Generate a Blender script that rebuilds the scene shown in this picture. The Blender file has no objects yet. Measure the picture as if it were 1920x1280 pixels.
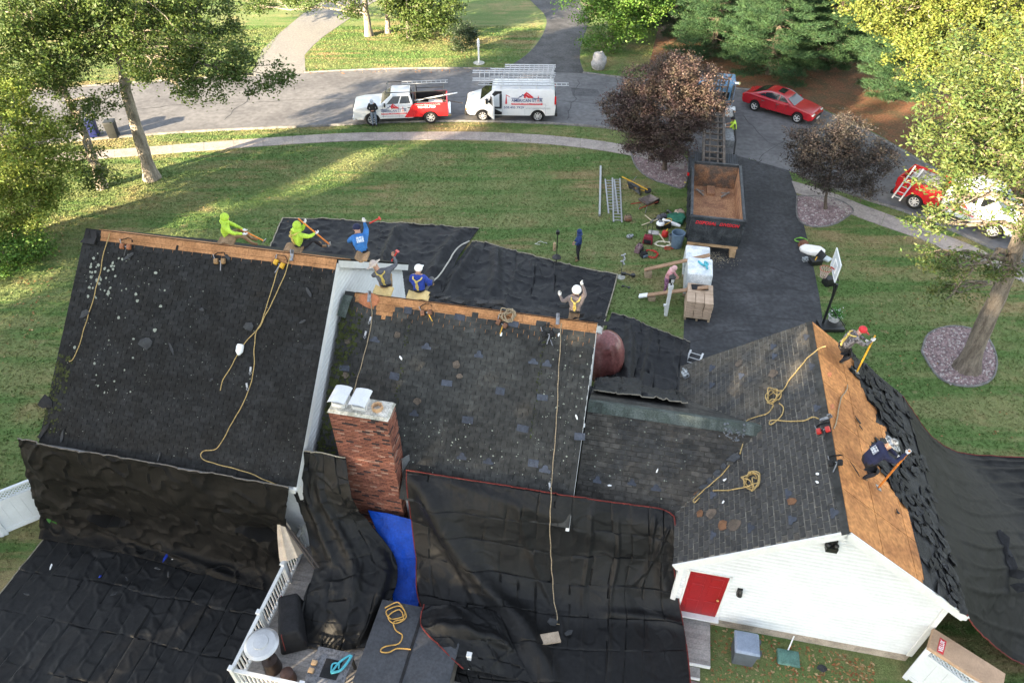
import bpy, bmesh, math, random
import numpy as np
from mathutils import Vector, Matrix, Quaternion, noise
R = math.radians
random.seed(7)
SC = bpy.context.scene
COL = SC.collection
# ---------------------------------------------------------------- camera
FPX, PITCH, CAMH = 1331.0, R(41.4), 19.5
cam_d = bpy.data.cameras.new('camera'); cam = bpy.data.objects.new('camera', cam_d); COL.objects.link(cam)
cam_d.sensor_width = 36; cam_d.lens = 36*FPX/1920; cam_d.clip_start = .1; cam_d.clip_end = 1500
cam.location = (0, 0, CAMH); cam.rotation_euler = (R(90)-PITCH, 0, 0)
SC.camera = cam
SC.render.resolution_x, SC.render.resolution_y = 1024, 682
# ---------------------------------------------------------------- daylight
SUN_AZ, SUN_EL = R(230), R(14.5)          # sun stands behind and left of the camera, low
sdir = Vector((math.sin(SUN_AZ)*math.cos(SUN_EL), math.cos(SUN_AZ)*math.cos(SUN_EL), math.sin(SUN_EL)))
wd = bpy.data.worlds.new('World'); SC.world = wd; wd.use_nodes = True
nt = wd.node_tree; bg = nt.nodes['Background']
sky = nt.nodes.new('ShaderNodeTexSky'); sky.sky_type = 'NISHITA'; sky.sun_disc = False
sky.sun_elevation = SUN_EL; sky.sun_rotation = SUN_AZ; sky.air_density = 1.0; sky.dust_density = .6
hz_ = nt.nodes.new('ShaderNodeHueSaturation'); hz_.inputs['Saturation'].default_value = .5      # thin high haze
nt.links.new(sky.outputs[0], hz_.inputs['Color']); nt.links.new(hz_.outputs[0], bg.inputs[0]); bg.inputs[1].default_value = .085
sl = bpy.data.lights.new('sun', 'SUN'); sl.energy = 5.0; sl.angle = R(.55); sl.color = (1, .82, .57)
so = bpy.data.objects.new('sun', sl); COL.objects.link(so); so.location = sdir*80
so.rotation_euler = (-sdir).to_track_quat('-Z', 'Y').to_euler()
vs = SC.view_settings; vs.view_transform = 'Standard'; vs.look = 'None'; vs.gamma = 1; vs.exposure = 3.22
vs.use_curve_mapping = False
try:
    vs.use_white_balance = True; vs.white_balance_temperature = 6700; vs.white_balance_tint = 10
except Exception: pass
# ---------------------------------------------------------------- frames of reference
HA = R(11.5); HC, HS = math.cos(HA), math.sin(HA)    # the house stands turned 11.5 degrees
def W(u, v, z): return Vector((u*HC+v*HS, -u*HS+v*HC, z))
def ray(px, py):
    x, y = (px-960)/FPX, -(py-640)/FPX; c, s = math.cos(PITCH), math.sin(PITCH)
    return Vector((x, c+y*s, -s+y*c))
def G(px, py, z=0.):                                 # where a sight line meets height z
    d = ray(px, py); return Vector((0, 0, CAMH))+d*((z-CAMH)/d.z)
def AT(px, py, Y):                                   # where a sight line meets distance Y
    d = ray(px, py); return Vector((0, 0, CAMH))+d*(Y/d.y)
def UV(p): return (p.x*HC-p.y*HS, p.x*HS+p.y*HC)
# ---------------------------------------------------------------- materials
MATS = {}
def M(name, col, rough=.7, var=.15, scale=6., bump=0., bscale=None, isl=0., col2=None, metal=0., spec=.3, lo=.42, hi=.62,
      trans=0., hue=0., stretch=None, bdist=.02):
    """noise between col and col2 (or a darker col), fine grain, value change per piece, bump"""
    if name in MATS: return MATS[name]
    m = bpy.data.materials.new(name); m.use_nodes = True; MATS[name] = m
    t = m.node_tree; N = t.nodes; L = t.links; b = N['Principled BSDF']
    b.inputs['Roughness'].default_value = rough; b.inputs['Metallic'].default_value = metal
    b.inputs['Specular IOR Level'].default_value = spec
    tc = N.new('ShaderNodeTexCoord'); vec = tc.outputs['Object']
    if stretch:
        mp = N.new('ShaderNodeMapping'); mp.inputs['Scale'].default_value = stretch; L.new(vec, mp.inputs[0]); vec = mp.outputs[0]
    nz = N.new('ShaderNodeTexNoise'); nz.inputs['Scale'].default_value = scale; nz.inputs['Detail'].default_value = 6
    nz.inputs['Roughness'].default_value = .62; L.new(vec, nz.inputs['Vector'])
    rp = N.new('ShaderNodeMapRange'); rp.inputs[1].default_value = lo; rp.inputs[2].default_value = hi; L.new(nz.outputs[0], rp.inputs[0])
    mx = N.new('ShaderNodeMix'); mx.data_type = 'RGBA'
    c2 = col2 or tuple(c*(1-var*1.6) for c in col)
    mx.inputs[6].default_value = (*col, 1); mx.inputs[7].default_value = (*c2, 1); L.new(rp.outputs[0], mx.inputs[0])
    out = mx.outputs[2]
    n2 = N.new('ShaderNodeTexNoise'); n2.inputs['Scale'].default_value = scale*9; n2.inputs['Detail'].default_value = 3; L.new(vec, n2.inputs['Vector'])
    hs = N.new('ShaderNodeHueSaturation'); L.new(out, hs.inputs['Color'])
    r2 = N.new('ShaderNodeMapRange'); r2.inputs[1].default_value = .3; r2.inputs[2].default_value = .7
    r2.inputs[3].default_value = 1-var; r2.inputs[4].default_value = 1+var; L.new(n2.outputs[0], r2.inputs[0])
    val = r2.outputs[0]
    if isl or hue:
        ge = N.new('ShaderNodeNewGeometry'); oi = N.new('ShaderNodeObjectInfo')
        ad = N.new('ShaderNodeMath'); ad.operation = 'ADD'; L.new(ge.outputs['Random Per Island'], ad.inputs[0]); L.new(oi.outputs['Random'], ad.inputs[1])
        fr = N.new('ShaderNodeMath'); fr.operation = 'FRACT'; L.new(ad.outputs[0], fr.inputs[0])
        r3 = N.new('ShaderNodeMapRange'); r3.inputs[3].default_value = 1-isl; r3.inputs[4].default_value = 1+isl; L.new(fr.outputs[0], r3.inputs[0])
        mu = N.new('ShaderNodeMath'); mu.operation = 'MULTIPLY'; L.new(val, mu.inputs[0]); L.new(r3.outputs[0], mu.inputs[1]); val = mu.outputs[0]
        if hue:
            f2 = N.new('ShaderNodeMath'); f2.operation = 'MULTIPLY'; f2.inputs[1].default_value = 7.31; L.new(fr.outputs[0], f2.inputs[0])
            f3 = N.new('ShaderNodeMath'); f3.operation = 'FRACT'; L.new(f2.outputs[0], f3.inputs[0])
            r4 = N.new('ShaderNodeMapRange'); r4.inputs[3].default_value = .5-hue; r4.inputs[4].default_value = .5+hue; L.new(f3.outputs[0], r4.inputs[0])
            L.new(r4.outputs[0], hs.inputs['Hue'])
    L.new(val, hs.inputs['Value']); L.new(hs.outputs[0], b.inputs['Base Color'])
    if bump:
        n3 = N.new('ShaderNodeTexNoise'); n3.inputs['Scale'].default_value = bscale or scale*6; n3.inputs['Detail'].default_value = 4; L.new(vec, n3.inputs['Vector'])
        bp = N.new('ShaderNodeBump'); bp.inputs['Strength'].default_value = bump; bp.inputs['Distance'].default_value = bdist
        L.new(n3.outputs[0], bp.inputs['Height']); L.new(bp.outputs[0], b.inputs['Normal'])
    if trans:
        tr = N.new('ShaderNodeBsdfTranslucent'); L.new(hs.outputs[0], tr.inputs[0])
        ms = N.new('ShaderNodeMixShader'); ms.inputs[0].default_value = trans
        L.new(b.outputs[0], ms.inputs[1]); L.new(tr.outputs[0], ms.inputs[2]); L.new(ms.outputs[0], N['Material Output'].inputs[0])
    return m
# ---------------------------------------------------------------- objects
WM = {}
def tag(o, label=None, cat=None, group=None, kind=None):
    if label: o['label'] = label
    if cat: o['category'] = cat
    if group: o['group'] = group
    if kind: o['kind'] = kind
    return o
def thing(name, label, cat, loc=(0, 0, 0), rz=0., group=None):
    o = bpy.data.objects.new(name, None); COL.objects.link(o); o.empty_display_size = .2
    o.location = loc; o.rotation_euler = (0, 0, rz)
    WM[o.name] = Matrix.Translation(Vector(loc)) @ Matrix.Rotation(rz, 4, 'Z')
    return tag(o, label, cat, group)
def link(name, me, parent=None, local=False, mtx=None):
    o = bpy.data.objects.new(name, me); COL.objects.link(o)
    if mtx is not None: o.matrix_basis = mtx
    if parent is not None:
        o.parent = parent
        if not local: o.matrix_parent_inverse = WM.get(parent.name, Matrix()).inverted()
        elif parent.name in WM and parent.type != 'EMPTY': pass
    return o
def copy_tree(o, loc, rz, label=None, group=None):
    c = o.copy(); COL.objects.link(c); c.location = loc; c.rotation_euler = (0, 0, rz)
    if label: c['label'] = label
    if group: c['group'] = group
    for ch in o.children:
        d = ch.copy(); COL.objects.link(d); d.parent = c
        for g in ch.children:
            e = g.copy(); COL.objects.link(e); e.parent = d
    return c
class MB:
    def __init__(s): s.v = []; s.f = []; s.mi = []
    def add(s, vs, fs, mi=0):
        o = len(s.v); s.v += [tuple(p) for p in vs]; s.f += [tuple(i+o for i in f) for f in fs]; s.mi += [mi]*len(fs); return s
    def box(s, c, size, rot=None, mi=0, top=1., topy=None):
        x, y, z = (k/2 for k in size); ty = topy if topy is not None else top
        vs = [Vector(p) for p in ((-x, -y, -z), (x, -y, -z), (x, y, -z), (-x, y, -z), (-x*top, -y*ty, z), (x*top, -y*ty, z), (x*top, y*ty, z), (-x*top, y*ty, z))]
        if rot is not None: vs = [rot @ p for p in vs]
        c = Vector(c)
        return s.add([p+c for p in vs], [(0, 3, 2, 1), (4, 5, 6, 7), (0, 1, 5, 4), (1, 2, 6, 5), (2, 3, 7, 6), (3, 0, 4, 7)], mi)
    def bar(s, a, b, w, h=None, mi=0, up=(0, 0, 1)):
        a, b = Vector(a), Vector(b); d = b-a; h = h or w; L = d.length; d.normalize(); u = Vector(up)
        if abs(d.dot(u)) > .98: u = Vector((0, 1, 0))
        x = d.cross(u).normalized(); y = x.cross(d)
        rot = Matrix((d, x, y)).transposed()
        return s.box((a+b)/2, (L, w, h), rot, mi)
    def tube(s, pts, r, n=8, mi=0, cap=True):
        pts = [Vector(p) for p in pts]; k = len(pts); rs = r if isinstance(r, (list, tuple)) else [r]*k
        vs = []; fs = []; prev = None
        for i, p in enumerate(pts):
            d = (pts[min(i+1, k-1)]-pts[max(i-1, 0)])
            d = d.normalized() if d.length > 1e-9 else Vector((0, 0, 1))
            if prev is None: x = d.orthogonal().normalized()
            else:
                x = prev-d*prev.dot(d); x = x.normalized() if x.length > 1e-6 else d.orthogonal().normalized()
            prev = x; y = d.cross(x)
            for j in range(n):
                a = 2*math.pi*j/n; vs.append(p+(x*math.cos(a)+y*math.sin(a))*rs[i])
        for i in range(k-1):
            for j in range(n):
                a, b = i*n+j, i*n+(j+1) % n; fs.append((a, b, b+n, a+n))
        if cap: fs += [tuple(range(n-1, -1, -1)), tuple(range((k-1)*n, k*n))]
        return s.add(vs, fs, mi)
    def lathe(s, prof, c=(0, 0, 0), n=20, mi=0, rot=None, sc=(1, 1), cap=True):
        c = Vector(c); vs = []; fs = []; k = len(prof)
        for r, z in prof:
            for j in range(n):
                a = 2*math.pi*j/n; p = Vector((r*math.cos(a)*sc[0], r*math.sin(a)*sc[1], z)); vs.append((rot @ p if rot is not None else p)+c)
        for i in range(k-1):
            for j in range(n):
                a, b = i*n+j, i*n+(j+1) % n; fs.append((a, b, b+n, a+n))
        if cap: fs += [tuple(range(n-1, -1, -1)), tuple(range((k-1)*n, k*n))]
        return s.add(vs, fs, mi)
    def ball(s, c, r, n=12, m=8, mi=0, rot=None):
        r = r if isinstance(r, (list, tuple)) else (r, r, r); c = Vector(c); vs = []; fs = []
        for i in range(m+1):
            t = math.pi*i/m
            for j in range(n):
                a = 2*math.pi*j/n; p = Vector((r[0]*math.sin(t)*math.cos(a), r[1]*math.sin(t)*math.sin(a), -r[2]*math.cos(t)))
                vs.append((rot @ p if rot is not None else p)+c)
        for i in range(m):
            for j in range(n):
                a, b = i*n+j, i*n+(j+1) % n; fs.append((a, b, b+n, a+n))
        return s.add(vs, fs, mi)
    def prism(s, poly, f, t, mi=0):
        """poly of (a,b); f(a,b,w) -> point; from w=0 to w=t"""
        n = len(poly); vs = [f(a, b, 0) for a, b in poly]+[f(a, b, t) for a, b in poly]
        return s.add(vs, [tuple(range(n-1, -1, -1)), tuple(range(n, 2*n))]+[(i, (i+1) % n, (i+1) % n+n, i+n) for i in range(n)], mi)
    def mesh(s, name, mats, smooth=False, bevel=0., seg=2, angle=35):
        me = bpy.data.meshes.new(name); me.from_pydata([tuple(p) for p in s.v], [], s.f)
        for m in (mats if isinstance(mats, (list, tuple)) else [mats]): me.materials.append(m)
        if any(s.mi): me.polygons.foreach_set('material_index', s.mi)
        bm = bmesh.new(); bm.from_mesh(me)
        bmesh.ops.recalc_face_normals(bm, faces=bm.faces)
        if bevel:
            bmesh.ops.remove_doubles(bm, verts=bm.verts, dist=1e-5)
            es = [e for e in bm.edges if len(e.link_faces) == 2 and e.calc_face_angle(0) > .4]
            bmesh.ops.bevel(bm, geom=es, offset=bevel, segments=seg, profile=.6, affect='EDGES', clamp_overlap=True)
        bm.to_mesh(me); bm.free()
        if smooth or bevel:
            me.shade_smooth(); me.set_sharp_from_angle(angle=R(angle))
        return me
    def build(s, name, mats, parent=None, local=False, **k): return link(name, s.mesh(name, mats, **k), parent, local)
def poly_sheet(name, pts, z, mat, label=None, kind='structure', parent=None):
    bm = bmesh.new(); bm.faces.new([bm.verts.new((p[0], p[1], z)) for p in pts]); bmesh.ops.recalc_face_normals(bm, faces=bm.faces)
    f = list(bm.faces)[0]; f.normal_update()
    if f.normal.z < 0: bmesh.ops.reverse_faces(bm, faces=bm.faces)
    bmesh.ops.triangulate(bm, faces=bm.faces)
    me = bpy.data.meshes.new(name); bm.to_mesh(me); bm.free(); me.materials.append(mat)
    o = link(name, me, parent)
    if kind: o['kind'] = kind
    return o
def crom(pts, n):
    """smooth curve through points"""
    pts = [Vector(p) for p in pts]; out = []; k = len(pts)
    for i in range(k-1):
        p0, p1, p2, p3 = pts[max(i-1, 0)], pts[i], pts[i+1], pts[min(i+2, k-1)]
        for j in range(n):
            t = j/n; out.append(.5*((2*p1)+(p2-p0)*t+(2*p0-5*p1+4*p2-p3)*t*t+(3*p1-p0-3*p2+p3)*t**3))
    return out+[pts[-1]]
def text_mesh(body, size, mat, extr=.002, align='LEFT', shear=0., bold=0.):
    c = bpy.data.curves.new('lettering', 'FONT'); c.body = body; c.size = size; c.extrude = extr; c.align_x = align; c.shear = shear; c.offset = bold; c.resolution_u = 2
    o = bpy.data.objects.new('lettering', c); COL.objects.link(o); dg = bpy.context.evaluated_depsgraph_get(); dg.update()
    me = bpy.data.meshes.new_from_object(o.evaluated_get(dg)); bpy.data.objects.remove(o); bpy.data.curves.remove(c)
    me.materials.clear(); me.materials.append(mat); return me
def fit_text(body, w, h, mat, **k):
    me = text_mesh(body, 1, mat, **k); xs = [v.co.x for v in me.vertices]; ys = [v.co.y for v in me.vertices]
    x0, x1, y0, y1 = min(xs), max(xs), min(ys), max(ys)
    for v in me.vertices: v.co.x = (v.co.x-x0)/(x1-x0)*w; v.co.y = (v.co.y-y0)/(y1-y0)*h
    return me
# ================================================================ the ground
def ground_mat(name='lawn', isl=0.):
    m = bpy.data.materials.new(name); m.use_nodes = True; t = m.node_tree; N = t.nodes; L = t.links; b = N['Principled BSDF']
    b.inputs['Roughness'].default_value = .9; b.inputs['Specular IOR Level'].default_value = .1
    tc = N.new('ShaderNodeTexCoord')
    def nz(sc, det=5, st=None, rot=0):
        n = N.new('ShaderNodeTexNoise'); n.inputs['Scale'].default_value = sc; n.inputs['Detail'].default_value = det; n.inputs['Roughness'].default_value = .65
        if st:
            mp = N.new('ShaderNodeMapping'); mp.inputs['Scale'].default_value = st; mp.inputs['Rotation'].default_value = (0, 0, rot)
            L.new(tc.outputs['Object'], mp.inputs[0]); L.new(mp.outputs[0], n.inputs[0])
        else: L.new(tc.outputs['Object'], n.inputs[0])
        return n.outputs[0]
    def rng(x, a, c, lo=0., hi=1.):
        r = N.new('ShaderNodeMapRange'); r.inputs[1].default_value = a; r.inputs[2].default_value = c; r.inputs[3].default_value = lo; r.inputs[4].default_value = hi; L.new(x, r.inputs[0]); return r.outputs[0]
    def mix(f, a, c):
        x = N.new('ShaderNodeMix'); x.data_type = 'RGBA'; L.new(f, x.inputs[0])
        for i, q in ((6, a), (7, c)):
            if isinstance(q, tuple): x.inputs[i].default_value = (*q, 1)
            else: L.new(q, x.inputs[i])
        return x.outputs[2]
    g = mix(rng(nz(.30, 5), .42, .60), (.086, .124, .034), (.125, .141, .048))
    g = mix(rng(nz(.16, 6), .50, .62), g, (.185, .145, .062))                      # dry patches
    g = mix(rng(nz(.5, 4, (.22, 1.9, 1), .16), .47, .60), g, (.060, .112, .024))   # mown streaks
    g = mix(rng(nz(1.7, 6), .58, .74), g, (.17, .145, .068))                       # thatch
    g = mix(rng(nz(.8, 6), .64, .76), g, (.115, .088, .048))
    hs = N.new('ShaderNodeHueSaturation'); hs.inputs['Saturation'].default_value = .88; L.new(g, hs.inputs['Color'])
    mu = N.new('ShaderNodeMath'); mu.operation = 'MULTIPLY'; L.new(rng(nz(28, 4), .3, .7, .98, 1.72), mu.inputs[0]); L.new(rng(nz(7, 3), .3, .7, .8, 1.2), mu.inputs[1])
    
    if isl:
        ge = N.new('ShaderNodeNewGeometry'); m2 = N.new('ShaderNodeMath'); m2.operation = 'MULTIPLY'; L.new(mu.outputs[0], m2.inputs[0]); L.new(rng(ge.outputs['Random Per Island'], 0, 1, 1-isl, 1+isl), m2.inputs[1]); mu = m2
    L.new(mu.outputs[0], hs.inputs['Value']); L.new(hs.outputs[0], b.inputs['Base Color'])
    bp = N.new('ShaderNodeBump'); bp.inputs['Strength'].default_value = .8; bp.inputs['Distance'].default_value = .06; L.new(nz(22, 5), bp.inputs['Height']); L.new(bp.outputs[0], b.inputs['Normal'])
    return m
LAWN = ground_mat()
gm = MB(); n = 24
gm.v = [(-400+800*i/n, -400+800*j/n, 0) for j in range(n+1) for i in range(n+1)]
gm.f = [(j*(n+1)+i, j*(n+1)+i+1, (j+1)*(n+1)+i+1, (j+1)*(n+1)+i) for j in range(n) for i in range(n)]; gm.mi = [0]*len(gm.f)
o = gm.build('ground', LAWN); o['kind'] = 'structure'; o['label'] = 'green lawn with dry patches around the house'
ASPH = M('asphalt_road', (.128, .127, .132), .85, .2, .35, .5, 60, col2=(.092, .091, .096), bdist=.01)
DRIVE = M('asphalt_driveway', (.028, .0295, .033), .75, .35, .55, .5, 55, col2=(.047, .0485, .053), spec=.35, bdist=.01)
WALK = M('concrete_walk', (.30, .265, .24), .9, .2, 1.2, .4, 40, col2=(.22, .195, .18), bdist=.01)
STRAW = M('pine_straw', (.155, .072, .038), .95, .4, .9, .8, 30, col2=(.085, .062, .032), bdist=.05)
STONE = M('bed_stone', (.27, .205, .205), .9, .55, 3, .9, 30, col2=(.16, .115, .12), bdist=.04)
NDRV = M('concrete_drive', (.185, .18, .17), .9, .2, .8, .4, 40, col2=(.17, .165, .16), bdist=.01)
near = [(-260, 350), (0, 283), (110, 268), (212, 259), (370, 247), (640, 235), (700, 231), (860, 228), (1000, 231), (1100, 237), (1160, 244), (1230, 262), (1290, 285), (1373, 291), (1479, 321), (1530, 340), (1620, 373), (1697, 397), (1780, 430), (1920, 497), (2150, 640)]
far = [(-260, 215), (0, 178), (128, 165), (215, 158), (380, 147), (500, 141), (570, 137), (640, 133), (760, 129), (900, 129), (1000, 132), (1093, 137), (1165, 146), (1280, 155), (1380, 166), (1480, 180), (1550, 212), (1640, 254), (1760, 322), (1900, 400), (2150, 530)]
nearw = crom([G(*p) for p in near], 5); farw = crom([G(*p) for p in far], 5)
poly_sheet('road', nearw+farw[::-1], .008, ASPH)['label'] = 'grey asphalt street curving past the lawn'
def kerb(name, pts, w=.22, h=.11):
    b = MB(); k = len(pts); off = []
    for i, p in enumerate(pts):
        d = (pts[min(i+1, k-1)]-pts[max(i-1, 0)]).normalized(); x = Vector((-d.y, d.x, 0)); off.append((p, x))
    pr = [(-.5, 0), (-.3, 1), (.3, 1), (.5, 0)]
    vs = [p+x*w*a+Vector((0, 0, h*c+.002)) for p, x in off for a, c in pr]
    fs = [(i*4+j, i*4+j+1, i*4+5+j, i*4+4+j) for i in range(k-1) for j in range(3)]
    b.add(vs, fs); o = b.build(name, KERB, smooth=True, angle=60); o['kind'] = 'structure'; return o
KERB = M('kerb_asphalt', (.17, .165, .16), .9, .25, 3, .4)
split = [i for i, p in enumerate(nearw) if (p-G(1240, 265)).length < 1.3]
i0 = min(range(len(nearw)), key=lambda i: (nearw[i]-G(1240, 265)).length); i1 = min(range(len(nearw)), key=lambda i: (nearw[i]-G(1500, 329)).length)
kerb('kerb_near', nearw[:i0]); kerb('kerb_right', nearw[i1:])
j0 = min(range(len(farw)), key=lambda i: (farw[i]-G(495, 141)).length); j1 = min(range(len(farw)), key=lambda i: (farw[i]-G(575, 137)).length)
j2 = min(range(len(farw)), key=lambda i: (farw[i]-G(950, 130)).length); j3 = min(range(len(farw)), key=lambda i: (farw[i]-G(1095, 137)).length)
kerb('kerb_far', farw[:j0], .16, .08); kerb('kerb_far_middle', farw[j1:j2], .16, .08); kerb('kerb_far_right', farw[j3:], .16, .08)
# pavement in cast slabs, each slab a piece
def pavement(name, a, b, label):
    a = crom([G(*p) for p in a], 24); b = crom([G(*p) for p in b], 24); root = None; acc = 0; last = 0
    e = bpy.data.objects.new(name, None); COL.objects.link(e); e['kind'] = 'structure'; e['label'] = label; WM[e.name] = Matrix()
    for i in range(1, len(a)):
        if (a[i]-a[last]).length > 1.5 or i == len(a)-1:
            top = a[last:i+1]+b[last:i+1][::-1]; c = sum((p for p in top), Vector())/len(top)
            q = [c+(p-c)*.992 for p in top]; m = MB(); z0 = random.uniform(.028, .04)
            m.prism([(p.x, p.y) for p in q], lambda x, y, w: Vector((x, y, w)), z0); m.build('slab', WALK, e); last = i
    return e
pavement('pavement', [(-60, 318), (60, 307), (200, 297), (420, 280), (640, 266), (860, 263), (1000, 269), (1100, 279), (1185, 293), (1282, 318)], [(-60, 300), (60, 291), (200, 282), (420, 265), (640, 251), (860, 248), (1000, 253), (1100, 262), (1185, 275), (1285, 300)], 'concrete pavement curving between lawn and grass verge')
pavement('pavement_right', [(1492, 362), (1560, 386), (1620, 412), (1737, 453), (1784, 475), (1885, 513), (2050, 600)], [(1484, 340), (1560, 362), (1620, 386), (1776, 443), (1830, 465), (1930, 515), (2080, 590)], 'concrete pavement running under the right hand oak')
dl = [(1278, 700), (1282, 620), (1286, 500), (1290, 380), (1290, 285)]; dr = [(1479, 320), (1490, 350), (1503, 405), (1520, 475), (1537, 560), (1548, 640), (1556, 700)]
poly_sheet('driveway', [G(*p) for p in dl]+[G(1373, 290)]+[G(*p) for p in dr], .016, DRIVE)['label'] = 'dark sealed asphalt driveway with cracks'
poly_sheet('neighbour_driveway', crom([G(*p) for p in [(940, 133), (985, 105), (1012, 75), (1024, 48), (1022, 30), (1005, 12), (980, -6), (900, -30)]], 4)+crom([G(*p) for p in [(1000, -60), (1062, -20), (1092, 12), (1103, 42), (1092, 75), (1087, 110), (1096, 138)]], 4), .014, M('asphalt_dark', (.065, .065, .070), .8, .3, .7, .4, 50))['label'] = 'dark driveway leading away between lawns'
poly_sheet('neighbour_drive_apron', [G(*p) for p in [(470, 143), (492, 94), (525, 62), (569, 26), (610, 0), (660, -40), (800, -40), (694, 8), (650, 39), (608, 68), (587, 86), (571, 104), (573, 138)]], .014, NDRV)['label'] = 'pale concrete drive across the street'
poly_sheet('pine_straw_bed', [G(*p) for p in [(1210, 150), (1380, 164), (1480, 178), (1552, 208), (1642, 250), (1762, 318), (1905, 397), (2150, 520), (2200, 200), (2000, -60), (1250, -60), (1230, 70)]], .011, STRAW)['label'] = 'rust brown pine straw under the pines'
def bed(name, pts, label, dens=1.):
    P = crom([G(*p) for p in pts]+[G(*pts[0])], 4); o = poly_sheet(name, P, .02, STONE); o['label'] = label
    e = MB(); e.tube([p+Vector((0, 0, .03)) for p in P], .045, 5); e.build('edging', KERB, o)
    x0, x1 = min(p.x for p in P), max(p.x for p in P); y0, y1 = min(p.y for p in P), max(p.y for p in P)
    b = MB(); k = 0
    from mathutils.geometry import intersect_point_line
    def inside(x, y):
        c = False; n = len(P)
        for i in range(n):
            a, d = P[i], P[i-1]
            if (a.y > y) != (d.y > y) and x < (d.x-a.x)*(y-a.y)/(d.y-a.y)+a.x: c = not c
        return c
    while k < 900*dens:
        x, y = random.uniform(x0, x1), random.uniform(y0, y1); k += 1
        if not inside(x, y): continue
        r = random.uniform(.03, .07); b.box((x, y, .025), (r*2, r*1.5, r), Matrix.Rotation(random.random()*6, 3, 'Z'), top=.5, mi=random.choice((0, 0, 1, 2)))
    b.build('bed_stones', [M('stone_a', (.3, .22, .22), .85, .2), M('stone_b', (.19, .14, .15), .85, .2), M('stone_c', (.42, .38, .37), .85, .2)], o)['kind'] = 'stuff'
bed('stone_bed', [(1183, 288), (1192, 312), (1215, 333), (1250, 346), (1283, 351), (1287, 300), (1240, 278)], 'mauve stone bed under the large purple maple')
bed('stone_bed', [(1494, 368), (1495, 408), (1518, 425), (1558, 423), (1588, 407), (1598, 392), (1560, 372)], 'mauve stone bed under the small purple maple')
bed('stone_bed', [(1728, 660), (1742, 625), (1790, 612), (1845, 628), (1868, 672), (1858, 712), (1815, 725), (1762, 710)], 'oval mauve stone ring round the oak trunk', 2)
# cracks sealed in the driveway and fallen leaves
b = MB()
for pts in ([(1380, 335), (1405, 318), (1430, 300)], [(1376, 372), (1405, 370), (1430, 366), (1470, 372)], [(1392, 372), (1402, 392), (1396, 412), (1408, 432), (1400, 455)], [(1440, 320), (1448, 340), (1444, 360)], [(1360, 480), (1400, 492), (1440, 500), (1500, 520)], [(1332, 585), (1400, 590), (1480, 600), (1540, 608)], [(1345, 545), (1390, 548), (1450, 540), (1525, 548)], [(1300, 640), (1380, 620), (1450, 625), (1500, 612)], [(1410, 300), (1440, 318)]):
    P = crom([G(x+random.uniform(-3, 3), y+random.uniform(-2, 2), .021) for x, y in pts], 6)
    P = [p+Vector((random.uniform(-.05, .05), random.uniform(-.05, .05), 0)) for p in P]
    for p, q in zip(P, P[1:]):
        d = (q-p).normalized(); x = Vector((-d.y, d.x, 0))*random.uniform(.02, .035); b.add([p-x, p+x, q+x, q-x], [(0, 1, 2, 3)])
b.build('driveway_crack_filler', M('crack_tar', (.018, .018, .02), .5, .2))['kind'] = 'structure'
b = MB()
def litter(poly_px, n, s=(.04, .09)):
    for _ in range(n):
        a, c = random.random(), random.random(); p0, p1, p2, p3 = [G(*q) for q in poly_px]
        p = (p0*(1-a)+p1*a)*(1-c)+(p3*(1-a)+p2*a)*c; r = random.uniform(*s); an = random.random()*6.3; d = Vector((math.cos(an), math.sin(an), 0))*r; e = Vector((-d.y, d.x, 0))*.5
        z = Vector((0, 0, .03)); b.add([p-d+z, p+e+z*random.uniform(.6, 2), p+d+z, p-e+z], [(0, 1, 2, 3)], random.choice((0, 0, 1, 2)))
litter([(1335, 1170), (1640, 1240), (1640, 1280), (1320, 1280)], 420, (.03, .07)); litter([(560, 137), (930, 132), (930, 60), (620, 60)], 260); litter([(1300, 160), (1560, 220), (1700, 300), (1640, 60)], 200)
litter([(180, 300), (1180, 290), (1150, 420), (150, 420)], 170, (.03, .06)); litter([(1500, 450), (1700, 440), (1920, 830), (1740, 820)], 130, (.03, .06)); litter([(0, 700), (80, 600), (130, 420), (60, 400)], 90); litter([(570, 140), (940, 136), (940, 129), (570, 131)], 120)
o = b.build('fallen_leaves', [M('leaf_brown', (.30, .17, .07), .8, .2), M('leaf_tan', (.42, .30, .16), .8, .2), M('leaf_rust', (.25, .10, .04), .8, .2)]); o['kind'] = 'stuff'; o['label'] = 'brown fallen leaves scattered on the grass'

# seams, patches and gutter dirt on the street
b = MB()
for pts in ([(300, 200), (450, 192), (640, 185), (850, 182), (1000, 186), (1120, 195)], [(420, 225), (460, 190), (480, 160)], [(1060, 225), (1075, 190), (1085, 150)], [(1420, 300), (1470, 260), (1500, 240)], [(130, 215), (240, 207), (330, 198)], [(1390, 215), (1440, 265), (1520, 300), (1600, 330)]):
    P = crom([G(x, y, .013) for x, y in pts], 12); P = [p+Vector((noise.noise(p*1.3)*.25, noise.noise(p*1.3+Vector((4, 0, 0)))*.25, 0)) for p in P]
    for p, q in zip(P, P[1:]):
        d = (q-p).normalized(); x = Vector((-d.y, d.x, 0))*random.uniform(.015, .04); b.add([p-x, p+x, q+x, q-x], [(0, 1, 2, 3)])
o = b.build('road_crack_filler', M('crack_grey', (.05, .05, .053), .7, .2)); o['kind'] = 'structure'
o = poly_sheet('road_patch', [G(*p) for p in ((1070, 165), (1120, 168), (1128, 182), (1074, 180))], .012, M('patch_asphalt', (.085, .085, .09), .85, .25, 1, .4, 50)); o['label'] = 'darker asphalt patch in the street'
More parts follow.
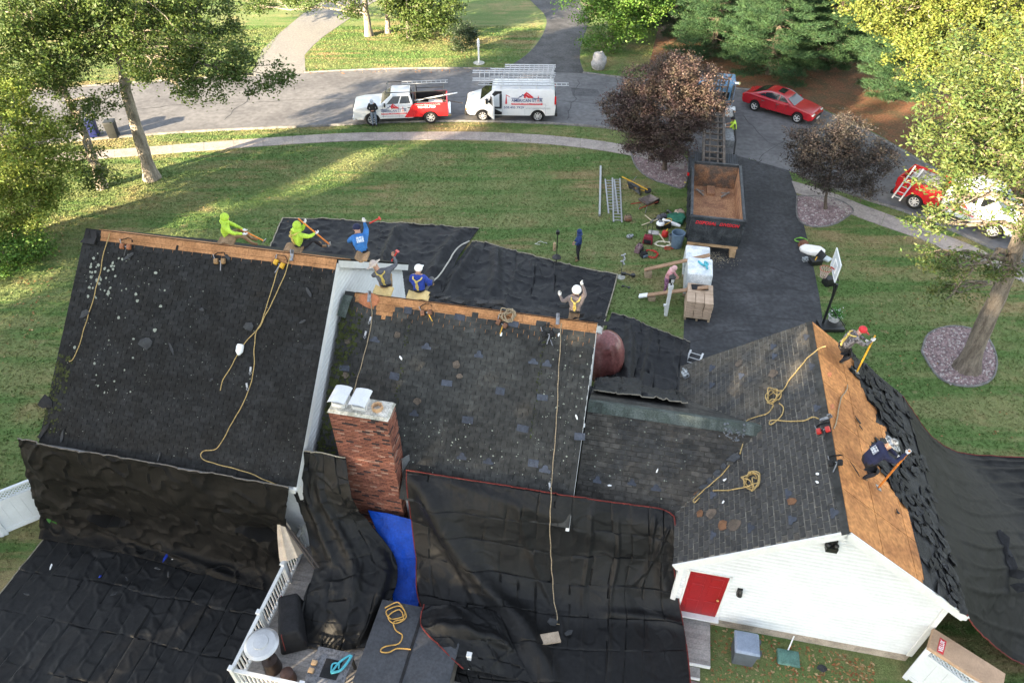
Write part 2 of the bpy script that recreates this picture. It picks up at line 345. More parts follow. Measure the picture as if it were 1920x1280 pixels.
# short grass blades, too many to count
def grass():
    rs = np.random.default_rng(3); N_ = 520000; X = rs.uniform(-34, 34, N_); Y = rs.uniform(6, 62, N_)
    keep = (np.abs(X) < 10+Y*.62)
    polys = [[(p.x, p.y) for p in nearw+farw[::-1]], [tuple(G(*p).xy) for p in dl+[(1373, 290)]+dr], [tuple(G(*p).xy) for p in [(-60, 318), (200, 297), (640, 266), (860, 263), (1000, 269), (1100, 279), (1185, 293), (1282, 318), (1285, 300), (1185, 275), (1100, 262), (1000, 253), (860, 248), (640, 251), (200, 282), (-60, 300)]],
        [tuple(G(*p).xy) for p in [(1492, 362), (1620, 412), (1784, 475), (1885, 513), (2050, 600), (2080, 590), (1930, 515), (1776, 443), (1620, 386), (1484, 340)]], [tuple(W(u, v, 0).xy) for u, v in ((-17.3, 3), (10, 3.5), (10, 18.5), (-.9, 20), (-16, 20.5), (-16, 10.6), (-17.3, 10.4))],
        [tuple(G(*p).xy) for p in [(1210, 150), (1380, 164), (1480, 178), (1552, 208), (1642, 250), (1762, 318), (1905, 397), (2150, 520), (2200, 200), (2000, -60), (1250, -60), (1230, 70)]],
        [tuple(G(*p).xy) for p in [(940, 133), (985, 105), (1024, 48), (980, -6), (1062, -20), (1103, 42), (1087, 110), (1096, 138)]], [tuple(G(*p).xy) for p in [(470, 143), (525, 62), (610, 0), (760, -40), (694, 8), (608, 68), (571, 104), (573, 138)]],
        [tuple(G(*p).xy) for p in [(1183, 288), (1192, 312), (1215, 333), (1250, 346), (1283, 351), (1287, 300), (1240, 278)]], [tuple(G(*p).xy) for p in [(1494, 368), (1495, 408), (1518, 425), (1558, 423), (1598, 392), (1560, 372)]], [tuple(G(*p).xy) for p in [(1728, 660), (1742, 625), (1790, 612), (1845, 628), (1868, 672), (1858, 712), (1815, 725), (1762, 710)]],
        [tuple(G(*p).xy) for p in [(525, 410), (900, 432), (885, 451), (1160, 517), (1136, 600), (1146, 588), (1294, 641), (1270, 760), (500, 560)]], [tuple(G(*p).xy) for p in [(1700, 770), (1772, 838), (1835, 855), (1965, 860), (2100, 1300), (1800, 1170)]]]
    def inside(P):
        c = np.zeros(N_, bool); n = len(P)
        for i in range(n):
            (ax, ay), (bx, by) = P[i], P[i-1]
            if ay == by: continue
            c ^= ((ay > Y) != (by > Y)) & (X < (bx-ax)*(Y-ay)/(by-ay)+ax)
        return c
    for P in polys: keep &= ~inside(P)
    X, Y = X[keep], Y[keep]; n = len(X); a = rs.uniform(0, 6.283, n); w = rs.uniform(.018, .045, n); h = rs.uniform(.03, .075, n); lx, ly = rs.normal(0, .03, n), rs.normal(0, .03, n)
    V = np.empty((n, 3, 3), np.float32); V[:, 0] = np.stack([X-np.cos(a)*w, Y-np.sin(a)*w, np.zeros(n)], 1); V[:, 1] = np.stack([X+np.cos(a)*w, Y+np.sin(a)*w, np.zeros(n)], 1); V[:, 2] = np.stack([X+lx, Y+ly, h], 1)
    me = bpy.data.meshes.new('grass'); me.vertices.add(3*n); me.vertices.foreach_set('co', V.ravel()); me.loops.add(3*n); me.loops.foreach_set('vertex_index', np.arange(3*n, dtype=np.int32)); me.polygons.add(n); me.polygons.foreach_set('loop_start', np.arange(0, 3*n, 3, dtype=np.int32)); me.polygons.foreach_set('loop_total', np.full(n, 3, np.int32)); me.update(); me.materials.append(ground_mat('grass_blades', .22))
    o = link('grass', me); o['kind'] = 'stuff'; o['label'] = 'short mown grass of the lawns'
grass()
# ================================================================ the house
HO = thing('house', 'large white house under black shingles half stripped for reroofing', 'house', W(-3, 14, 0))
WHITE = M('white_siding', (.63, .655, .675), .5, .05, 1.5, spec=.3)
TRIM = M('white_trim', (.66, .67, .67), .45, .05, 3, spec=.4)
SHA = M('shingle_charcoal', (.0165, .0163, .0158), .85, .35, 1.3, .5, 90, isl=.2, col2=(.021, .0215, .022), spec=.15, bdist=.006)
SHB = M('shingle_grey', (.030, .0305, .0295), .85, .3, .9, .5, 90, isl=.18, col2=(.047, .0475, .045), spec=.2, bdist=.006)
SHG = M('shingle_worn', (.044, .0445, .045), .85, .35, .8, .5, 90, isl=.2, col2=(.086, .076, .062), spec=.2, bdist=.006)
UND = M('roof_underlay', (.008, .0085, .009), .9, .3, 3); UNDG = M('roof_underlay_worn', (.19, .18, .155), .9, .35, 2, col2=(.10, .095, .085))
UNDB = M('roof_underlay_grey', (.012, .0125, .012), .9, .3, 2)
WOOD = M('bare_sheathing', (.37, .18, .077), .8, .28, 2.2, .3, 30, isl=.10, col2=(.27, .125, .05), stretch=(1, 1, 1), bdist=.006)
WOODR = M('split_edge', (.45, .17, .08), .8, .25, 5)
MOSS = M('roof_moss', (.045, .055, .014), .95, .4, 5, .6)
LICH = M('lichen', (.26, .28, .235), .9, .15, 20)
def inpoly(x, y, P):
    c = False; n = len(P)
    for i in range(n):
        a, d = P[i], P[i-1]
        if (a[1] > y) != (d[1] > y) and x < (d[0]-a[0])*(y-a[1])/(d[1]-a[1])+a[0]: c = not c
    return c
def spans(P, y):
    xs = []; n = len(P)
    for i in range(n):
        a, d = P[i], P[i-1]
        if (a[1] > y) != (d[1] > y): xs.append((d[0]-a[0])*(y-a[1])/(d[1]-a[1])+a[0])
    xs.sort(); return list(zip(xs[::2], xs[1::2]))
class Slope:
    def __init__(s, O, e, up):
        s.O = Vector(O); s.e = Vector(e).normalized(); s.s = Vector(up).normalized(); s.n = s.e.cross(s.s).normalized()
        if s.n.z < 0: s.n = -s.n
        s.mt = Matrix((s.e, s.s, s.n)).transposed().to_4x4()
    def P(s, a, b, w=0.): return s.O+s.e*a+s.s*b+s.n*w
    def mat4(s, a, b, w=0., rz=0.): return Matrix.Translation(s.P(a, b, w)) @ s.mt @ Matrix.Rotation(rz, 4, 'Z')
    def at(s, px, py, w=0.):                       # slope coordinates under a sight line
        d = ray(px, py); C = Vector((0, 0, CAMH)); t = (s.O+s.n*w-C).dot(s.n)/d.dot(s.n); q = C+d*t-s.O; return q.dot(s.e), q.dot(s.s)
TAB_W, TAB_H = .305, .142
tabs_done = 0
def tab_mesh(gap=.012, lip=.0, mat=None):
    w, h = TAB_W-gap, TAB_H-lip-(.02 if lip else 0); b = MB()
    b.add([(0, 0, 0), (w, 0, 0), (w, h+.02, 0), (0, h+.02, 0), (0, 0, .014), (w, 0, .014), (w, h+.02, .003), (0, h+.02, .003)], [(4, 5, 6, 7), (0, 1, 5, 4), (1, 2, 6, 5), (3, 0, 4, 7), (2, 3, 7, 6)])
    return b.mesh('shingle', mat)
def shingles(name, sl, poly, mat, parent, gap=.012, lip=.0, singles=0, single_key=None, skip=0., lift=.05):
    """courses of tabs clipped to poly (a,b); the `singles` lowest-key tabs become objects"""
    T = []; ys = [p[1] for p in poly]; y = min(ys); r = 0
    while y < max(ys)-.03:
        for x0, x1 in spans(poly, y+TAB_H*.5):
            k = math.floor((x0-(r % 2)*TAB_W*.5)/TAB_W)
            x = k*TAB_W+(r % 2)*TAB_W*.5
            while x < x1-.02:
                a, c = max(x, x0), min(x+TAB_W-gap, x1)
                if c-a > .04 and random.random() >= skip: T.append((a, y+random.gauss(0, .003), c-a, random.uniform(-.004, .004)))
                x += TAB_W
        y += TAB_H; r += 1
    full = [t for t in T if abs(t[2]-(TAB_W-gap)) < 1e-6]; pick = set()
    if singles and single_key: pick = set(sorted(full, key=single_key)[:singles])
    b = MB(); h = TAB_H-lip+(.0 if lip else .02)
    for t in T:
        if t in pick: continue
        a, y, w, z = t; q = random.uniform(.010, .018); l = random.gauss(0, .004)
        b.add([sl.P(a, y+l, z*.2), sl.P(a+w, y, z*.2), sl.P(a+w, y+h, 0), sl.P(a, y+h, 0), sl.P(a, y+l, q), sl.P(a+w, y, q+z*.5), sl.P(a+w, y+h, .003), sl.P(a, y+h, .003)], [(4, 5, 6, 7), (0, 1, 5, 4), (1, 2, 6, 5), (3, 0, 4, 7)])
    o = b.build(name, mat, parent); o['kind'] = 'stuff'
    if pick:
        me = tab_mesh(gap, lip, mat)
        for a, y, w, z in pick: link('shingle', me, parent, mtx=sl.mat4(a, y+random.gauss(0, .003), .001, random.gauss(0, .006)))
    return o
def deck_of(name, sl, poly, mat, parent=HO, t=.16, w=-.012):
    b = MB(); b.prism(poly, lambda a, c, q: sl.P(a, c, w-t+q), t); o = b.build(name, mat, parent); return o
def ragged(a0, a1, y, amp, step=.15):
    n = max(2, int((a1-a0)/step)); return [(a0+(a1-a0)*i/n, y+(random.uniform(-amp, amp) if 0 < i < n else 0)) for i in range(n+1)]
def planks(sl, a0, a1, b0, b1, parent, n, w=.022, mat=None, cut=2.2):
    h = (b1-b0)/n
    for i in range(n):
        x = a0; 
        while x < a1-.05:
            L = min(cut*random.uniform(.6, 1.4), a1-x); m = MB(); y0 = b0+i*h+.004; y1 = b0+(i+1)*h-.004
            e = ragged(x+.004, x+L-.004, y0, .0)
            m.prism([(x+.004, y0), (x+L-.004, y0), (x+L-.004, y1), (x+.004, y1)], lambda a, c, q: sl.P(a, c, w-.02+q), .02); m.build('sheathing_board', mat or WOOD, parent); x += L
# ---- the left wing (tall)
SA_L = math.hypot(4.7, 4.2)
SA = Slope(W(-15.83, 10.3, 4.0), W(1, 0, 0), W(0, 4.7, 4.2)); WA = 7.83
ra = deck_of('roof_main_left', SA, [(0, 0), (WA, 0), (WA, SA_L), (0, SA_L)], UND)
edgeA = ragged(.55, WA, SA_L-.30, .035, .22)
shingles('shingle_courses', SA, [(0, 0), (WA, 0)]+edgeA[::-1]+[(.5, SA_L-.04), (0, SA_L-.04)], SHA, ra)
planks(SA, .5, WA, SA_L-.42, SA_L-.02, ra, 2, .002)
SAF = Slope(W(-15.83, 20.2, 4.45), W(1, 0, 0), W(0, -5.2, 3.75)); SAF_L = math.hypot(5.2, 3.75)
rf = deck_of('roof_main_left_front', SAF, [(0, 0), (WA, 0), (WA, SAF_L), (0, SAF_L)], UND)
shingles('shingle_courses', SAF, [(0, 0), (WA, 0), (WA, SAF_L-1.0), (0, SAF_L-1.0)], SHA, rf)
planks(SAF, .4, WA, SAF_L-1.0, SAF_L-.04, rf, 4, .012)
# ---- the middle
SB_L = math.hypot(4.14, 3.7)
SBs = Slope(W(-8.0, 10.96, 3.3), W(1, 0, 0), W(0, 4.14, 3.7)); WB = 7.32
rb = deck_of('roof_middle', SBs, [(0, 0), (.9, 0), (.9, .74), (2.58, .74), (2.58, 0), (WB, 0), (WB, SB_L), (0, SB_L)], UNDB)
edgeB = [(.25, SB_L-.02), (.4, SB_L-.36)]+ragged(.5, 1.0, SB_L-.36, .03, .1)+[(1.05, SB_L-.62), (1.3, SB_L-.66), (1.5, SB_L-.62), (1.55, SB_L-.4)]+ragged(1.6, 3.6, SB_L-.30, .03, .2)+ragged(3.7, 5.6, SB_L-.24, .03, .2)+[(5.7, SB_L-.16)]+ragged(5.8, 6.0, SB_L-.16, .02)+ragged(6.05, WB, SB_L-.30, .03, .2)
CH = (-7.05, -5.48, 11.2, 11.78)          # chimney plan: u0,u1,v0,v1
chs = (11.82-10.96)/4.14*SB_L
shingles('shingle_courses', SBs, [(0, 0), (.9, 0), (.9, chs), (2.6, chs), (2.6, 0), (WB, 0)]+edgeB[::-1]+[(0, SB_L-.04)], SHB, rb)
planks(SBs, .3, WB, SB_L-.68, SB_L-.02, rb, 3, .003)
SBF = Slope(W(-8.0, 19.4, 3.3), W(1, 0, 0), W(0, -4.3, 3.7)); SBF_L = math.hypot(4.3, 3.7)
rbf = deck_of('roof_middle_front', SBF, [(0, 0), (WB, 0), (WB, SBF_L), (0, SBF_L)], UNDB)
shingles('shingle_courses', SBF, [(0, 0), (WB, 0), (WB, SBF_L-.7), (0, SBF_L-.7)], SHB, rbf)
planks(SBF, .3, WB, SBF_L-.7, SBF_L-.04, rbf, 3, .012)
# ---- the low link between house and garage
SLk = Slope(W(-.66, 11.55, 2.85), W(1, 0, 0), W(0, 2.75, 1.87)); SLk_L = math.hypot(2.75, 1.87)
def lk_b(v): return (v-11.55)/2.75*SLk_L
lkpoly = [(0, 0), (2.7, 0), (2.74, lk_b(12.06)), (4.84, SLk_L), (0, SLk_L)]
rl = deck_of('roof_link', SLk, lkpoly, M('roof_underlay_link', (.085, .08, .07), .9, .35, 2), t=.1)
shingles('shingle_courses', SLk, [(0, 0), (2.7, 0), (2.74, lk_b(12.06)), (4.78, SLk_L-.08), (0, SLk_L-.08)], M('shingle_link', (.032, .0325, .0325), .85, .35, .8, .5, 90, isl=.3, col2=(.058, .054, .048), spec=.2, bdist=.006), rl, gap=.022, lip=.014)
SLF = Slope(W(-.66, 17.3, 2.68), W(1, 0, 0), W(0, -3.0, 2.04)); SLF_L = math.hypot(3, 2.04)
rlf = deck_of('roof_link_front', SLF, [(0, 0), (2.9, 0), (4.85, SLF_L), (0, SLF_L)], UNDB, t=.1)
shingles('shingle_courses', SLF, [(0, 0), (2.7, 0), (4.6, SLF_L-.12), (0, SLF_L-.12)], MATS['shingle_link'], rlf)
RIDGE = M('ridge_cap_green', (.045, .058, .052), .85, .35, 3, .5, 60, isl=.25, col2=(.075, .09, .085))
x = -.66
while x < 4.1:
    m = MB(); q = .0
    for sgn in (-1, 1): m.add([W(x, 14.3, 4.765), W(x+.21, 14.3, 4.755), W(x+.21, 14.3+sgn*.26, 4.58), W(x, 14.3+sgn*.26, 4.59)], [(0, 1, 2, 3)])
    m.build('ridge_cap', RIDGE, rl); x += .2
# ---- the garage wing
SG_L = math.hypot(3.52, 2.55)
SGl = Slope(W(2.08, 18.0, 3.2), W(0, -1, 0), W(3.52, 0, 2.55)); WG = 7.5        # a runs from far to near
rg = deck_of('roof_garage', SGl, [(0, 0), (WG, 0), (WG, SG_L), (0, SG_L)], UNDG, w=-.006)
def lv(u, v): return (18.0-v, (u-2.08)/3.52*SG_L)
gp = [(0, 0), lv(2.08, 16.55), lv(4.16, 14.35), lv(4.16, 14.25), lv(2.08, 12.02), (WG, 0), (WG, SG_L-.04), (0, SG_L-.04)]
shingles('shingle_courses', SGl, gp, SHG, rg, gap=.026, lip=.022, singles=300, single_key=lambda t: -t[0]*1.0+abs(t[1]-2)*.3)
q_ = 0
while q_ < WG-.05:
    m = MB(); m.add([SGl.P(q_, SG_L-.17, .016), SGl.P(q_+.2, SG_L-.17, .022), SGl.P(q_+.2, SG_L+.01, .022), SGl.P(q_, SG_L+.01, .016)], [(0, 1, 2, 3)]); m.build('ridge_cap', SHB, rg); q_ += .19
SGr = Slope(W(9.1, 10.5, 3.2), W(0, 1, 0), W(-3.5, 0, 2.55)); SGr_L = math.hypot(3.5, 2.55)   # a runs from near to far
rgr = deck_of('roof_garage_right', SGr, [(0, 0), (WG, 0), (WG, SGr_L), (0, SGr_L)], UND)
# plywood laid bare below the ridge, in sheets
torn_px = [(1655, 680), (1612, 712), (1625, 725), (1640, 740), (1650, 775), (1668, 795), (1690, 800), (1645, 808), (1652, 835), (1640, 850), (1668, 875), (1690, 915), (1716, 950), (1725, 985), (1740, 1060), (1755, 1092)]
torn = [SGr.at(*p) for p in [(1604, 676), (1615, 690), (1600, 700), (1622, 722), (1637, 760), (1655, 775), (1652, 800), (1672, 808), (1672, 830), (1645, 838), (1640, 862), (1660, 885), (1680, 920), (1700, 950), (1715, 965), (1723, 1000), (1735, 1040), (1742, 1090)]]
torn = [(min(max(a, 0), WG), b+.24) for a, b in torn]; torn[-1] = (0, torn[-1][1]); torn = [(WG, torn[0][1]+.25)]+torn
sh = 1.22
PLY = M('plywood', (.50, .22, .076), .85, .3, 1.1, .3, 30, isl=.16, col2=(.33, .135, .048), bdist=.006)
for i in range(7):
    a0, a1 = i*sh, min((i+1)*sh, WG)
    for b0, b1 in ((SGr_L-1.2, SGr_L-.02), (SGr_L-2.42, SGr_L-1.21), (SGr_L-3.4, SGr_L-2.43)):
        m = MB(); m.prism([(a0+.008, b0+.006), (a1-.008, b0+.006), (a1-.008, b1-.006), (a0+.008, b1-.006)], lambda a, c, q: SGr.P(a, c, -.010+q), .014); m.build('plywood_sheet', PLY, rgr)
sp = [(0, 0), (WG, 0)]+torn
SHT = M('shingle_torn', (.014, .0145, .016), .75, .3, 2, .5, 60, isl=.6, col2=(.026, .027, .030), spec=.25)
b = MB(); b.prism(sp, lambda a, c, q: SGr.P(a, c, .006+q), .006); b.build('felt_layer', SHT, rgr)
shingles('shingle_courses', SGr, sp, SHT, rgr, skip=.12)
# torn-up shingle scraps heaped over the lower half of that slope
def scrap_mesh(rng, w=.5, h=.28, lift=.1):
    m = MB(); k = rng.randint(5, 8); P = []
    for i in range(k):
        t = 2*math.pi*i/k; P.append((w*.5*math.cos(t)*rng.uniform(.7, 1.2), h*.5*math.sin(t)*rng.uniform(.6, 1.3)))
    z = [rng.uniform(0, lift) for _ in P]; n = len(P)
    m.add([(p[0], p[1], z[i]) for i, p in enumerate(P)]+[(p[0], p[1], z[i]+.012) for i, p in enumerate(P)]+[(0, 0, lift*.7), (0, 0, lift*.7+.012)],
          [(2*n, (i+1) % n, i) for i in range(n)]+[(2*n+1, n+i, n+(i+1) % n) for i in range(n)]+[(i, (i+1) % n, n+(i+1) % n, n+i) for i in range(n)])
    return m
rg_ = random.Random(5)
SCR = [scrap_mesh(rg_, rg_.uniform(.22, .5), rg_.uniform(.16, .34), rg_.uniform(.015, .06)).mesh('shingle_scrap', SHT) for _ in range(14)]
def tb(a):
    for (a0, b0), (a1, b1) in zip(torn, torn[1:]):
        if min(a0, a1) <= a <= max(a0, a1) and a0 != a1: return b0+(b1-b0)*(a-a0)/(a1-a0)
    return 1.2
cnt = 0
for i in range(900):
    a = rg_.uniform(.0, WG-.1); top = tb(a)
    c = top-rg_.uniform(.05, 1.7) if rg_.random() < .8 else rg_.uniform(0, top)
    if a < 2.6 and c > .8 and rg_.random() < .75: continue
    if c < .05: continue
    link('shingle_scrap', rg_.choice(SCR), rgr, mtx=SGr.mat4(a, c, .02+rg_.uniform(0, .05), rg_.uniform(0, 6.3)) @ Matrix.Rotation(rg_.gauss(0, .10), 4, 'X')); cnt += 1
    if cnt >= 280: break
# ---- walls
b = MB()
def wall_poly(b, pts, n, t=.12):
    n = Vector(n); k = len(pts); vs = [Vector(p) for p in pts]+[Vector(p)-n*t for p in pts]
    b.add(vs, [tuple(range(k)), tuple(range(2*k-1, k-1, -1))]+[(i, i+k, (i+1) % k+k, (i+1) % k) for i in range(k)])
def gable_z(v): return 8.05-.894*(15-v) if v < 15 else 8.05-.72*(v-15)
b.add([W(-15.6, 10.6, 0), W(-8.15, 10.6, 0), W(-8.15, 19.9, 0), W(-15.6, 19.9, 0), W(-15.6, 10.6, 4.02), W(-8.15, 10.6, 4.02), W(-8.15, 19.9, 4.45), W(-15.6, 19.9, 4.45), W(-15.6, 15, 7.98), W(-8.15, 15, 7.98)],
      [(0, 1, 5, 4), (2, 3, 7, 6), (1, 2, 6, 9, 5), (3, 0, 4, 8, 7)])
b.add([W(-8.1, 11.5, 0), W(-.85, 11.5, 0), W(-.85, 19.1, 0), W(-8.1, 19.1, 0), W(-8.1, 11.5, 3.55), W(-.85, 11.5, 3.55), W(-.85, 19.1, 3.4), W(-8.1, 19.1, 3.4), W(-.85, 15.1, 6.78)],
      [(0, 1, 5, 4), (2, 3, 7, 6), (1, 2, 6, 8, 5)])
b.add([W(-.9, 11.95, 0), W(2.4, 11.95, 0), W(2.4, 16.9, 0), W(-.9, 16.9, 0), W(-.9, 11.95, 2.95), W(2.4, 11.95, 2.95), W(2.4, 16.9, 2.8), W(-.9, 16.9, 2.8)], [(0, 1, 5, 4), (2, 3, 7, 6)])
b.add([W(2.35, 10.84, .35), W(8.82, 10.84, .35), W(8.82, 17.8, .35), W(2.35, 17.8, .35), W(2.35, 10.84, 3.25), W(8.82, 10.84, 3.25), W(8.82, 17.8, 3.25), W(2.35, 17.8, 3.25), W(5.6, 10.84, 5.6), W(5.6, 17.8, 5.6)],
      [(0, 1, 5, 8, 4), (2, 3, 7, 9, 6), (1, 2, 6, 5), (3, 0, 4, 7)])
b.build('wall', WHITE, HO)
b = MB(); b.box((0, 0, 0), (1, 1, 1)); b.v = []; b.f = []; b.mi = []
for u0, u1, v0, v1 in ((2.33, 8.84, 10.82, 17.82),): 
    b.add([W(u0, v0, -.1), W(u1, v0, -.1), W(u1, v1, -.1), W(u0, v1, -.1), W(u0, v0, .36), W(u1, v0, .36), W(u1, v1, .36), W(u0, v1, .36)], [(0, 1, 5, 4), (1, 2, 6, 5), (2, 3, 7, 6), (3, 0, 4, 7), (4, 5, 6, 7)])
b.build('foundation', M('foundation_concrete', (.36, .31, .26), .9, .2, 3, .4, 30), HO)
# clapboards, one object a board
def siding(f, poly, z0, z1, h, name='siding_board'):
    z = z0
    while z < z1:
        for a0, a1 in spans(poly, z+h*.5):
            m = MB(); k_ = .68; m.add([f(a0, z, .004), f(a1, z, .004), f(a1, z, .034), f(a0, z, .034), f(a1, z+h*k_, .034), f(a0, z+h*k_, .034), f(a1, z+h, .008), f(a0, z+h, .008)], [(0, 1, 2, 3), (3, 2, 4, 5), (5, 4, 6, 7)])
            m.build(name, WHITE, HO)
        z += h
siding(lambda a, z, w: W(a, 10.84-w, z), [(2.4, .36), (8.77, .36), (8.77, 3.2), (5.6, 5.5), (2.4, 3.2)], .36, 5.5, .15)
siding(lambda a, z, w: W(-8.15+w, a, z), [(10.62, 3.0), (19.86, 3.0), (19.86, 4.4), (15, 7.93), (10.62, 3.95)], 3.0, 7.9, .15)
# rakes, fascias, corner posts
b = MB()
for p, q in ((W(9.06, 10.475, 3.10), W(5.6, 10.475, 5.615)), (W(2.12, 10.475, 3.10), W(5.6, 10.475, 5.615))): b.bar(p, q, .04, .22, up=(0, 0, 1))
b.build('rake_board', TRIM, HO)
b = MB(); b.bar(W(-8.04, 10.32, 3.84), W(-8.04, 15, 8.02), .10, .20); b.bar(W(-8.04, 20.15, 4.3), W(-8.04, 15, 8.02), .10, .20); b.build('rake_board', TRIM, HO)
b = MB(); b.bar(W(-.72, 10.98, 3.15), W(-.72, 15.1, 6.84), .09, .22); b.bar(W(-.72, 19.3, 3.2), W(-.72, 15.1, 6.84), .09, .22); b.build('rake_board', TRIM, HO)
b = MB(); b.bar(W(9.08, 10.5, 3.06), W(9.08, 18, 3.06), .12, .16); b.build('gutter', TRIM, HO)
b = MB(); b.bar(W(-15.8, 10.3, 3.84), W(-8.05, 10.3, 3.84), .1, .18); b.build('gutter', TRIM, HO); b = MB(); b.bar(W(-15.8, 20.2, 4.3), W(-8.05, 20.2, 4.3), .1, .18); b.build('gutter', TRIM, HO)
for u, v in ((2.37, 10.82), (8.8, 10.82)):
    b = MB(); b.box(W(u, v, 1.77), (.14, .1, 2.8), Matrix.Rotation(-HA, 3, 'Z')); b.build('corner_board', TRIM, HO)
b = MB(); b.box(W(-8.1, 10.6, 1.95), (.16, .14, 3.9), Matrix.Rotation(-HA, 3, 'Z')); b.build('corner_board', TRIM, HO)
# red door with panels
RED = M('door_red', (.26, .010, .013), .4, .06, 2, spec=.4)
zr = Matrix.Rotation(-HA, 3, 'Z')
d0 = MB(); d0.box(W(3.12, 10.80, 1.56), (1.0, .06, 2.05), zr); DR = d0.build('door', RED, HO, bevel=.006, seg=1)
for i in (-1, 1):
    for zc, hh in ((2.3, .3), (1.75, .62), (.95, .62)):
        b = MB(); b.box(W(3.12+i*.23, 10.765, zc), (.32, .02, hh), zr, top=1); b.build('panel', RED, DR, bevel=.008, seg=1)
b = MB(); b.ball(W(3.52, 10.74, 1.45), .04, 8, 6); b.build('handle', M('brass', (.6, .42, .16), .3, .1, metal=1), DR)
b = MB(); b.box(W(2.59, 10.80, 1.6), (.05, .05, 2.1), zr); b.box(W(3.66, 10.80, 1.6), (.06, .05, 2.1), zr); b.box(W(3.12, 10.80, 2.62), (1.13, .05, .06), zr); b.box(W(3.12, 10.72, .5), (1.2, .2, .06), zr); b.build('door_frame', TRIM, HO)
BLK = M('black_metal', (.015, .016, .016), .4, .2, 8, spec=.5)
b = MB(); b.box(W(3.98, 10.78, 2.05), (.13, .05, .22), zr); b.lathe([(.03, 0), (.085, .04), (.06, .2), (.02, .26)], W(3.98, 10.7, 1.95), 10); o = b.build('wall_lamp', BLK, HO)
b = MB(); b.box(W(5.52, 10.78, 4.86), (.24, .1, .2), zr); b.ball(W(5.43, 10.7, 4.82), .07); b.ball(W(5.62, 10.7, 4.82), .07); b.box(W(5.55, 10.7, 4.7), (.26, .14, .16), zr); b.build('flood_lamp', BLK, HO)
# ---- chimney
u0, u1, v0, v1 = CH; CT = 6.2
BRM = bpy.data.materials.new('brick_red'); BRM.use_nodes = True
def brick_mat(m):
    t = m.node_tree; N = t.nodes; L = t.links; bs = N['Principled BSDF']; bs.inputs['Roughness'].default_value = .85; bs.inputs['Specular IOR Level'].default_value = .2
    ge = N.new('ShaderNodeNewGeometry'); oi = N.new('ShaderNodeObjectInfo'); ad = N.new('ShaderNodeMath'); ad.operation = 'ADD'; L.new(ge.outputs['Random Per Island'], ad.inputs[0]); L.new(oi.outputs['Random'], ad.inputs[1])
    fr = N.new('ShaderNodeMath'); fr.operation = 'FRACT'; L.new(ad.outputs[0], fr.inputs[0])
    cr = N.new('ShaderNodeValToRGB'); cr.color_ramp.interpolation = 'CONSTANT'; e = cr.color_ramp.elements
    cols = [(0, (.20, .080, .055)), (.25, (.165, .064, .046)), (.45, (.23, .098, .07)), (.62, (.14, .057, .043)), (.76, (.27, .16, .125)), (.84, (.20, .085, .058)), (.91, (.035, .028, .03))]
    e[0].position = 0; e[0].color = (*cols[0][1], 1); e[1].position = cols[1][0]; e[1].color = (*cols[1][1], 1)
    for p, c in cols[2:]: x = e.new(p); x.color = (*c, 1)
    L.new(fr.outputs[0], cr.inputs[0])
    tc = N.new('ShaderNodeTexCoord'); nz = N.new('ShaderNodeTexNoise'); nz.inputs['Scale'].default_value = 14; nz.inputs['Detail'].default_value = 5; L.new(tc.outputs['Object'], nz.inputs[0])
    mr = N.new('ShaderNodeMapRange'); mr.inputs[1].default_value = .3; mr.inputs[2].default_value = .7; mr.inputs[3].default_value = .7; mr.inputs[4].default_value = 1.3; L.new(nz.outputs[0], mr.inputs[0])
    hs = N.new('ShaderNodeHueSaturation'); L.new(cr.outputs[0], hs.inputs['Color']); L.new(mr.outputs[0], hs.inputs['Value']); L.new(hs.outputs[0], bs.inputs['Base Color'])
brick_mat(BRM)
MORT = M('mortar', (.30, .22, .19), .95, .25, 9, .4)
b = MB(); b.add([W(u, v, z) for z in (0, CT) for u, v in ((u0+.012, v0+.012), (u1-.012, v0+.012), (u1-.012, v1-.012), (u0+.012, v1-.012))], [(0, 1, 5, 4), (1, 2, 6, 5), (2, 3, 7, 6), (3, 0, 4, 7), (4, 5, 6, 7)])
CHM = b.build('chimney', MORT, HO)
bl, bh, gp_ = .196, .060, .010
bm_ = MB(); bm_.box((0, 0, 0), (bl, .05, bh)); brick_me = bm_.mesh('brick', BRM)
hb = MB(); hb.box((0, 0, 0), (.093, .05, bh)); half_me = hb.mesh('brick', BRM)
st = MB(); nb = 0; rows = int(CT/(bh+gp_))
for r in range(rows-1, -1, -1):
    z = (r+.5)*(bh+gp_)
    if z < 1.2: break
    for face in ('front', 'right', 'left'):
        Lf = (u1-u0) if face == 'front' else (v1-v0); x = (bl+gp_)*(-.5 if r % 2 else 0)
        while x < Lf-.03:
            a0, a1 = max(x, 0), min(x+bl, Lf)
            if a1-a0 > .03:
                c = (a0+a1)/2; j = random.uniform(-.004, .005)
                p = W(u0+c, v0+.02-j, z) if face == 'front' else W(u1-.02+j, v0+c, z) if face == 'right' else W(u0+.02-j, v0+c, z)
                rot = Matrix.Rotation(-HA, 4, 'Z') if face == 'front' else Matrix.Rotation(math.pi/2-HA, 4, 'Z')
                if face != 'left' and nb < 300 and abs(a1-a0-bl) < 1e-6 : link('brick', brick_me, CHM, mtx=Matrix.Translation(p) @ rot); nb += 1
                else: st.box(p, (a1-a0, .05, bh), rot.to_3x3())
            x += bl+gp_
st.build('brick_courses', BRM, CHM)['kind'] = 'stuff'
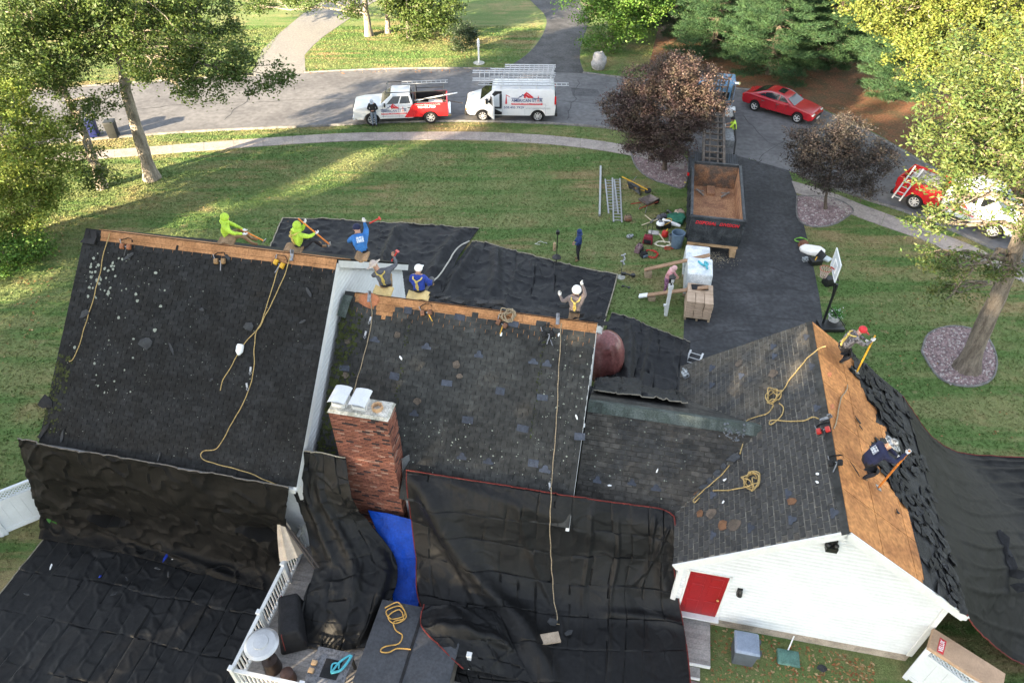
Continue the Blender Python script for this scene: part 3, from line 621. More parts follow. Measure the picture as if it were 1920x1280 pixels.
b = MB(); b.add([W(u0-.03+(.0), v0-.03, CT), W(u1+.03, v0-.03, CT), W(u1+.03, v1+.03, CT), W(u0-.03, v1+.03, CT), W(u0+.02, v0+.02, CT+.09), W(u1-.02, v0+.02, CT+.09), W(u1-.02, v1-.02, CT+.09), W(u0+.02, v1-.02, CT+.09)], [(0, 1, 5, 4), (1, 2, 6, 5), (2, 3, 7, 6), (3, 0, 4, 7), (4, 5, 6, 7), (3, 2, 1, 0)])
b.build('chimney_crown', M('crown_mortar', (.55, .53, .48), .9, .3, 3, .4, 30, col2=(.25, .25, .22)), CHM)
WMET = M('white_sheet_metal', (.56, .57, .58), .4, .05, 3, spec=.5)
for uu in (-6.80, -6.26):
    b = MB(); prof = [(-.225, .15), (-.19, .18), (-.09, .205), (.09, .205), (.19, .18), (.225, .15)]
    vs = [W(uu+dx, v0+.30+dv, CT+.09+z+.12) for dv in (-.30, .30) for dx, z in prof]; k = len(prof)
    b.add(vs+[p-Vector((0, 0, .012)) for p in vs], [(i, i+1, i+1+k, i+k) for i in range(k-1)]+[(2*k+i+k, 2*k+i+1+k, 2*k+i+1, 2*k+i) for i in range(k-1)])
    for dx in (-.19, .19): b.box(W(uu+dx, v0+.29, CT+.2), (.02, .28, .26), zr)
    b.box(W(uu, v0+.29, CT+.14), (.34, .34, .12), zr); b.build('chimney_cap', WMET, CHM)
b = MB(); b.lathe([(.15, 0), (.15, .12), (.12, .12), (.11, .0)], W(-5.82, v0+.27, CT+.085), 8); b.build('flue_tile', M('clay', (.52, .33, .19), .85, .2, 6), CHM)
b = MB(); b.prism([(0, 0), (.42, .0), (.46, .7), (.1, .75)], lambda a, c, w: W(-5.46+a*.35+w, 11.5+a*.6, 3.55+c), .02); b.build('chimney_flashing', M('galvanised', (.45, .48, .52), .35, .2, 4, metal=.8), CHM)
# ---- moss, lichen, old nails and patches on the slopes
def spots(name, sl, n, a0, a1, b0, b1, r0, r1, mat, parent, pw=3, w=.017, keep=None):
    m = MB(); k = 0
    while k < n:
        a, c = random.uniform(a0, a1), random.uniform(b0, b1); k += 1
        if keep and not keep(a, c): continue
        r = r0+(r1-r0)*random.random()**pw; q = random.randint(5, 7); ph = random.random()*6
        P = [(a+r*math.cos(ph+6.283*i/q)*random.uniform(.6, 1.15), c+r*math.sin(ph+6.283*i/q)*random.uniform(.6, 1.15)) for i in range(q)]
        m.add([sl.P(x, y, w+.002) for x, y in P]+[sl.P(a, c, w+.006)], [(i, (i+1) % q, q) for i in range(q)])
    o = m.build(name, mat, parent); o['kind'] = 'stuff'
spots('lichen', SA, 380, .1, WA-.1, .2, SA_L-.5, .006, .020, LICH, ra, 4)
spots('lichen', SA, 60, .3, 3.0, 1.5, SA_L-.5, .015, .07, LICH, ra, 3)
spots('lichen', SA, 36, .4, 1.3, 4.2, SA_L-.7, .02, .06, LICH, ra, 1)
spots('moss', SA, 260, 0, .6, .3, 2.6, .02, .06, MOSS, ra, 1, keep=lambda a, c: random.random() > a*1.6)
spots('lichen', SBs, 260, 2.2, WB, .3, 2.4, .006, .03, LICH, rb, 3)
spots('lichen', SBs, 60, WB-1.2, WB-.05, 2.5, SB_L-.5, .01, .035, LICH, rb, 2)
spots('moss', SBs, 1000, 0.02, 1.0, .9, SB_L-.4, .02, .07, MOSS, rb, 1, keep=lambda a, c: random.random() > a*1.25)
for ax in (2.05, 5.95): spots('moss', SBs, 60, ax-.05, ax+.06, 2.2, SB_L-.6, .008, .03, MOSS, rb, 1)
spots('lichen', SLk, 130, .1, 3.4, .2, SLk_L-.3, .006, .03, LICH, rl, 3)
PATCH = M('blue_grey_patch', (.055, .064, .085), .8, .2, 8, isl=.25); RUST = M('bare_spot', (.17, .085, .045), .85, .3, 6, isl=.2); TAN = M('tan_spot', (.12, .095, .075), .85, .3, 6, isl=.2)
def patches(sl, pts, mat, parent, kind='patch', s=.27, name='shingle_patch'):
    for px, py in pts:
        a, c = sl.at(px, py); m = MB(); w = s*random.uniform(.85, 1.2); h = s*random.uniform(.55, .75)
        if kind == 'arch': P = [(-w/2, -h*.4), (w/2, -h*.4), (w/2, 0), (w*.28, h*.1), (w*.2, h*.5), (0, h*.65), (-w*.2, h*.5), (-w*.28, h*.1), (-w/2, 0)]
        elif kind == 'blob': q = 9; P = [(w*.55*math.cos(6.283*i/q)*random.uniform(.7, 1.15), w*.5*math.sin(6.283*i/q)*random.uniform(.7, 1.15)) for i in range(q)]
        else: P = [(-w/2, -h/2), (w/2, -h/2), (w/2, h/2), (-w/2, h/2)]
        rr = random.gauss(0, .05); P = [(x*math.cos(rr)-y*math.sin(rr), x*math.sin(rr)+y*math.cos(rr)) for x, y in P]
        m.prism(P, lambda x, y, q: sl.P(a+x, c+y, .016+q), .005); m.build(name, mat, parent)
patches(SBs, [(765, 582), (862, 595), (646, 690), (740, 705), (838, 718), (938, 733), (1017, 745), (877, 787), (980, 803), (1087, 818), (962, 607), (1000, 868)], PATCH, rb)
patches(SBs, [(703, 637), (800, 650), (898, 665), (1000, 678), (1026, 682), (866, 856), (916, 865), (1022, 880), (777, 775)], PATCH, rb, 'arch')
patches(SBs, [(652, 640), (745, 628), (856, 683), (862, 705), (783, 752), (648, 703)], TAN, rb, 'blob', .2, 'bare_spot')
patches(SLk, [(1120, 900), (1185, 905), (1230, 915)], PATCH, rl, 'arch')
patches(SGl, [(1450, 650), (1512, 632), (1335, 690), (1335, 722), (1390, 705), (1522, 687), (1532, 765), (1452, 668), (1337, 928), (1408, 990), (1337, 1003), (1485, 975), (1564, 962), (1478, 926)], PATCH, rg, 'arch')
patches(SGl, [(1313, 963), (1355, 985), (1484, 940), (1302, 920)], RUST, rg, 'blob', .24, 'bare_spot')
patches(SGl, [(1333, 962), (1378, 983), (1385, 682), (1450, 700)], TAN, rg, 'blob', .32, 'bare_spot')
patches(SA, [(700, 0)][:0], PATCH, ra)
patches(SBs, [(693, 562)], WOODR, rb, 'blob', .5, 'bare_spot')
b = MB()
for px, py in ((1552-0, 700), (1557, 760)): a, c = SGl.at(px, py); b.prism([(0, 0), (.16, 0), (.16, .1), (0, .1)], lambda x, y, q: SGl.P(a+x, c+y, .02+q), .01)
b.build('torn_ridge_flap', WOODR, rg)
# ================================================================ tarpaulins
def tarp_mat(name, c, c2, rough=.42, spec=.45):
    return M(name, c, rough, .25, 1.1, .5, 240, col2=c2, spec=spec, bdist=.003, lo=.45, hi=.75)
TARP = tarp_mat('tarp_black', (.0085, .0087, .0092), (.014, .0142, .0148), .62, .13)
TARPS = tarp_mat('tarp_black_satin', (.0085, .0088, .0095), (.013, .0133, .014), .50, .20)
TARPF = tarp_mat('tarp_black_lawn', (.013, .0138, .016), (.021, .022, .025), .6, .2)
TARPD = tarp_mat('tarp_black_curtain', (.005, .005, .0052), (.0095, .0092, .0088), .6, .12)  # hung tarp: near black with slightly lighter, warmer noise patches
BLUE = M('tarp_blue', (.0, .050, .36), .5, .2, 2, .6, 30, spec=.2)
HEMR = M('hem_red', (.15, .022, .018), .7, .2, 8); HEMT = M('hem_tan', (.30, .27, .21), .8, .2, 8)
def grid_curve(rows, nu, nv):
    R1 = [crom(r, max(1, round(nu/(len(r)-1)))) for r in rows]; nuu = len(R1[0])
    cols = [crom([R1[i][j] for i in range(len(R1))], max(1, round(nv/(len(rows)-1)))) for j in range(nuu)]
    return cols, nuu, len(cols[0])                 # cols[j][i]
def sheet(name, rows, mat, label, nu=90, nv=90, fold=(.62, .62), amp=.02, wr=.03, seed=0, hem=None, hem_mat=None, extra=None, wsc=1.0, minz=None, quilt=1., hem_r=.018, crumple=(.05, 1.3)):
    C, nuu, nvv = grid_curve(rows, nu, nv); rr = random.Random(seed); off = Vector((seed*7.3, seed*3.1, seed*1.7))
    # arc lengths along the middle
    mj, mi = nuu//2, nvv//2
    lu = [0]; 
    for j in range(1, nuu): lu.append(lu[-1]+(C[j][mi]-C[j-1][mi]).length)
    lv_ = [0]
    for i in range(1, nvv): lv_.append(lv_[-1]+(C[mj][i]-C[mj][i-1]).length)
    cell = {}
    def cr(a, b):
        if (a, b) not in cell: cell[(a, b)] = (rr.uniform(-1, 1), rr.uniform(-1, 1), rr.uniform(-1, 1), rr.random())
        return cell[(a, b)]
    V = []; 
    for i in range(nvv):
        for j in range(nuu):
            p = C[j][i]; tu = C[min(j+1, nuu-1)][i]-C[max(j-1, 0)][i]; tv = C[j][min(i+1, nvv-1)]-C[j][max(i-1, 0)]
            n = tu.cross(tv); n = n.normalized() if n.length > 1e-8 else Vector((0, 0, 1))
            if n.z < 0: n = -n
            q = p*wsc+off
            xu = lu[j]+.10*noise.noise(q*.7); xv = lv_[i]+.10*noise.noise(q*.7+Vector((9, 0, 0)))
            a, fa = divmod(xu/fold[0], 1); b, fb = divmod(xv/fold[1], 1); cc = cr(int(a), int(b))
            h = quilt*amp*(cc[0]*(fa-.5)+cc[1]*(fb-.5))
            for fr, wd, lz in ((fa, fold[0], cc[2]), (fb, fold[1], cc[3])):
                dd = min(fr, 1-fr)*wd; h += -quilt*amp*1.0*math.exp(-(dd/.02)**2)*max(0, abs(lz)*1.5-.3)
            h += wr*(noise.noise(q*.8)*.8+noise.noise(Vector((q.x*2.2, q.y*2.2, q.z*3))+Vector((3, 1, 8)))*.25)
            rd = 1-abs(noise.noise(q*1.7+Vector((11, 5, 2)))*2); h += wr*1.3*max(0, rd-.72)*1.6
            rd = 1-abs(noise.noise(Vector((q.x*4.5+q.y, q.y*4.5-q.x, q.z*4.5)))*2.2); h += wr*.45*max(0, rd-.68)
            if crumple:
                vd, vp = noise.voronoi(q*crumple[1]); sp_ = vp[0]; tl = noise.noise_vector(sp_*17.3); dq = q*crumple[1]-sp_; h += crumple[0]*(tl.x*dq.x+tl.y*dq.y+tl.z*dq.z)/crumple[1]*2*min(1, (vd[1]-vd[0])*5+.25)
            if extra: h += extra(j/(nuu-1), i/(nvv-1))
            w = p+n*h
            if minz is not None and w.z < minz: w.z = minz+.004*rr.random()
            V.append(w)
    b = MB(); b.v = V; b.f = [(i*nuu+j, i*nuu+j+1, (i+1)*nuu+j+1, (i+1)*nuu+j) for i in range(nvv-1) for j in range(nuu-1)]; b.mi = [0]*len(b.f)
    me = b.mesh(name, mat, smooth=True, angle=32); o = link(name, me); tag(o, label, 'tarp', 'black tarps protecting the yard' if mat in (TARP, TARPD, TARPF, TARPS) else None)
    sd = o.modifiers.new('thickness', 'SOLIDIFY'); sd.thickness = .006
    edges = {'t': [j for j in range(nuu)], 'b': [(nvv-1)*nuu+j for j in range(nuu)], 'l': [i*nuu for i in range(nvv)], 'r': [i*nuu+nuu-1 for i in range(nvv)]}
    for e in (hem or ''):
        m = MB(); m.tube([V[k]+Vector((0, 0, .012)) for k in edges[e]], hem_r, 5); m.build('hem', hem_mat or HEMT, o)
    return o
def gr(rows): return [[G(*p) if len(p) == 3 else p[0] for p in r] for r in rows]
def ridge(s0, t0, s1, t1, h, w):
    dx, dy = s1-s0, t1-t0; L = math.hypot(dx, dy)
    def f(s, t):
        k = ((s-s0)*dx+(t-t0)*dy)/L/L; d = ((s-s0)*dy-(t-t0)*dx)/L
        return h*math.exp(-(d/w)**2)*max(0, min(1, k*6, (1-k)*6+.3)) if -.05 < k < 1.1 else 0
    return f
def summed(*fs): return lambda s, t: sum(f(s, t) for f in fs)
# behind the left wing: a curtain hung from the eave and a sheet over the yard
sheet('tarp', [[W(-16.35, 10.2, 4.15), W(-14, 10.2, 4.12), W(-11, 10.18, 4.14), W(-8.12, 10.2, 4.1)], [W(-16.4, 9.95, 3.3), W(-14, 9.95, 3.2), W(-11, 9.9, 3.1), W(-8.3, 9.9, 3.2)],
               [W(-16.75, 9.85, 1.9), W(-14, 9.95, 1.8), W(-11, 9.95, 1.7), W(-8.55, 9.95, 1.8)], [W(-17.1, 9.8, .5), W(-14, 9.9, .4), W(-11, 9.75, .4), W(-8.6, 9.7, .5)], [W(-17.1, 9.45, .08), W(-14.1, 9.5, .08), W(-11, 9.3, .08), W(-8.6, 9.2, .12)]],
      TARPD, 'black tarp hung like a curtain from the left eave', 150, 90, (.9, 1.8), .012, .09, 1, 't', M('hem_grey', (.16, .145, .13), .8, .2), summed(ridge(.02, .45, .35, .7, .12, .05), ridge(.5, .2, .98, .6, .10, .05), ridge(.2, .6, .75, .95, .14, .05), ridge(.85, .3, .95, .9, .12, .04), ridge(.05, .1, .2, .6, .1, .04)), crumple=(.09, 1.1))
sheet('tarp', [[W(-17.0+.15*k, v, .03) for k in (0,)]+[W(-14.5, v, .05), W(-12, v, .07), W(-10, v, .07), W(-8.62, v, .05)] for v in (9.75, 8.6, 7.4, 6.2, 5, 3.8)], TARPS, 'black tarp spread flat over the back yard left of the deck', 260, 200, (.52, 1.3), .04, .026, 2, 'l', None, None, 1., .012, crumple=(.045, 1.1))
# left of the chimney
sheet('tarp', gr([[(552, 846, 4.62), (600, 849, 4.58), (648, 858, 4.5)], [(546, 903, 3.6), (605, 915, 3.55), (662, 935, 3.6)], [(572, 985, 2.35), (632, 985, 2.5), (692, 978, 2.4)], [(588, 1062, 1.55), (655, 1055, 1.75), (738, 1040, 1.5)], [(572, 1115, 1.35), (645, 1110, 1.55), (744, 1092, 1.15)], [(562, 1165, .95), (640, 1172, 1.15), (722, 1142, .95)], [(566, 1214, .66), (632, 1218, .68), (694, 1212, .68)]]),
      TARPS, 'black tarp draped off the roof left of the brick chimney', 80, 130, (.6, .55), .035, .06, 3, 't', None, summed(ridge(.45, .1, .6, .75, .16, .06), ridge(.2, .05, .3, .5, .12, .05), ridge(.85, .45, .75, .95, .18, .07)), 1., .625)
o = sheet('tarp', gr([[(690, 955, 2.35), (730, 962, 2.35), (778, 975, 2.35)], [(712, 1010, 1.75), (745, 1015, 1.7), (786, 1030, 1.6)], [(730, 1065, 1.2), (755, 1070, 1.1), (786, 1080, 1.1)], [(738, 1135, .66), (755, 1138, .68), (785, 1140, .68)]]), BLUE,
      'bright blue tarp between the chimney foot and the black tarps', 50, 90, (.5, .5), .008, .03, 4, None)
# middle sheet from the roof down over the deck
mid = [[(762, 881, 4.06), (900, 903, 4.06), (1040, 925, 4.05), (1150, 942, 3.55), (1235, 953, 3.36), (1264, 968, 3.32)], [(764, 918, 3.6), (890, 948, 3.6), (1035, 968, 3.5), (1150, 983, 3.05), (1235, 995, 2.98), (1268, 1012, 2.95)], [(772, 985, 2.4), (880, 1010, 2.6), (1030, 1040, 2.2), (1150, 1050, 2.0), (1230, 1052, 1.9), (1264, 1060, 2.0)],
       [(780, 1050, 1.55), (880, 1070, 1.75), (1030, 1100, 1.3), (1140, 1110, 1.25), (1220, 1112, 1.1), (1272, 1120, 1.1)], [(782, 1112, 1.0), (880, 1130, 1.25), (1030, 1150, .85), (1140, 1160, .78), (1225, 1160, .75), (1281, 1170, .72)], [(810, 1185, .9), (890, 1200, 1.0), (1030, 1220, .74), (1140, 1225, .72), (1225, 1225, .7), (1289, 1225, .66)], [(850, 1275, .68), (910, 1290, .7), (1030, 1300, .68), (1140, 1300, .68), (1225, 1300, .66), (1297, 1300, .65)]]
sheet('tarp', gr(mid), TARPS, 'large black tarp with red hem draped from the middle roof over the deck', 240, 240, (.5, .9), .036, .02, 5, 'tlr', HEMR, summed(ridge(.03, .05, .42, .98, .34, .035), ridge(.05, .02, .75, .32, .05, .03), ridge(.7, .45, .86, .95, -.08, .05), ridge(.8, .2, .9, .5, .14, .05), ridge(.55, .62, .98, .68, .10, .03), ridge(.34, .6, .3, 1, .12, .04), ridge(.52, .05, .5, .9, .05, .008), ridge(.62, .1, .6, .95, .06, .008), ridge(.3, .1, .45, .8, .06, .01), ridge(.78, .05, .74, .5, .06, .01), ridge(.9, .1, .7, .45, .08, .012), ridge(.12, .3, .3, .95, .06, .012)), 1., .64, crumple=(.04, 1.1))
sheet('tarp', gr([[(795, 1132, 1.62), (850, 1135, 1.58), (908, 1140, 1.35), (935, 1150, 1.2)], [(790, 1172, 1.62), (855, 1178, 1.66), (925, 1185, 1.35), (955, 1195, 1.15)], [(830, 1215, 1.58), (880, 1215, 1.5), (940, 1225, 1.1), (975, 1235, .95)], [(868, 1254, 1.5), (900, 1258, 1.2), (955, 1270, .9), (1000, 1280, .8)]]), TARPS,
      'rumpled black tarp corner with red hem folded over the hot tub', 60, 60, (.5, .5), .03, .07, 6, 'l', HEMR, summed(ridge(.1, .3, .9, .5, .18, .1), ridge(.3, 0, .6, .9, .1, .06)))
# on the front lawn
sheet('tarp', gr([[(530, 408, .05), (640, 412, .06), (760, 419, .07), (898, 430, .06)], [(512, 450, .05), (640, 452, .1), (750, 460, .15), (878, 455, .1)], [(498, 495, .08), (640, 500, .25), (750, 505, .3), (852, 500, .15)], [(480, 560, .08), (640, 570, .3), (750, 575, .4), (840, 575, .2)]]), TARPF,
      'black tarp over the lawn beyond the left roof ridge', 130, 60, (1.1, 1.6), .04, .10, 7, 'tl', HEMT, summed(ridge(.66, .0, .52, 1, .28, .02), ridge(.93, 0, .84, .8, .22, .03)), 1., .02, hem_r=.03)
sheet('tarp', gr([[(885, 451, .07), (960, 468, .14), (1050, 492, .07), (1158, 515, .05)], [(845, 510, .25), (950, 520, .3), (1050, 540, .25), (1148, 552, .06)], [(820, 570, .3), (930, 590, .5), (1040, 610, .5), (1134, 600, .06)], [(800, 640, .3), (930, 660, .5), (1040, 680, .5), (1120, 660, .1)]]), TARPF,
      'black tarp over the lawn beyond the middle roof ridge', 130, 80, (1.0, 1.8), .05, .10, 8, 'tr', HEMT, summed(ridge(.1, .0, .02, 1, .3, .03), ridge(.22, .0, .3, .5, .25, .03), ridge(.4, .1, .33, 1, .1, .02)), 1., .02, hem_r=.03)
sheet('tarp', gr([[(1146, 588, .05), (1180, 596, .07), (1232, 616, .06), (1294, 641, .05)], [(1134, 625, .15), (1180, 640, .35), (1230, 652, .2), (1290, 665, .25)], [(W(-.75, 19.3, .5),), (W(.2, 19.4, .9),), (W(1.4, 19.3, .5),), (W(2.5, 19.0, .7),)], [(W(-.6, 17.6, 2.5),), (W(.4, 17.7, 2.55),), (W(1.5, 17.6, 2.4),), (W(2.15, 17.5, 2.6),)], [(W(-.6, 15.35, 4.16),), (W(.4, 15.35, 4.16),), (W(1.4, 15.3, 4.18),), (W(2.2, 15.3, 4.18),)]]), TARPF,
      'black tarp over the front planting between house and garage', 80, 110, (.8, 1.6), .06, .10, 9, 'tb', HEMT, summed(ridge(.3, .1, .45, .7, .25, .05), ridge(.6, .0, .5, .5, .12, .03)), 1., .02)
# right of the garage
sheet('tarp', [[W(9.0, 10.45, 3.30), W(9.0, 12.6, 3.30), W(9.0, 15.2, 3.30), W(9.0, 17.9, 3.28)]]+gr([[(1832, 1180, 2.3), (1850, 1050, 2.2), (1800, 930, 2.0), (1732, 800, 1.8)], [(1872, 1216, 1.25), (1900, 1060, 1.1), (1860, 950, .9), (1772, 838, .45)], [(1922, 1247, .5), (1960, 1080, .4), (1920, 960, .3), (1835, 853, .08)], [(2050, 1300, .1), (2080, 1100, .1), (2060, 970, .1), (1965, 858, .05)]]), TARP,
      'black tarp sloping from the garage eave to the right lawn', 200, 90, (1.9, 2.4), .012, .03, 10, 'lr', HEMR, summed(*[ridge(s0, .03, s0+ds, 1, hh*.5, ww*.8) for s0, ds, hh, ww in ((.05, .1, .06, .012), (.16, .14, .08, .014), (.27, .12, .05, .01), (.36, .16, .10, .016), (.46, .13, .06, .012), (.55, .15, .09, .015), (.64, .12, .05, .01), (.72, .12, .10, .016), (.82, .09, .07, .012), (.9, .06, .08, .014))]), 1., .03, crumple=(.05, 1.2))
# maroon cover over a front shrub
b = MB(); c0 = W(-.5, 20.4, 0); b.lathe([(.5, 0), (.53, .12), (.58, .25), (.63, .45), (.68, .7), (.7, .95), (.7, 1.2), (.67, 1.45), (.62, 1.65), (.54, 1.85), (.45, 2.0), (.34, 2.09), (.22, 2.15), (.12, 2.19), (.04, 2.2)], c0, 64)
for i, p in enumerate(b.v):
    q = Vector(p); d = q-c0; k = 1+.10*noise.noise(q*1.6)+.06*(1-abs(noise.noise(Vector((d.x*5, d.y*5, d.z*1.6)))*2))+.03*math.sin(math.atan2(d.y, d.x)*11+d.z*3)*(1-d.z/2.4); b.v[i] = (c0.x+d.x*k, c0.y+d.y*k, d.z*(1+.04*noise.noise(q*2.3)))
tag(b.build('shrub_cover', M('maroon_sheet', (.22, .088, .084), .3, .3, 1.6, .5, 12, col2=(.12, .035, .03), spec=.5), smooth=True, angle=24), 'maroon plastic cover over a round shrub beside the middle roof', 'shrub cover')
# ================================================================ deck, landing, fences
DECKM = M('deck_board', (.30, .28, .265), .75, .2, 2.5, .3, 40, isl=.10, col2=(.24, .225, .215), bdist=.004)
DK = thing('deck', 'grey board deck with white railing behind the house', 'deck', W(-5.5, 8.5, 0)); zr4 = Matrix.Rotation(-HA, 4, 'Z')
v = 6.35
while v < 11.4:
    m = MB(); m.box(W(-3.5, v, .585), (10.0, .138, .03), zr); m.build('deck_board', DECKM, DK); v += .145
b = MB(); b.box(W(-3.5, 6.24, .42), (10.0, .04, .3), zr); b.build('deck_skirt', TRIM, DK); b = MB(); b.box(W(-8.53, 8.8, .42), (.04, 5.1, .3), zr); b.build('deck_skirt', TRIM, DK)
def post(u, v, z0=.0, z1=1.58): m = MB(); m.box(W(u, v, (z0+z1)/2), (.105, .105, z1-z0), zr); m.box(W(u, v, z1+.02), (.14, .14, .04), zr, top=.85); m.build('post', TRIM, DK)
for v in (6.38, 7.9, 9.37, 10.62): post(-8.5, v)
for u in (-6.6, -4.7, -2.72): post(u, 6.38)
post(-2.72, 7.9)
for z, h in ((1.48, .05), (.74, .05)):
    m = MB(); m.box(W(-8.5, 8.5, z), (.09, 4.1, h), zr); m.build('rail', TRIM, DK); m = MB(); m.box(W(-5.6, 6.38, z), (5.65, .09, h), zr); m.build('rail', TRIM, DK)
bal = MB(); bal.box((0, 0, 0), (.035, .035, .70)); bal = bal.mesh('baluster', TRIM)
v = 6.52
while v < 10.55: link('baluster', bal, DK, mtx=Matrix.Translation(W(-8.5, v, 1.11)) @ zr4); v += .118
u = -8.37
while u < -2.8: link('baluster', bal, DK, mtx=Matrix.Translation(W(u, 6.38, 1.11)) @ zr4); u += .125
LD = thing('landing', 'weathered board landing with a step under the red door', 'landing', W(2.6, 10, 0))
for i in range(9): m = MB(); m.box(W(2.55, 10.66-i*.145, .30), (1.95, .138, .04), zr); m.build('deck_board', DECKM, LD)
m = MB(); m.box(W(2.55, 9.43, .27), (1.95, .03, .12), zr); m.build('fascia', TRIM, LD)
for i in range(2): m = MB(); m.box(W(2.4, 9.34-i*.145, .17), (1.75, .138, .04), zr); m.build('deck_board', DECKM, LD)
m = MB(); m.box(W(2.4, 9.11, .15), (1.75, .03, .1), zr); m.build('fascia', TRIM, LD)
poly_sheet('gravel_path', [W(1.0, 9.1, 0), W(3.35, 9.1, 0), W(3.3, 5, 0), W(1, 5, 0)], .02, STONE)['label'] = 'mauve gravel path below the landing'
VINYL = M('white_vinyl', (.58, .62, .66), .4, .04, 2, spec=.4)
def fence(name, label, p, q, h=1.8, lat=.36, np_=3):
    p, q = Vector((p.x, p.y, 0)), Vector((q.x, q.y, 0)); d = (q-p); L = d.length; d.normalize(); n = Vector((-d.y, d.x, 0)); T = thing(name, label, 'fence', p); rot = Matrix((d, n, Vector((0, 0, 1)))).transposed()
    f = lambda x, z, w=0.: p+d*x+n*w+Vector((0, 0, z))
    for i in range(np_+1): m = MB(); m.box(f(L*i/np_, h/2+.03), (.13, .13, h+.06), rot); m.box(f(L*i/np_, h+.09), (.17, .17, .06), rot, top=.3); m.build('post', VINYL, T)
    for i in range(np_):
        a, c = L*i/np_+.065, L*(i+1)/np_-.065; mid_, w = (a+c)/2, c-a
        for z, hh in ((h-.03, .06), (h-lat-.05, .1), (.16, .16)): m = MB(); m.box(f(mid_, z), (w, .09, hh), rot); m.build('rail', VINYL, T)
        k = max(1, round(w/.28))
        for j in range(k): m = MB(); m.box(f(a+w*(j+.5)/k, (.24+h-lat-.1)/2), (w/k-.004, .045, h-lat-.1-.24), rot); m.build('board', VINYL, T)
        z0, z1 = h-lat, h-.06; s = .115; x = a-(z1-z0)
        while x < c:
            for sg in (1, -1):
                xa, xb = x, x+(z1-z0); za, zb = (z0, z1) if sg > 0 else (z1, z0)
                if xa < a: za += (zb-za)*(a-xa)/(xb-xa); xa = a
                if xb > c: zb = za+(zb-za)*(c-xa)/(xb-xa); xb = c
                if xb-xa > .03: m = MB(); m.bar(f(xa, za, .012*sg), f(xb, zb, .012*sg), .012, .045, up=n); m.build('lattice_strip', VINYL, T)
            x += s
    return T
fence('vinyl_fence', 'white vinyl fence with lattice top running to the left eave', G(12, 1000), G(128, 952), 1.8, .36, 1)
fence('vinyl_fence', 'white vinyl fence with lattice top leaving the frame bottom left', G(6, 1003), G(12, 1000)+(G(12, 1000)-G(128, 952)).normalized()*2.4, 1.8, .36, 1)
fence('vinyl_fence', 'white vinyl fence panel leaving the garage corner bottom right', W(8.75, 10.35, 0), W(12.6, 7.6, 0), 1.75, .3, 2)
# ================================================================ trees
NPR = np.random.default_rng(11)
def leaf_mesh(name, C, size, mat, aspect=.5, up=.35, jitter=.35, droop=.0, nb=None):
    n = len(C); d = NPR.normal(size=(n, 3)); d[:, 2] = d[:, 2]*.6-droop; d /= np.linalg.norm(d, axis=1)[:, None]
    r = NPR.normal(size=(n, 3)); r[:, 2] += up*3
    if nb is not None: r = NPR.normal(size=(n, 3))*.75+nb*1.5+np.array([0, 0, .5])
    w = np.cross(d, r); w /= (np.linalg.norm(w, axis=1)[:, None]+1e-9)
    s = size*(1+jitter*NPR.uniform(-1, 1, n))[:, None]; d = d*s*.5; w = w*s*.5*aspect; k = NPR.uniform(-.25, .25, n)[:, None]
    V = np.stack([C-d, C+w+d*k, C+d, C-w+d*k], 1).reshape(-1, 3).astype(np.float32)
    me = bpy.data.meshes.new(name); me.vertices.add(4*n); me.vertices.foreach_set('co', V.ravel()); me.loops.add(4*n); me.loops.foreach_set('vertex_index', np.arange(4*n, dtype=np.int32))
    me.polygons.add(n); me.polygons.foreach_set('loop_start', np.arange(0, 4*n, 4, dtype=np.int32)); me.polygons.foreach_set('loop_total', np.full(n, 4, np.int32)); me.update(); me.materials.append(mat)
    return me
def clumps(lobes, per, n, cr, flat=.55, shell=.55):
    """lobes: (centre, (rx,ry,rz)); clump centres lean to the lobe skin; leaves scatter in each"""
    out = []; cen = []
    for c, r in lobes:
        c = np.array(c); r = np.array(r); vol = per*r[0]*r[1]*r[2]; k = max(6, int(vol**.75))
        d = NPR.normal(size=(k, 3)); d /= np.linalg.norm(d, axis=1)[:, None]; q = NPR.uniform(shell**3, 1, k)**(1/3)
        p = c+d*q[:, None]*r; cen.append(p)
    cen = np.concatenate(cen)
    a = NPR.normal(size=(len(cen), n, 3)); a[:, :, 2] *= flat; sc = cr*NPR.uniform(.55, 1.25, (len(cen), 1, 1))
    pts = cen[:, None, :]+a*sc
    nb = a/(np.linalg.norm(a, axis=2)[:, :, None]+1e-6)
    return pts.reshape(-1, 3), cen, nb.reshape(-1, 3)
def bark(name, c, c2): return M(name, c, .9, .3, 5, .8, 18, col2=c2, stretch=(1, 1, .25), bdist=.12)
BARK = bark('bark_grey', (.29, .255, .21), (.15, .13, .105)); BARKD = bark('bark_dark', (.12, .095, .075), (.07, .055, .045))
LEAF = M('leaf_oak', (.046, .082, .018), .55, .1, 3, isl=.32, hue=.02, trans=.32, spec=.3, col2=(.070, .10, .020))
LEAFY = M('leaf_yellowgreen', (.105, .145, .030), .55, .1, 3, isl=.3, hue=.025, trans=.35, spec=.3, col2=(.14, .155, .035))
LEAFB = M('leaf_bright', (.085, .17, .03), .55, .1, 3, isl=.4, hue=.02, trans=.35, spec=.3)
LEAFP = M('leaf_purple', (.070, .044, .042), .55, .1, 2, isl=.4, hue=.03, trans=.2, spec=.3, col2=(.060, .048, .034))
LEAFP2 = M('leaf_purple_grey', (.046, .036, .034), .6, .1, 2, isl=.4, hue=.04, trans=.2, spec=.3, col2=(.052, .046, .038))
PINE = M('needles', (.026, .062, .028), .6, .12, 1.2, isl=.4, hue=.02, trans=.2, spec=.2, col2=(.045, .09, .036))
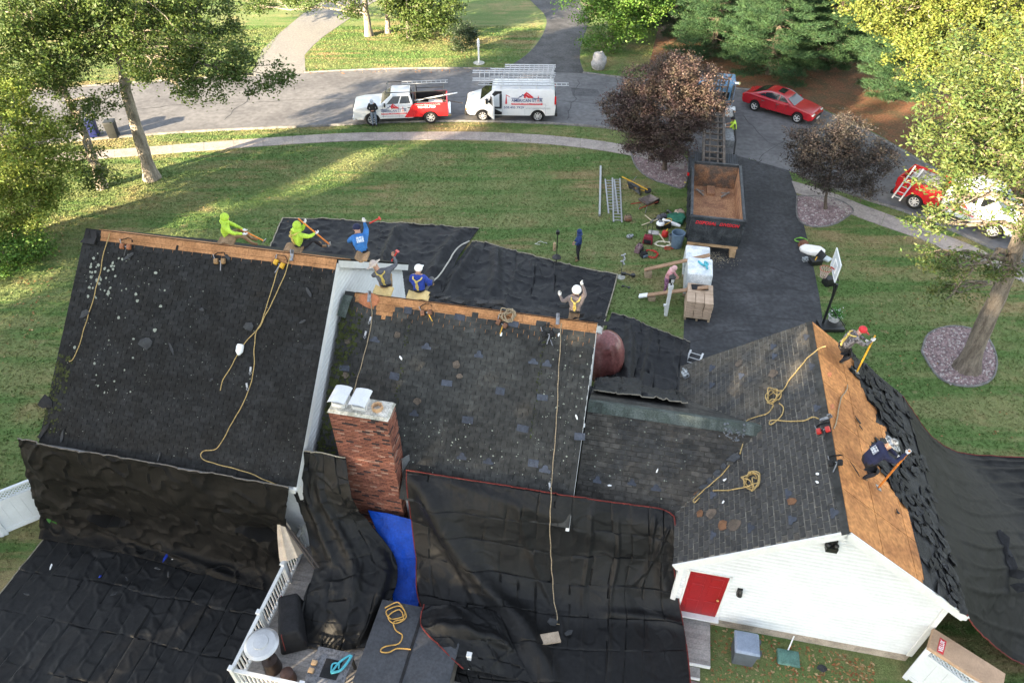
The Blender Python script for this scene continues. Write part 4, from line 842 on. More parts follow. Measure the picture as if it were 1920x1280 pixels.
def crook(p, q, k=5, a=.12):
    p, q = Vector(p), Vector(q); L = (q-p).length; out = [p]
    for i in range(1, k): t = i/k; out.append(p.lerp(q, t)+Vector((random.uniform(-1, 1), random.uniform(-1, 1), random.uniform(-.3, .9)))*L*a*math.sin(t*3.14))
    return out+[q]
def tree(name, label, base, trunk, lobes, leafm, size, per, n, cr, tr=.3, barkm=None, group=None, flat=.55, shell=.5, cat='tree', limb=None, flare=1.5, aspect=.5, droop=0., up=.35):
    T = thing(name, label, cat, base, group=group); bk = barkm or BARK
    pts = crom([Vector(p) for p in trunk], 4); k = len(pts); m = MB()
    rs = [tr*(1-.62*i/(k-1))*(flare if i == 0 else (1+(flare-1)*.35) if i == 1 else 1) for i in range(k)]
    pts[0] = pts[0]-Vector((0, 0, .15)); m.tube(pts, rs, 12)
    for i, p in enumerate(m.v): q = Vector(p); m.v[i] = tuple(q+Vector((noise.noise(q*2.1), noise.noise(q*2.1+Vector((5, 0, 0))), 0))*tr*.16)
    m.build('trunk', bk, T, smooth=True, angle=80)
    P, cen, nb = clumps(lobes, per, n, cr, flat, shell)
    link('crown', leaf_mesh('crown', P, size, leafm, aspect=aspect, droop=droop, up=up, nb=nb), T)
    top = pts[-1]
    for c, r in lobes:
        s = min(pts[k//3:], key=lambda p: (p-Vector(c)).length*(1 if p.z < c[2] else 1.4)); m = MB(); q = crook(s, c); m.tube(q, [tr*.34*(1-.75*i/(len(q)-1)) for i in range(len(q))], 7)
        cs = [x for x in cen if (Vector(x)-Vector(c)).length < max(r)*1.05]
        for x in (random.sample(cs, min(len(cs), limb or 7))): z = crook(q[random.choice((2, 3, 4, 5))], x, 4, .1); m.tube(z, [tr*.12, tr*.09, tr*.07, tr*.05, tr*.03], 5)
        m.build('branch', bk, T, smooth=True, angle=80)
    return T
def lob(L, Y): return [(AT(px, py, Y+dy), r if isinstance(r, tuple) else (r, r, r*.75)) for px, py, dy, r in L]
# front left oak, leaning, with its low limb to the right
B = G(285, 335)
tree('oak_tree', 'tall oak with pale trunk by the left pavement', B, [B, AT(262, 260, B.y), AT(236, 170, B.y), AT(228, 120, B.y), AT(205, 40, B.y), AT(200, -60, B.y)],
     lob([(300, 60, 0, 2.6), (190, 40, 1, 2.8), (395, 95, -1, (2.2, 2, 1.3)), (475, 140, -1, (1.7, 1.5, .9)), (390, 160, -2, (1.6, 1.4, .7)), (270, -40, 0, 3), (120, 95, -1, 2.2), (380, 10, 2, 2.2), (285, 115, -2, (1.8, 1.6, 1)), (100, -20, 0, 2.6)], B.y), LEAF, .155, 20, 130, .33, .36, group='trees around the lawn', limb=9)
B = G(192, 352)
tree('oak_tree', 'leaning oak with mottled bark at the left edge', B, [B, AT(165, 270, B.y), AT(130, 190, B.y), AT(95, 120, B.y), AT(60, 20, B.y)],
     lob([(60, 90, 0, 2.6), (20, 170, 0, 2.2), (10, 20, 0, 2.8), (150, 215, -1, (1.2, 1.2, .8)), (195, 190, -1, (1, 1, .6)), (170, 300, -1.5, (1.2, 1.2, .9)), (110, 235, -1, (1.2, 1, .7)), (190, 330, -2, (.8, .8, .5))], B.y), LEAF, .15, 20, 125, .32, .24, group='trees around the lawn')
B = G(30, 445)
tree('maple_tree', 'sunlit yellow green maple crowding the left edge', B, [B, AT(25, 380, B.y), AT(10, 300, B.y), AT(0, 220, B.y)],
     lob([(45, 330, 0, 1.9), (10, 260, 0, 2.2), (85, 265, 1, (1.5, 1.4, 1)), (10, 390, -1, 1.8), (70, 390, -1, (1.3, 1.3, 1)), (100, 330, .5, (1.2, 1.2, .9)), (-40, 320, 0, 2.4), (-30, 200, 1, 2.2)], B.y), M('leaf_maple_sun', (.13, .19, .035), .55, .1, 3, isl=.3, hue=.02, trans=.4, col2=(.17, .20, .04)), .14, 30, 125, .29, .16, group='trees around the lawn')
B = G(20, 500)
tree('leafy_shrub', 'bright green shrub at the left edge of the lawn', B, [B, B+Vector((0, 0, .8)), B+Vector((.1, 0, 1.6))], [(B+Vector((-.2, 0, 1.0)), (1.7, 1.6, 1.1)), (B+Vector((.9, .4, .9)), (1.1, 1.1, .9)), (B+Vector((-1.6, .3, 1)), (1.4, 1.4, 1.2))], LEAFB, .14, 60, 80, .28, .07, cat='shrub', flare=1.1)
# right front oak above the stone ring
B = G(1812, 690)
tree('oak_tree', 'big oak rising from the oval stone ring', B, [B, AT(1845, 610, B.y), AT(1880, 535, B.y), AT(1908, 455, B.y), AT(1935, 370, B.y), AT(1950, 250, B.y), AT(1955, 120, B.y)],
     lob([(1825, 325, 0, (1.2, 1.1, .7)), (1775, 310, 1, (1.2, 1.2, .8)), (1890, 250, 0, 2.0), (1815, 195, 1.5, (1.6, 1.6, 1.2)), (1910, 130, 1, 2.2), (1760, 370, .5, (.9, .9, .5)), (1755, 480, -.5, (.9, .8, .4)), (1790, 545, -1, (.8, .7, .3)), (1800, 500, -1, (1.2, 1.0, .5)), (1900, 500, -1, (.8, .8, .5)), (1970, 380, 0, 2.0), (2000, 230, 0, 2.6), (1765, 255, 1, (1.0, 1, .7)), (1735, 415, 0, (.6, .6, .35))], B.y), LEAFY if False else M('leaf_oak_turning', (.056, .092, .026), .55, .1, 3, isl=.35, hue=.03, trans=.32, spec=.3, col2=(.095, .115, .032)), 0.135, 40, 85, .26, .35, bark('bark_brown', (.19, .16, .13), (.10, .082, .066)), group='trees around the lawn', flare=1.7, aspect=.42)
# purple maples
B = G(1245, 318)
tree('purple_maple', 'large dense purple maple beside the driveway', B, [B, B+Vector((0, 0, .8)), B+Vector((-.1, 0, 1.7)), B+Vector((0, .2, 3.4))],
     lob([(1240, 210, 0, (2.3, 2.1, 1.7)), (1180, 205, 0, (1.5, 1.4, 1.2)), (1305, 205, 0, (1.5, 1.4, 1.2)), (1270, 140, .4, (1.4, 1.4, 1.0)), (1210, 160, .4, (1.3, 1.3, 1)), (1245, 270, -.3, (1.5, 1.4, .9)), (1320, 160, .4, (1.1, 1.1, .9)), (1200, 260, 0, (1.0, 1, .8))], B.y), LEAFP, .105, 150, 130, .24, .13, BARKD, 'purple maples by the driveway', shell=.6)
B = G(1548, 392)
tree('purple_maple', 'smaller sparse purple maple right of the driveway', B, [B, AT(1548, 375, B.y), AT(1552, 350, B.y), AT(1560, 310, B.y)],
     lob([(1560, 290, 0, (1.5, 1.5, 1.0)), (1510, 270, 0, (1.1, 1.2, .8)), (1610, 290, .3, (1.3, 1.3, .9)), (1580, 240, .5, (1.2, 1.2, .7)), (1650, 300, .4, (1.0, 1, .7)), (1540, 335, -.3, (1.1, 1.1, .5)), (1610, 345, 0, (1.0, 1, .5)), (1500, 310, 0, (.7, .8, .5))], B.y), LEAFP2, .105, 120, 105, .24, .10, BARKD, 'purple maples by the driveway', shell=.4, limb=12)
# across the street
for lbl, px, py, tx, ty, L, tr, mt in (
    ('slim grey trunked tree behind the pickup truck', 692, 67, 680, -30, [(640, -60, 0, 3.2), (720, -70, 0, 3), (600, -20, 0, (2, 2, 1)), (560, 5, 1, (1.8, 1.6, .6)), (480, 8, 2, (2, 2, .6)), (655, 12, -1, (1.2, 1.2, .6))], .32, LEAF),
    ('thin tree right of the slim grey trunk', 728, 62, 722, -40, [(750, -40, 0, 3), (800, 0, 0, (2, 2, 1)), (760, 20, -.5, (1.6, 1.5, .9))], .22, LEAF),
    ('leafy green tree left of the dark round bush', 765, 72, 762, -10, [(790, 30, 0, (2, 1.8, 1.2)), (770, 55, -.5, (1.5, 1.5, .8)), (820, 10, 0, (2, 2, 1.2)), (840, 50, 0, (1.3, 1.3, .9))], .14, LEAF),
    ('light green tree between the neighbour drive and the pines', 1148, 92, 1146, -20, [(1150, 25, 0, (2.4, 2.2, 1.4)), (1095, 10, 0, (2, 2, 1)), (1190, 40, 0, (1.9, 1.8, 1.1)), (1130, 75, -.5, (1.4, 1.3, .8)), (1170, -30, 0, 3), (1215, 0, 0, (2, 2, 1.4))], .25, LEAFB)):
    B = G(px, py); tree('deciduous_tree', lbl, B, [B, AT((px*2+tx)/3, (py*2+ty)/3, B.y), AT((px+2*tx)/3, (py+2*ty)/3, B.y), AT(tx, ty, B.y)], lob(L, B.y), mt, .19, 14, 125, .42, tr, group='trees across the street')
B = G(866, 98)
tree('round_bush', 'dense dark round bush on the far lawn', B, [B, B+Vector((0, 0, .6)), B+Vector((0, 0, 1.4))], [(B+Vector((0, 0, 1.05)), (1.25, 1.2, 1.05)), (B+Vector((.4, 0, 1.5)), (.8, .8, .7))], M('leaf_dark', (.022, .040, .016), .5, .1, 3, isl=.4, trans=.15), .11, 200, 70, .2, .08, BARKD, cat='bush', flare=1.1)
# sunlit trees top right
for lbl, px, py, L, mt in (
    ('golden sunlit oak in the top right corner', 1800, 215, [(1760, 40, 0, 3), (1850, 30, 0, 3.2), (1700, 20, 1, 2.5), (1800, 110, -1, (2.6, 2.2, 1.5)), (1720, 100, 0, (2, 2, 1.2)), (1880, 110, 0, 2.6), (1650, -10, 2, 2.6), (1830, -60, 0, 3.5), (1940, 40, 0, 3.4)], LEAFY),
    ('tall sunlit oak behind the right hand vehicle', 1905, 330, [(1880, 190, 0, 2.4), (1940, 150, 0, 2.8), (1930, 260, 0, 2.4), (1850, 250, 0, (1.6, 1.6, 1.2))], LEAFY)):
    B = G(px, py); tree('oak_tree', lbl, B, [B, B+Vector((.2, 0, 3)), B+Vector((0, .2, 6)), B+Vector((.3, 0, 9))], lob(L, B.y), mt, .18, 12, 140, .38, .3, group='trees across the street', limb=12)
# pines
def pine(lbl, B, h, rad, z0=1.0, n=15):
    T = thing('white_pine', lbl, 'tree', B, group='white pines on the straw bank'); m = MB(); m.tube([B-Vector((0, 0, .1)), B+Vector((0, 0, h*.5)), B+Vector((.1, 0, h))], [.24, .16, .04], 10); m.build('trunk', BARKD, T, smooth=True)
    C = []; br = MB(); z = z0
    while z < h:
        f = (z-z0)/(h-z0); Lb = rad*(1-f)**.75*(.6+.4*min(1, z/2.5)); k = random.randint(5, 7); a0 = random.random()*6.28
        for i in range(k):
            a = a0+6.283*i/k+random.uniform(-.25, .25); L = Lb*random.uniform(.75, 1.15); d = Vector((math.cos(a), math.sin(a), 0)); s = B+Vector((0, 0, z)); e = s+d*L+Vector((0, 0, L*random.uniform(-.10, .10)))
            md = s.lerp(e, .55)+Vector((0, 0, -.06*L)); br.tube([s, md, e], [.045, .03, .012], 5)
            q = max(5, int(L*9)); pr = Vector((-d.y, d.x, 0))
            for j in range(q):
                t = .25+.78*(j+random.random())/q; p = s.lerp(md, t/.55) if t < .55 else md.lerp(e, (t-.55)/.45); wd = .55*math.sin(min(1, t)*2.6)*L*.42
                for _ in range(4): c = p+pr*random.uniform(-1, 1)*wd+Vector((0, 0, random.uniform(-.02, .10))); C.append((c, d))
        z += random.uniform(.5, .75)*(1.05 if h > 8 else .85)
    br.build('branch', BARKD, T)
    cen = np.array([tuple(c) for c, d in C]); dirs = np.array([tuple(d) for c, d in C]); k = len(cen); nn = n
    c = np.repeat(cen, nn, 0)+NPR.normal(size=(k*nn, 3))*np.array([.11, .11, .05]); d = np.repeat(dirs, nn, 0)*.7+NPR.normal(size=(k*nn, 3))*np.array([.55, .55, .4])+np.array([0, 0, .25]); d /= np.linalg.norm(d, axis=1)[:, None]
    r = NPR.normal(size=(k*nn, 3)); w = np.cross(d, r); w /= np.linalg.norm(w, axis=1)[:, None]+1e-9; L = NPR.uniform(.16, .30, k*nn)[:, None]; N_ = k*nn
    V = np.stack([c-w*.014, c+w*.014, c+d*L], 1).reshape(-1, 3).astype(np.float32)
    me = bpy.data.meshes.new('crown'); me.vertices.add(3*N_); me.vertices.foreach_set('co', V.ravel()); me.loops.add(3*N_); me.loops.foreach_set('vertex_index', np.arange(3*N_, dtype=np.int32))
    me.polygons.add(N_); me.polygons.foreach_set('loop_start', np.arange(0, 3*N_, 3, dtype=np.int32)); me.polygons.foreach_set('loop_total', np.full(N_, 3, np.int32)); me.update(); me.materials.append(PINE); link('crown', me, T)
for lbl, px, py, h, r in (('broad white pine just behind the red car', 1440, 140, 8, 4.6), ('white pine left of the broad pine near the maple', 1335, 105, 9, 4.6), ('white pine between the broad pine and the golden oak', 1545, 128, 8.5, 4.4), ('low white pine at the road bend right', 1668, 190, 6.0, 3.4), ('tall white pine at the top edge', 1480, 60, 11, 4.8), ('white pine at the top edge above the light green tree', 1270, 60, 11, 4.6), ('white pine behind the golden oak', 1640, 90, 10, 4.6), ('white pine filling the gap at the top edge', 1390, 70, 10, 4.8)):
    pine(lbl, G(px, py), h, r, .7, 12)
# woods standing left of and behind the viewpoint; they throw the broken shade over house and lawn
def wood(x, y, h, r, i, lowf=.4, dens=3.6):
    B = Vector((x, y, 0)); L = [(B+Vector((random.uniform(-1, 1)*r*.5, random.uniform(-1, 1)*r*.5, h*(lowf+(f-.4)*(1-lowf)/.6))), (r*s, r*s, r*.75*s)) for f, s in ((.40, .75), (.52, .9), (.66, .95), (.80, .85), (.92, .6), (.6, .9), (.74, .8))]
    tree('oak_tree', 'oak %s of the wood left of the yard, outside the picture' % ('one two three four five six seven eight nine ten eleven twelve thirteen fourteen fifteen sixteen seventeen eighteen nineteen twenty'.split()[i]), B, [B, B+Vector((.3, .2, h*.3)), B+Vector((0, .3, h*.6)), B+Vector((.2, 0, h*.9))], L, LEAF, .42, dens, 60, .70, .35, group='wood left of the yard')
WOODS = [(-30,-6,19,5.5,.4,3.0),(-29,-10.5,19,2.6,.4,5),(-38,2,21,5.5),(-43,-9,23,6),(-24,-13,21,5.5,.4,1.5),(-19,-19,21,5.2),(-14,-27,22,5.5),(-51,-14,24,6),(-48,-13,21,6),(-49,-1,19,3.2),(-52,-1,24,3.4,.7),(-50,5.5,16,1.2),(-38,-30,23,6),(-26,-31,22,6)]
random.seed(21); NPR = np.random.default_rng(21)
for i, w in enumerate(WOODS): wood(*w[:4], i, *w[4:])
# ================================================================ vehicles (local frame: nose +x, left side +y)
VW = M('paint_white', (.62, .635, .65), .25, .03, 1, spec=.6); VR = M('paint_red', (.55, .02, .025), .25, .05, 1, spec=.6)
CARR = M('paint_crimson', (.34, .012, .02), .18, .06, 1, spec=.7); GLASS = M('dark_glass', (.012, .014, .016), .08, .2, 2, spec=.45)
TYRE = M('tyre', (.014, .014, .015), .8, .2, 8); RIM = M('rim', (.62, .62, .63), .35, .1, 5, metal=.25); BPL = M('black_plastic', (.02, .02, .021), .6, .2, 6)
CHROME = M('chrome', (.7, .7, .7), .15, .05, metal=1); AMB = M('amber_lens', (.7, .22, .02), .25, .1); LENS = M('lamp_lens', (.6, .6, .58), .15, .1, spec=.8); TAILR = M('tail_lens', (.5, .01, .012), .2, .1)
ALU = M('aluminium', (.38, .39, .40), .45, .1, 6, metal=.5, spec=.5); NAVY = M('print_navy', (.03, .05, .16), .5, .1); PRED = M('print_red', (.55, .03, .04), .5, .1); PWH = M('print_white', (.8, .8, .8), .5, .05); PGR = M('print_grey', (.3, .32, .36), .5, .1)
def arch(cx, r, z0, n=9): return [(cx+r*math.cos(math.pi*i/n), max(z0, .36+r*math.sin(math.pi*i/n)*.98)) for i in range(n+1)]
def shell(prof, w, mat, name, T, bevel=.06, taper=None, seg=2, angle=40):
    b = MB(); b.prism(prof, lambda x, z, q: Vector((x, -w/2+q, z)), w)
    if taper:
        for i, p in enumerate(b.v): x, y, z = p; b.v[i] = (x, y*taper(x, z), z)
    return b.build(name, mat, T, True, bevel=bevel, seg=seg, angle=angle)
def wheel(T, x, y, r, w, spokes=6):
    s = 1 if y > 0 else -1; rot = Matrix.Rotation(-s*math.pi/2, 3, 'X'); b = MB()
    b.lathe([(r*.62, -w/2), (r*.93, -w/2), (r, -w*.32), (r, w*.32), (r*.93, w/2), (r*.64, w/2)], (x, y, r), 24, rot=rot, cap=False); o = b.build('wheel', TYRE, T, True, smooth=True, angle=35)
    b = MB(); b.lathe([(r*.64, -.02), (r*.64, w*.42), (r*.58, w*.44), (r*.55, w*.1)], (x, y, r), 24, rot=rot, cap=False); b.lathe([(r*.55, w*.1), (.01, w*.08)], (x, y, r), 24, rot=rot, mi=1)
    for i in range(spokes):
        a = 6.283*i/spokes; d = Vector((math.cos(a), 0, math.sin(a))); c = Vector((x, y+s*w*.36, r)); b.bar(c+d*.03, c+d*r*.6, r*.13, .03, up=(0, 1, 0))
    b.lathe([(r*.16, 0), (r*.14, .03), (.01, .035)], (x, y+s*w*.40, r), 12, rot=rot); link('rim', b.mesh('rim', [RIM, BPL], smooth=True, angle=30), o, True)
def loft(T, base, roof, mat, name='cabin', bevel=.05):
    """base, roof: 4 corners fl, fr, rr, rl"""
    b = MB(); b.add(list(base)+list(roof), [(3, 2, 1, 0), (4, 5, 6, 7), (0, 1, 5, 4), (1, 2, 6, 5), (2, 3, 7, 6), (3, 0, 4, 7)]); return b.build(name, mat, T, True, bevel=bevel, seg=3, angle=50)
def pane(T, q, u0, u1, v0, v1, mat=None, name='window', off=.012):
    """q: corners a(bottom start) b(bottom end) c(top end) d(top start)"""
    a, b_, c, d = [Vector(p) for p in q]; n = (b_-a).cross(d-a).normalized(); f = lambda u, v: (a*(1-u)+b_*u)*(1-v)+(d*(1-u)+c*u)*v
    P = [f(u0, v0), f(u1, v0), f(u1, v1), f(u0, v1)]; m = MB(); m.add([p-n*.05 for p in P]+[p+n*off for p in P], [(4, 5, 6, 7), (0, 1, 5, 4), (1, 2, 6, 5), (2, 3, 7, 6), (3, 0, 4, 7)]); return m.build(name, mat or GLASS, T, True)
def letter(T, body, x, z, w, h, y, side, mat, **k):
    """writing on a side: side +1 reads on the left (+y) face, where the nose is to the left of the reader"""
    me = fit_text(body, w, h, mat, **k); rot = Matrix(((-1, 0, 0, 0), (0, 0, 1, 0), (0, 1, 0, 0), (0, 0, 0, 1))) if side > 0 else Matrix(((1, 0, 0, 0), (0, 0, -1, 0), (0, 1, 0, 0), (0, 0, 0, 1)))
    return link('lettering', me, T, True, Matrix.Translation((x, y, z)) @ rot)
def logo(T, x, z, w, y, side):
    s = -1 if side > 0 else 1
    def tri(P, mat, nm='emblem'):
        m = MB(); m.prism(P, lambda a, c, q: Vector((x+s*a*w, y+side*q, z+c*w)), .004); m.build(nm, mat, T, True)
    tri([(.0, 0), (.22, .0), (.28, .07), (.30, .05), (.36, .13), (.42, .08), (.42, .05), (.36, .09), (.30, .015), (.28, .04), (.23, -.02), (0, -.02)], NAVY)
    tri([(.40, .0), (.40, .12), (.48, .2), (.72, .02), (.66, .0), (.50, .14), (.46, .12), (.46, 0)], PRED)
    tri([(.46, .14), (.66, .005), (.54, .0), (.46, .06)], PRED); tri([(.66, 0), (1, 0), (1, -.02), (.66, -.02)], NAVY)
    tri([(.84, .0), (.86, .09), (.88, 0)], PRED)
def livery(T, x, z, w, y, side, van=True):
    s = -1 if side > 0 else 1
    logo(T, x, z+w*.18, w, y, side); letter(T, 'AMERICAN ST', x+0, z+w*.05, w*.80, w*.095, y, side, NAVY, bold=.008); letter(T, 'A', x+s*w*.82, z+w*.05, w*.07, w*.10, y, side, PRED); letter(T, 'R', x+s*w*.91, z+w*.05, w*.09, w*.095, y, side, NAVY, bold=.008)
    m = MB(); m.prism([(0, 0), (1, 0), (1, .055), (0, .055)], lambda a, c, q: Vector((x+s*a*w, y+side*q, z+(c-.045)*w)), .002); m.build('emblem', PRED, T, True)
    letter(T, 'ROOFING | SIDING | WINDOWS', x+s*w*.04, z-w*.032, w*.92, w*.038, y+side*.004, side, PWH)
def ladder(T, p, q, w, rung=.3, name='ladder', mat=None, flat=(0, 1, 0), own=True):
    p, q = Vector(p), Vector(q); d = (q-p).normalized(); x = Vector(flat).normalized(); m = MB(); m.bar(p+x*w/2, q+x*w/2, .03, .075, up=x); sr = m.build('side_rail', mat or ALU, T, True); m = MB(); m.bar(p-x*w/2, q-x*w/2, .03, .075, up=x); m.build('side_rail', mat or ALU, T, True)
    L = (q-p).length; k = int(L/rung); rm = MB(); rm.tube([-x*w/2, x*w/2], .019, 6); me = rm.mesh('rung', mat or ALU)
    for i in range(k): link('rung', me, T, True, Matrix.Translation(p+d*rung*(i+.5)))
# ---- pickup
def pickup():
    p0 = G(690, 238); p1 = G(838, 231); c = (G(702, 236)+G(806, 232))/2
    d = (G(702, 236)-G(806, 232)); rz = math.atan2(d.y, d.x); n = Vector((-d.y, d.x, 0)).normalized(); c = c-n*.92
    T = thing('pickup_truck', 'white and red crew cab pickup with ladder rack parked on the street', 'pickup', (c.x, c.y, .01), rz)
    a1, a2 = 1.83, -1.83; W_ = 2.02
    body = [(-.78, .42)]+[(p[0], p[1]) for p in reversed(arch(a1, .5, .42))]+[(2.72, .42), (2.93, .55), (2.95, 1.0), (2.86, 1.14), (2.3, 1.24), (1.25, 1.29), (-.78, 1.32)]
    shell(body, W_, VW, 'body', T, .07, lambda x, z: 1-.05*max(0, (x-2.2)/.75)**2)
    loft(T, [(1.28, .97, 1.27), (1.28, -.97, 1.27), (-.8, -.97, 1.30), (-.8, .97, 1.30)], [(.48, .76, 1.88), (.48, -.76, 1.88), (-.62, -.76, 1.87), (-.62, .76, 1.87)], VW, 'cab', .06)
    B = [(1.28, .97, 1.27), (1.28, -.97, 1.27), (-.8, -.97, 1.30), (-.8, .97, 1.30)]; Rf = [(.48, .76, 1.88), (.48, -.76, 1.88), (-.62, -.76, 1.87), (-.62, .76, 1.87)]
    pane(T, (B[1], B[0], Rf[0], Rf[1]), .07, .93, .12, .9, name='windshield'); pane(T, (B[3], B[2], Rf[2], Rf[3]), .1, .9, .2, .85, name='rear_window')
    for s, (f, r) in ((1, (0, 3)), (-1, (1, 2))):
        q = (B[f], B[r], Rf[r], Rf[f]) if s > 0 else (B[r], B[f], Rf[f], Rf[r])
        if s > 0: pane(T, q, .17, .53, .14, .84); pane(T, q, .58, .93, .14, .84)
        else: pane(T, q, .07, .42, .14, .84); pane(T, q, .47, .83, .14, .84)
    for s in (1, -1):
        b = MB(); prof = [(-2.95, .5)]+[p for p in reversed(arch(a2, .5, .5))]+[(-.86, .5), (-.86, 1.32), (-2.95, 1.36)]
        b.prism(prof, lambda x, z, q: Vector((x, s*(1.01-q), z)), .13); o = b.build('bed_side', VR, T, True, bevel=.03); lm = MB(); lm.box((-1.9, s*.87, 1.03), (2.0, .02, .62)); lm.build('bed_liner', BPL, T, True); tag(o, 'red bed side panel')
        wheel(T, a1, s*.86, .41, .28, 7); wheel(T, a2, s*.86, .41, .28, 7)
        b = MB(); b.box((-2.9, s*.93, 1.12), (.12, .13, .4)); b.build('tail_lamp', TAILR, T, True); b = MB(); b.box((2.83, s*.75, .98), (.2, .4, .16)); b.build('headlamp', LENS, T, True, bevel=.03)
        b = MB(); b.box((.95, s*1.1, 1.36), (.1, .22, .2)); b.build('side_mirror', BPL, T, True, bevel=.02)
        for x in (.45, -.55): b = MB(); b.box((x, s*1.015, 1.12), (.2, .03, .04)); b.build('door_handle', BPL, T, True)
        b = MB(); b.box((.1, s*.97, .42), (2.3, .12, .08)); b.build('running_board', BPL, T, True)
    m = MB(); m.prism([(-.86, .5), (-.2, .5), (-.5, .9), (-.72, 1.3), (-.86, 1.3)], lambda x, z, q: Vector((x, 1.012+q, z)), .004); m.build('red_swoosh', VR, T, True); m = MB(); m.prism([(-.86, .5), (-.3, .5), (-.5, .8), (-.72, 1.2), (-.86, 1.3)], lambda x, z, q: Vector((x, -1.012-q, z)), .004); m.build('red_swoosh', VR, T, True)
    b = MB(); b.box((-2.92, 0, .98), (.08, 1.78, .66)); b.build('tailgate', VR, T, True, bevel=.02); b = MB(); b.box((-1.88, 0, .72), (2.1, 1.76, .06)); b.build('bed_floor', BPL, T, True); b = MB(); b.box((-.84, 0, 1.0), (.05, 1.8, .62)); b.build('bed_front', BPL, T, True)
    b = MB(); b.box((-3.03, 0, .55), (.2, 1.95, .2)); b.build('rear_bumper', CHROME, T, True, bevel=.04); b = MB(); b.box((2.95, 0, .52), (.14, 1.9, .24)); b.build('front_bumper', VW, T, True, bevel=.05); b = MB(); b.box((2.955, 0, .88), (.04, 1.2, .3)); b.build('grille', BPL, T, True)
    for x in (1.1, .12, -.76):
        for sd_ in (1, -1): b = MB(); b.box((x, sd_*1.006, .92), (.014, .02, .76)); b.build('door_seam', BPL, T, True)
    # rack
    rk = MB()
    for x in (-1.0, -2.75):
        for s in (1, -1): rk.tube([(x, s*.9, 1.34), (x, s*.86, 2.05)], .028, 6)
        rk.tube([(x, .86, 2.05), (x, -.86, 2.05)], .028, 6)
    for s in (1, -1): rk.tube([(-2.95, s*.86, 2.05), (.75, s*.86, 2.05), (.85, s*.8, 1.95)], .028, 6); rk.tube([(-2.75, s*.88, 1.6), (-1.0, s*.88, 1.6)], .022, 6)
    rk.tube([(.75, .86, 2.05), (.75, -.86, 2.05)], .028, 6); rk.build('ladder_rack', BLK, T, True)
    livery(T, 1.22, .80, 1.6, 1.018, 1); letter(T, '508.405.7929', -1.08, 1.06, 1.1, .14, 1.014, 1, PWH, bold=.008)
    letter(T, 'Commercial, Residential & Flat Roofing', -.98, 1.25, 1.5, .05, 1.014, 1, PWH); letter(T, 'americanstarroof.com', 1.2, .58, 1.3, .07, 1.018, 1, PGR)
    rot = Matrix.Translation((c.x, c.y, .01)) @ Matrix.Rotation(rz, 4, 'Z'); f = lambda x, y, z: rot @ Vector((x, y, z))
    L = thing('extension_ladder', 'aluminium ladder lying on the pickup rack', 'ladder', f(-1.3, -.45, 2.08), rz); ladder(L, (-1.75, 0, .05), (1.15, 0, .05), .38)
    P = thing('board', 'long white trim board sticking out over the pickup tailgate', 'board', f(-2, .3, 1.3), rz); b = MB(); b.bar((1.1, .2, .05), (-1.6, .1, .42), .12, .03); b.build('plank', TRIM, P, True)
    P = tag(MB().bar(f(-2.0, .25, 1.36), f(-3.9, .35, 1.02), .06, .04).build('timber', M('timber_grey', (.12, .10, .09), .8, .2)), 'dark timber poking out behind the pickup', 'timber')
    for i, (x, y, sz, mt, lb) in enumerate(((-1.5, .35, (1.1, .5, .35), M('foam_cream', (.55, .47, .36), .8, .2, 3), 'cream foam roll in the pickup bed'), (-2.2, -.1, (.9, .6, .3), M('sack_pale', (.6, .58, .55), .8, .2, 3), 'pale sack in the pickup bed'), (-2.45, .45, (.6, .4, .25), M('carton_pink', (.5, .3, .28), .8, .2, 3), 'pinkish carton in the pickup bed by the tailgate'))):
        b = MB(); b.box((0, 0, sz[2]/2), sz); o = b.build('bed_load', mt, None, bevel=.1, seg=3); o.matrix_basis = Matrix.Translation(f(x, y, .75)) @ Matrix.Rotation(rz+.3*i-.2, 4, 'Z'); tag(o, lb, 'load')
    return T
pickup()
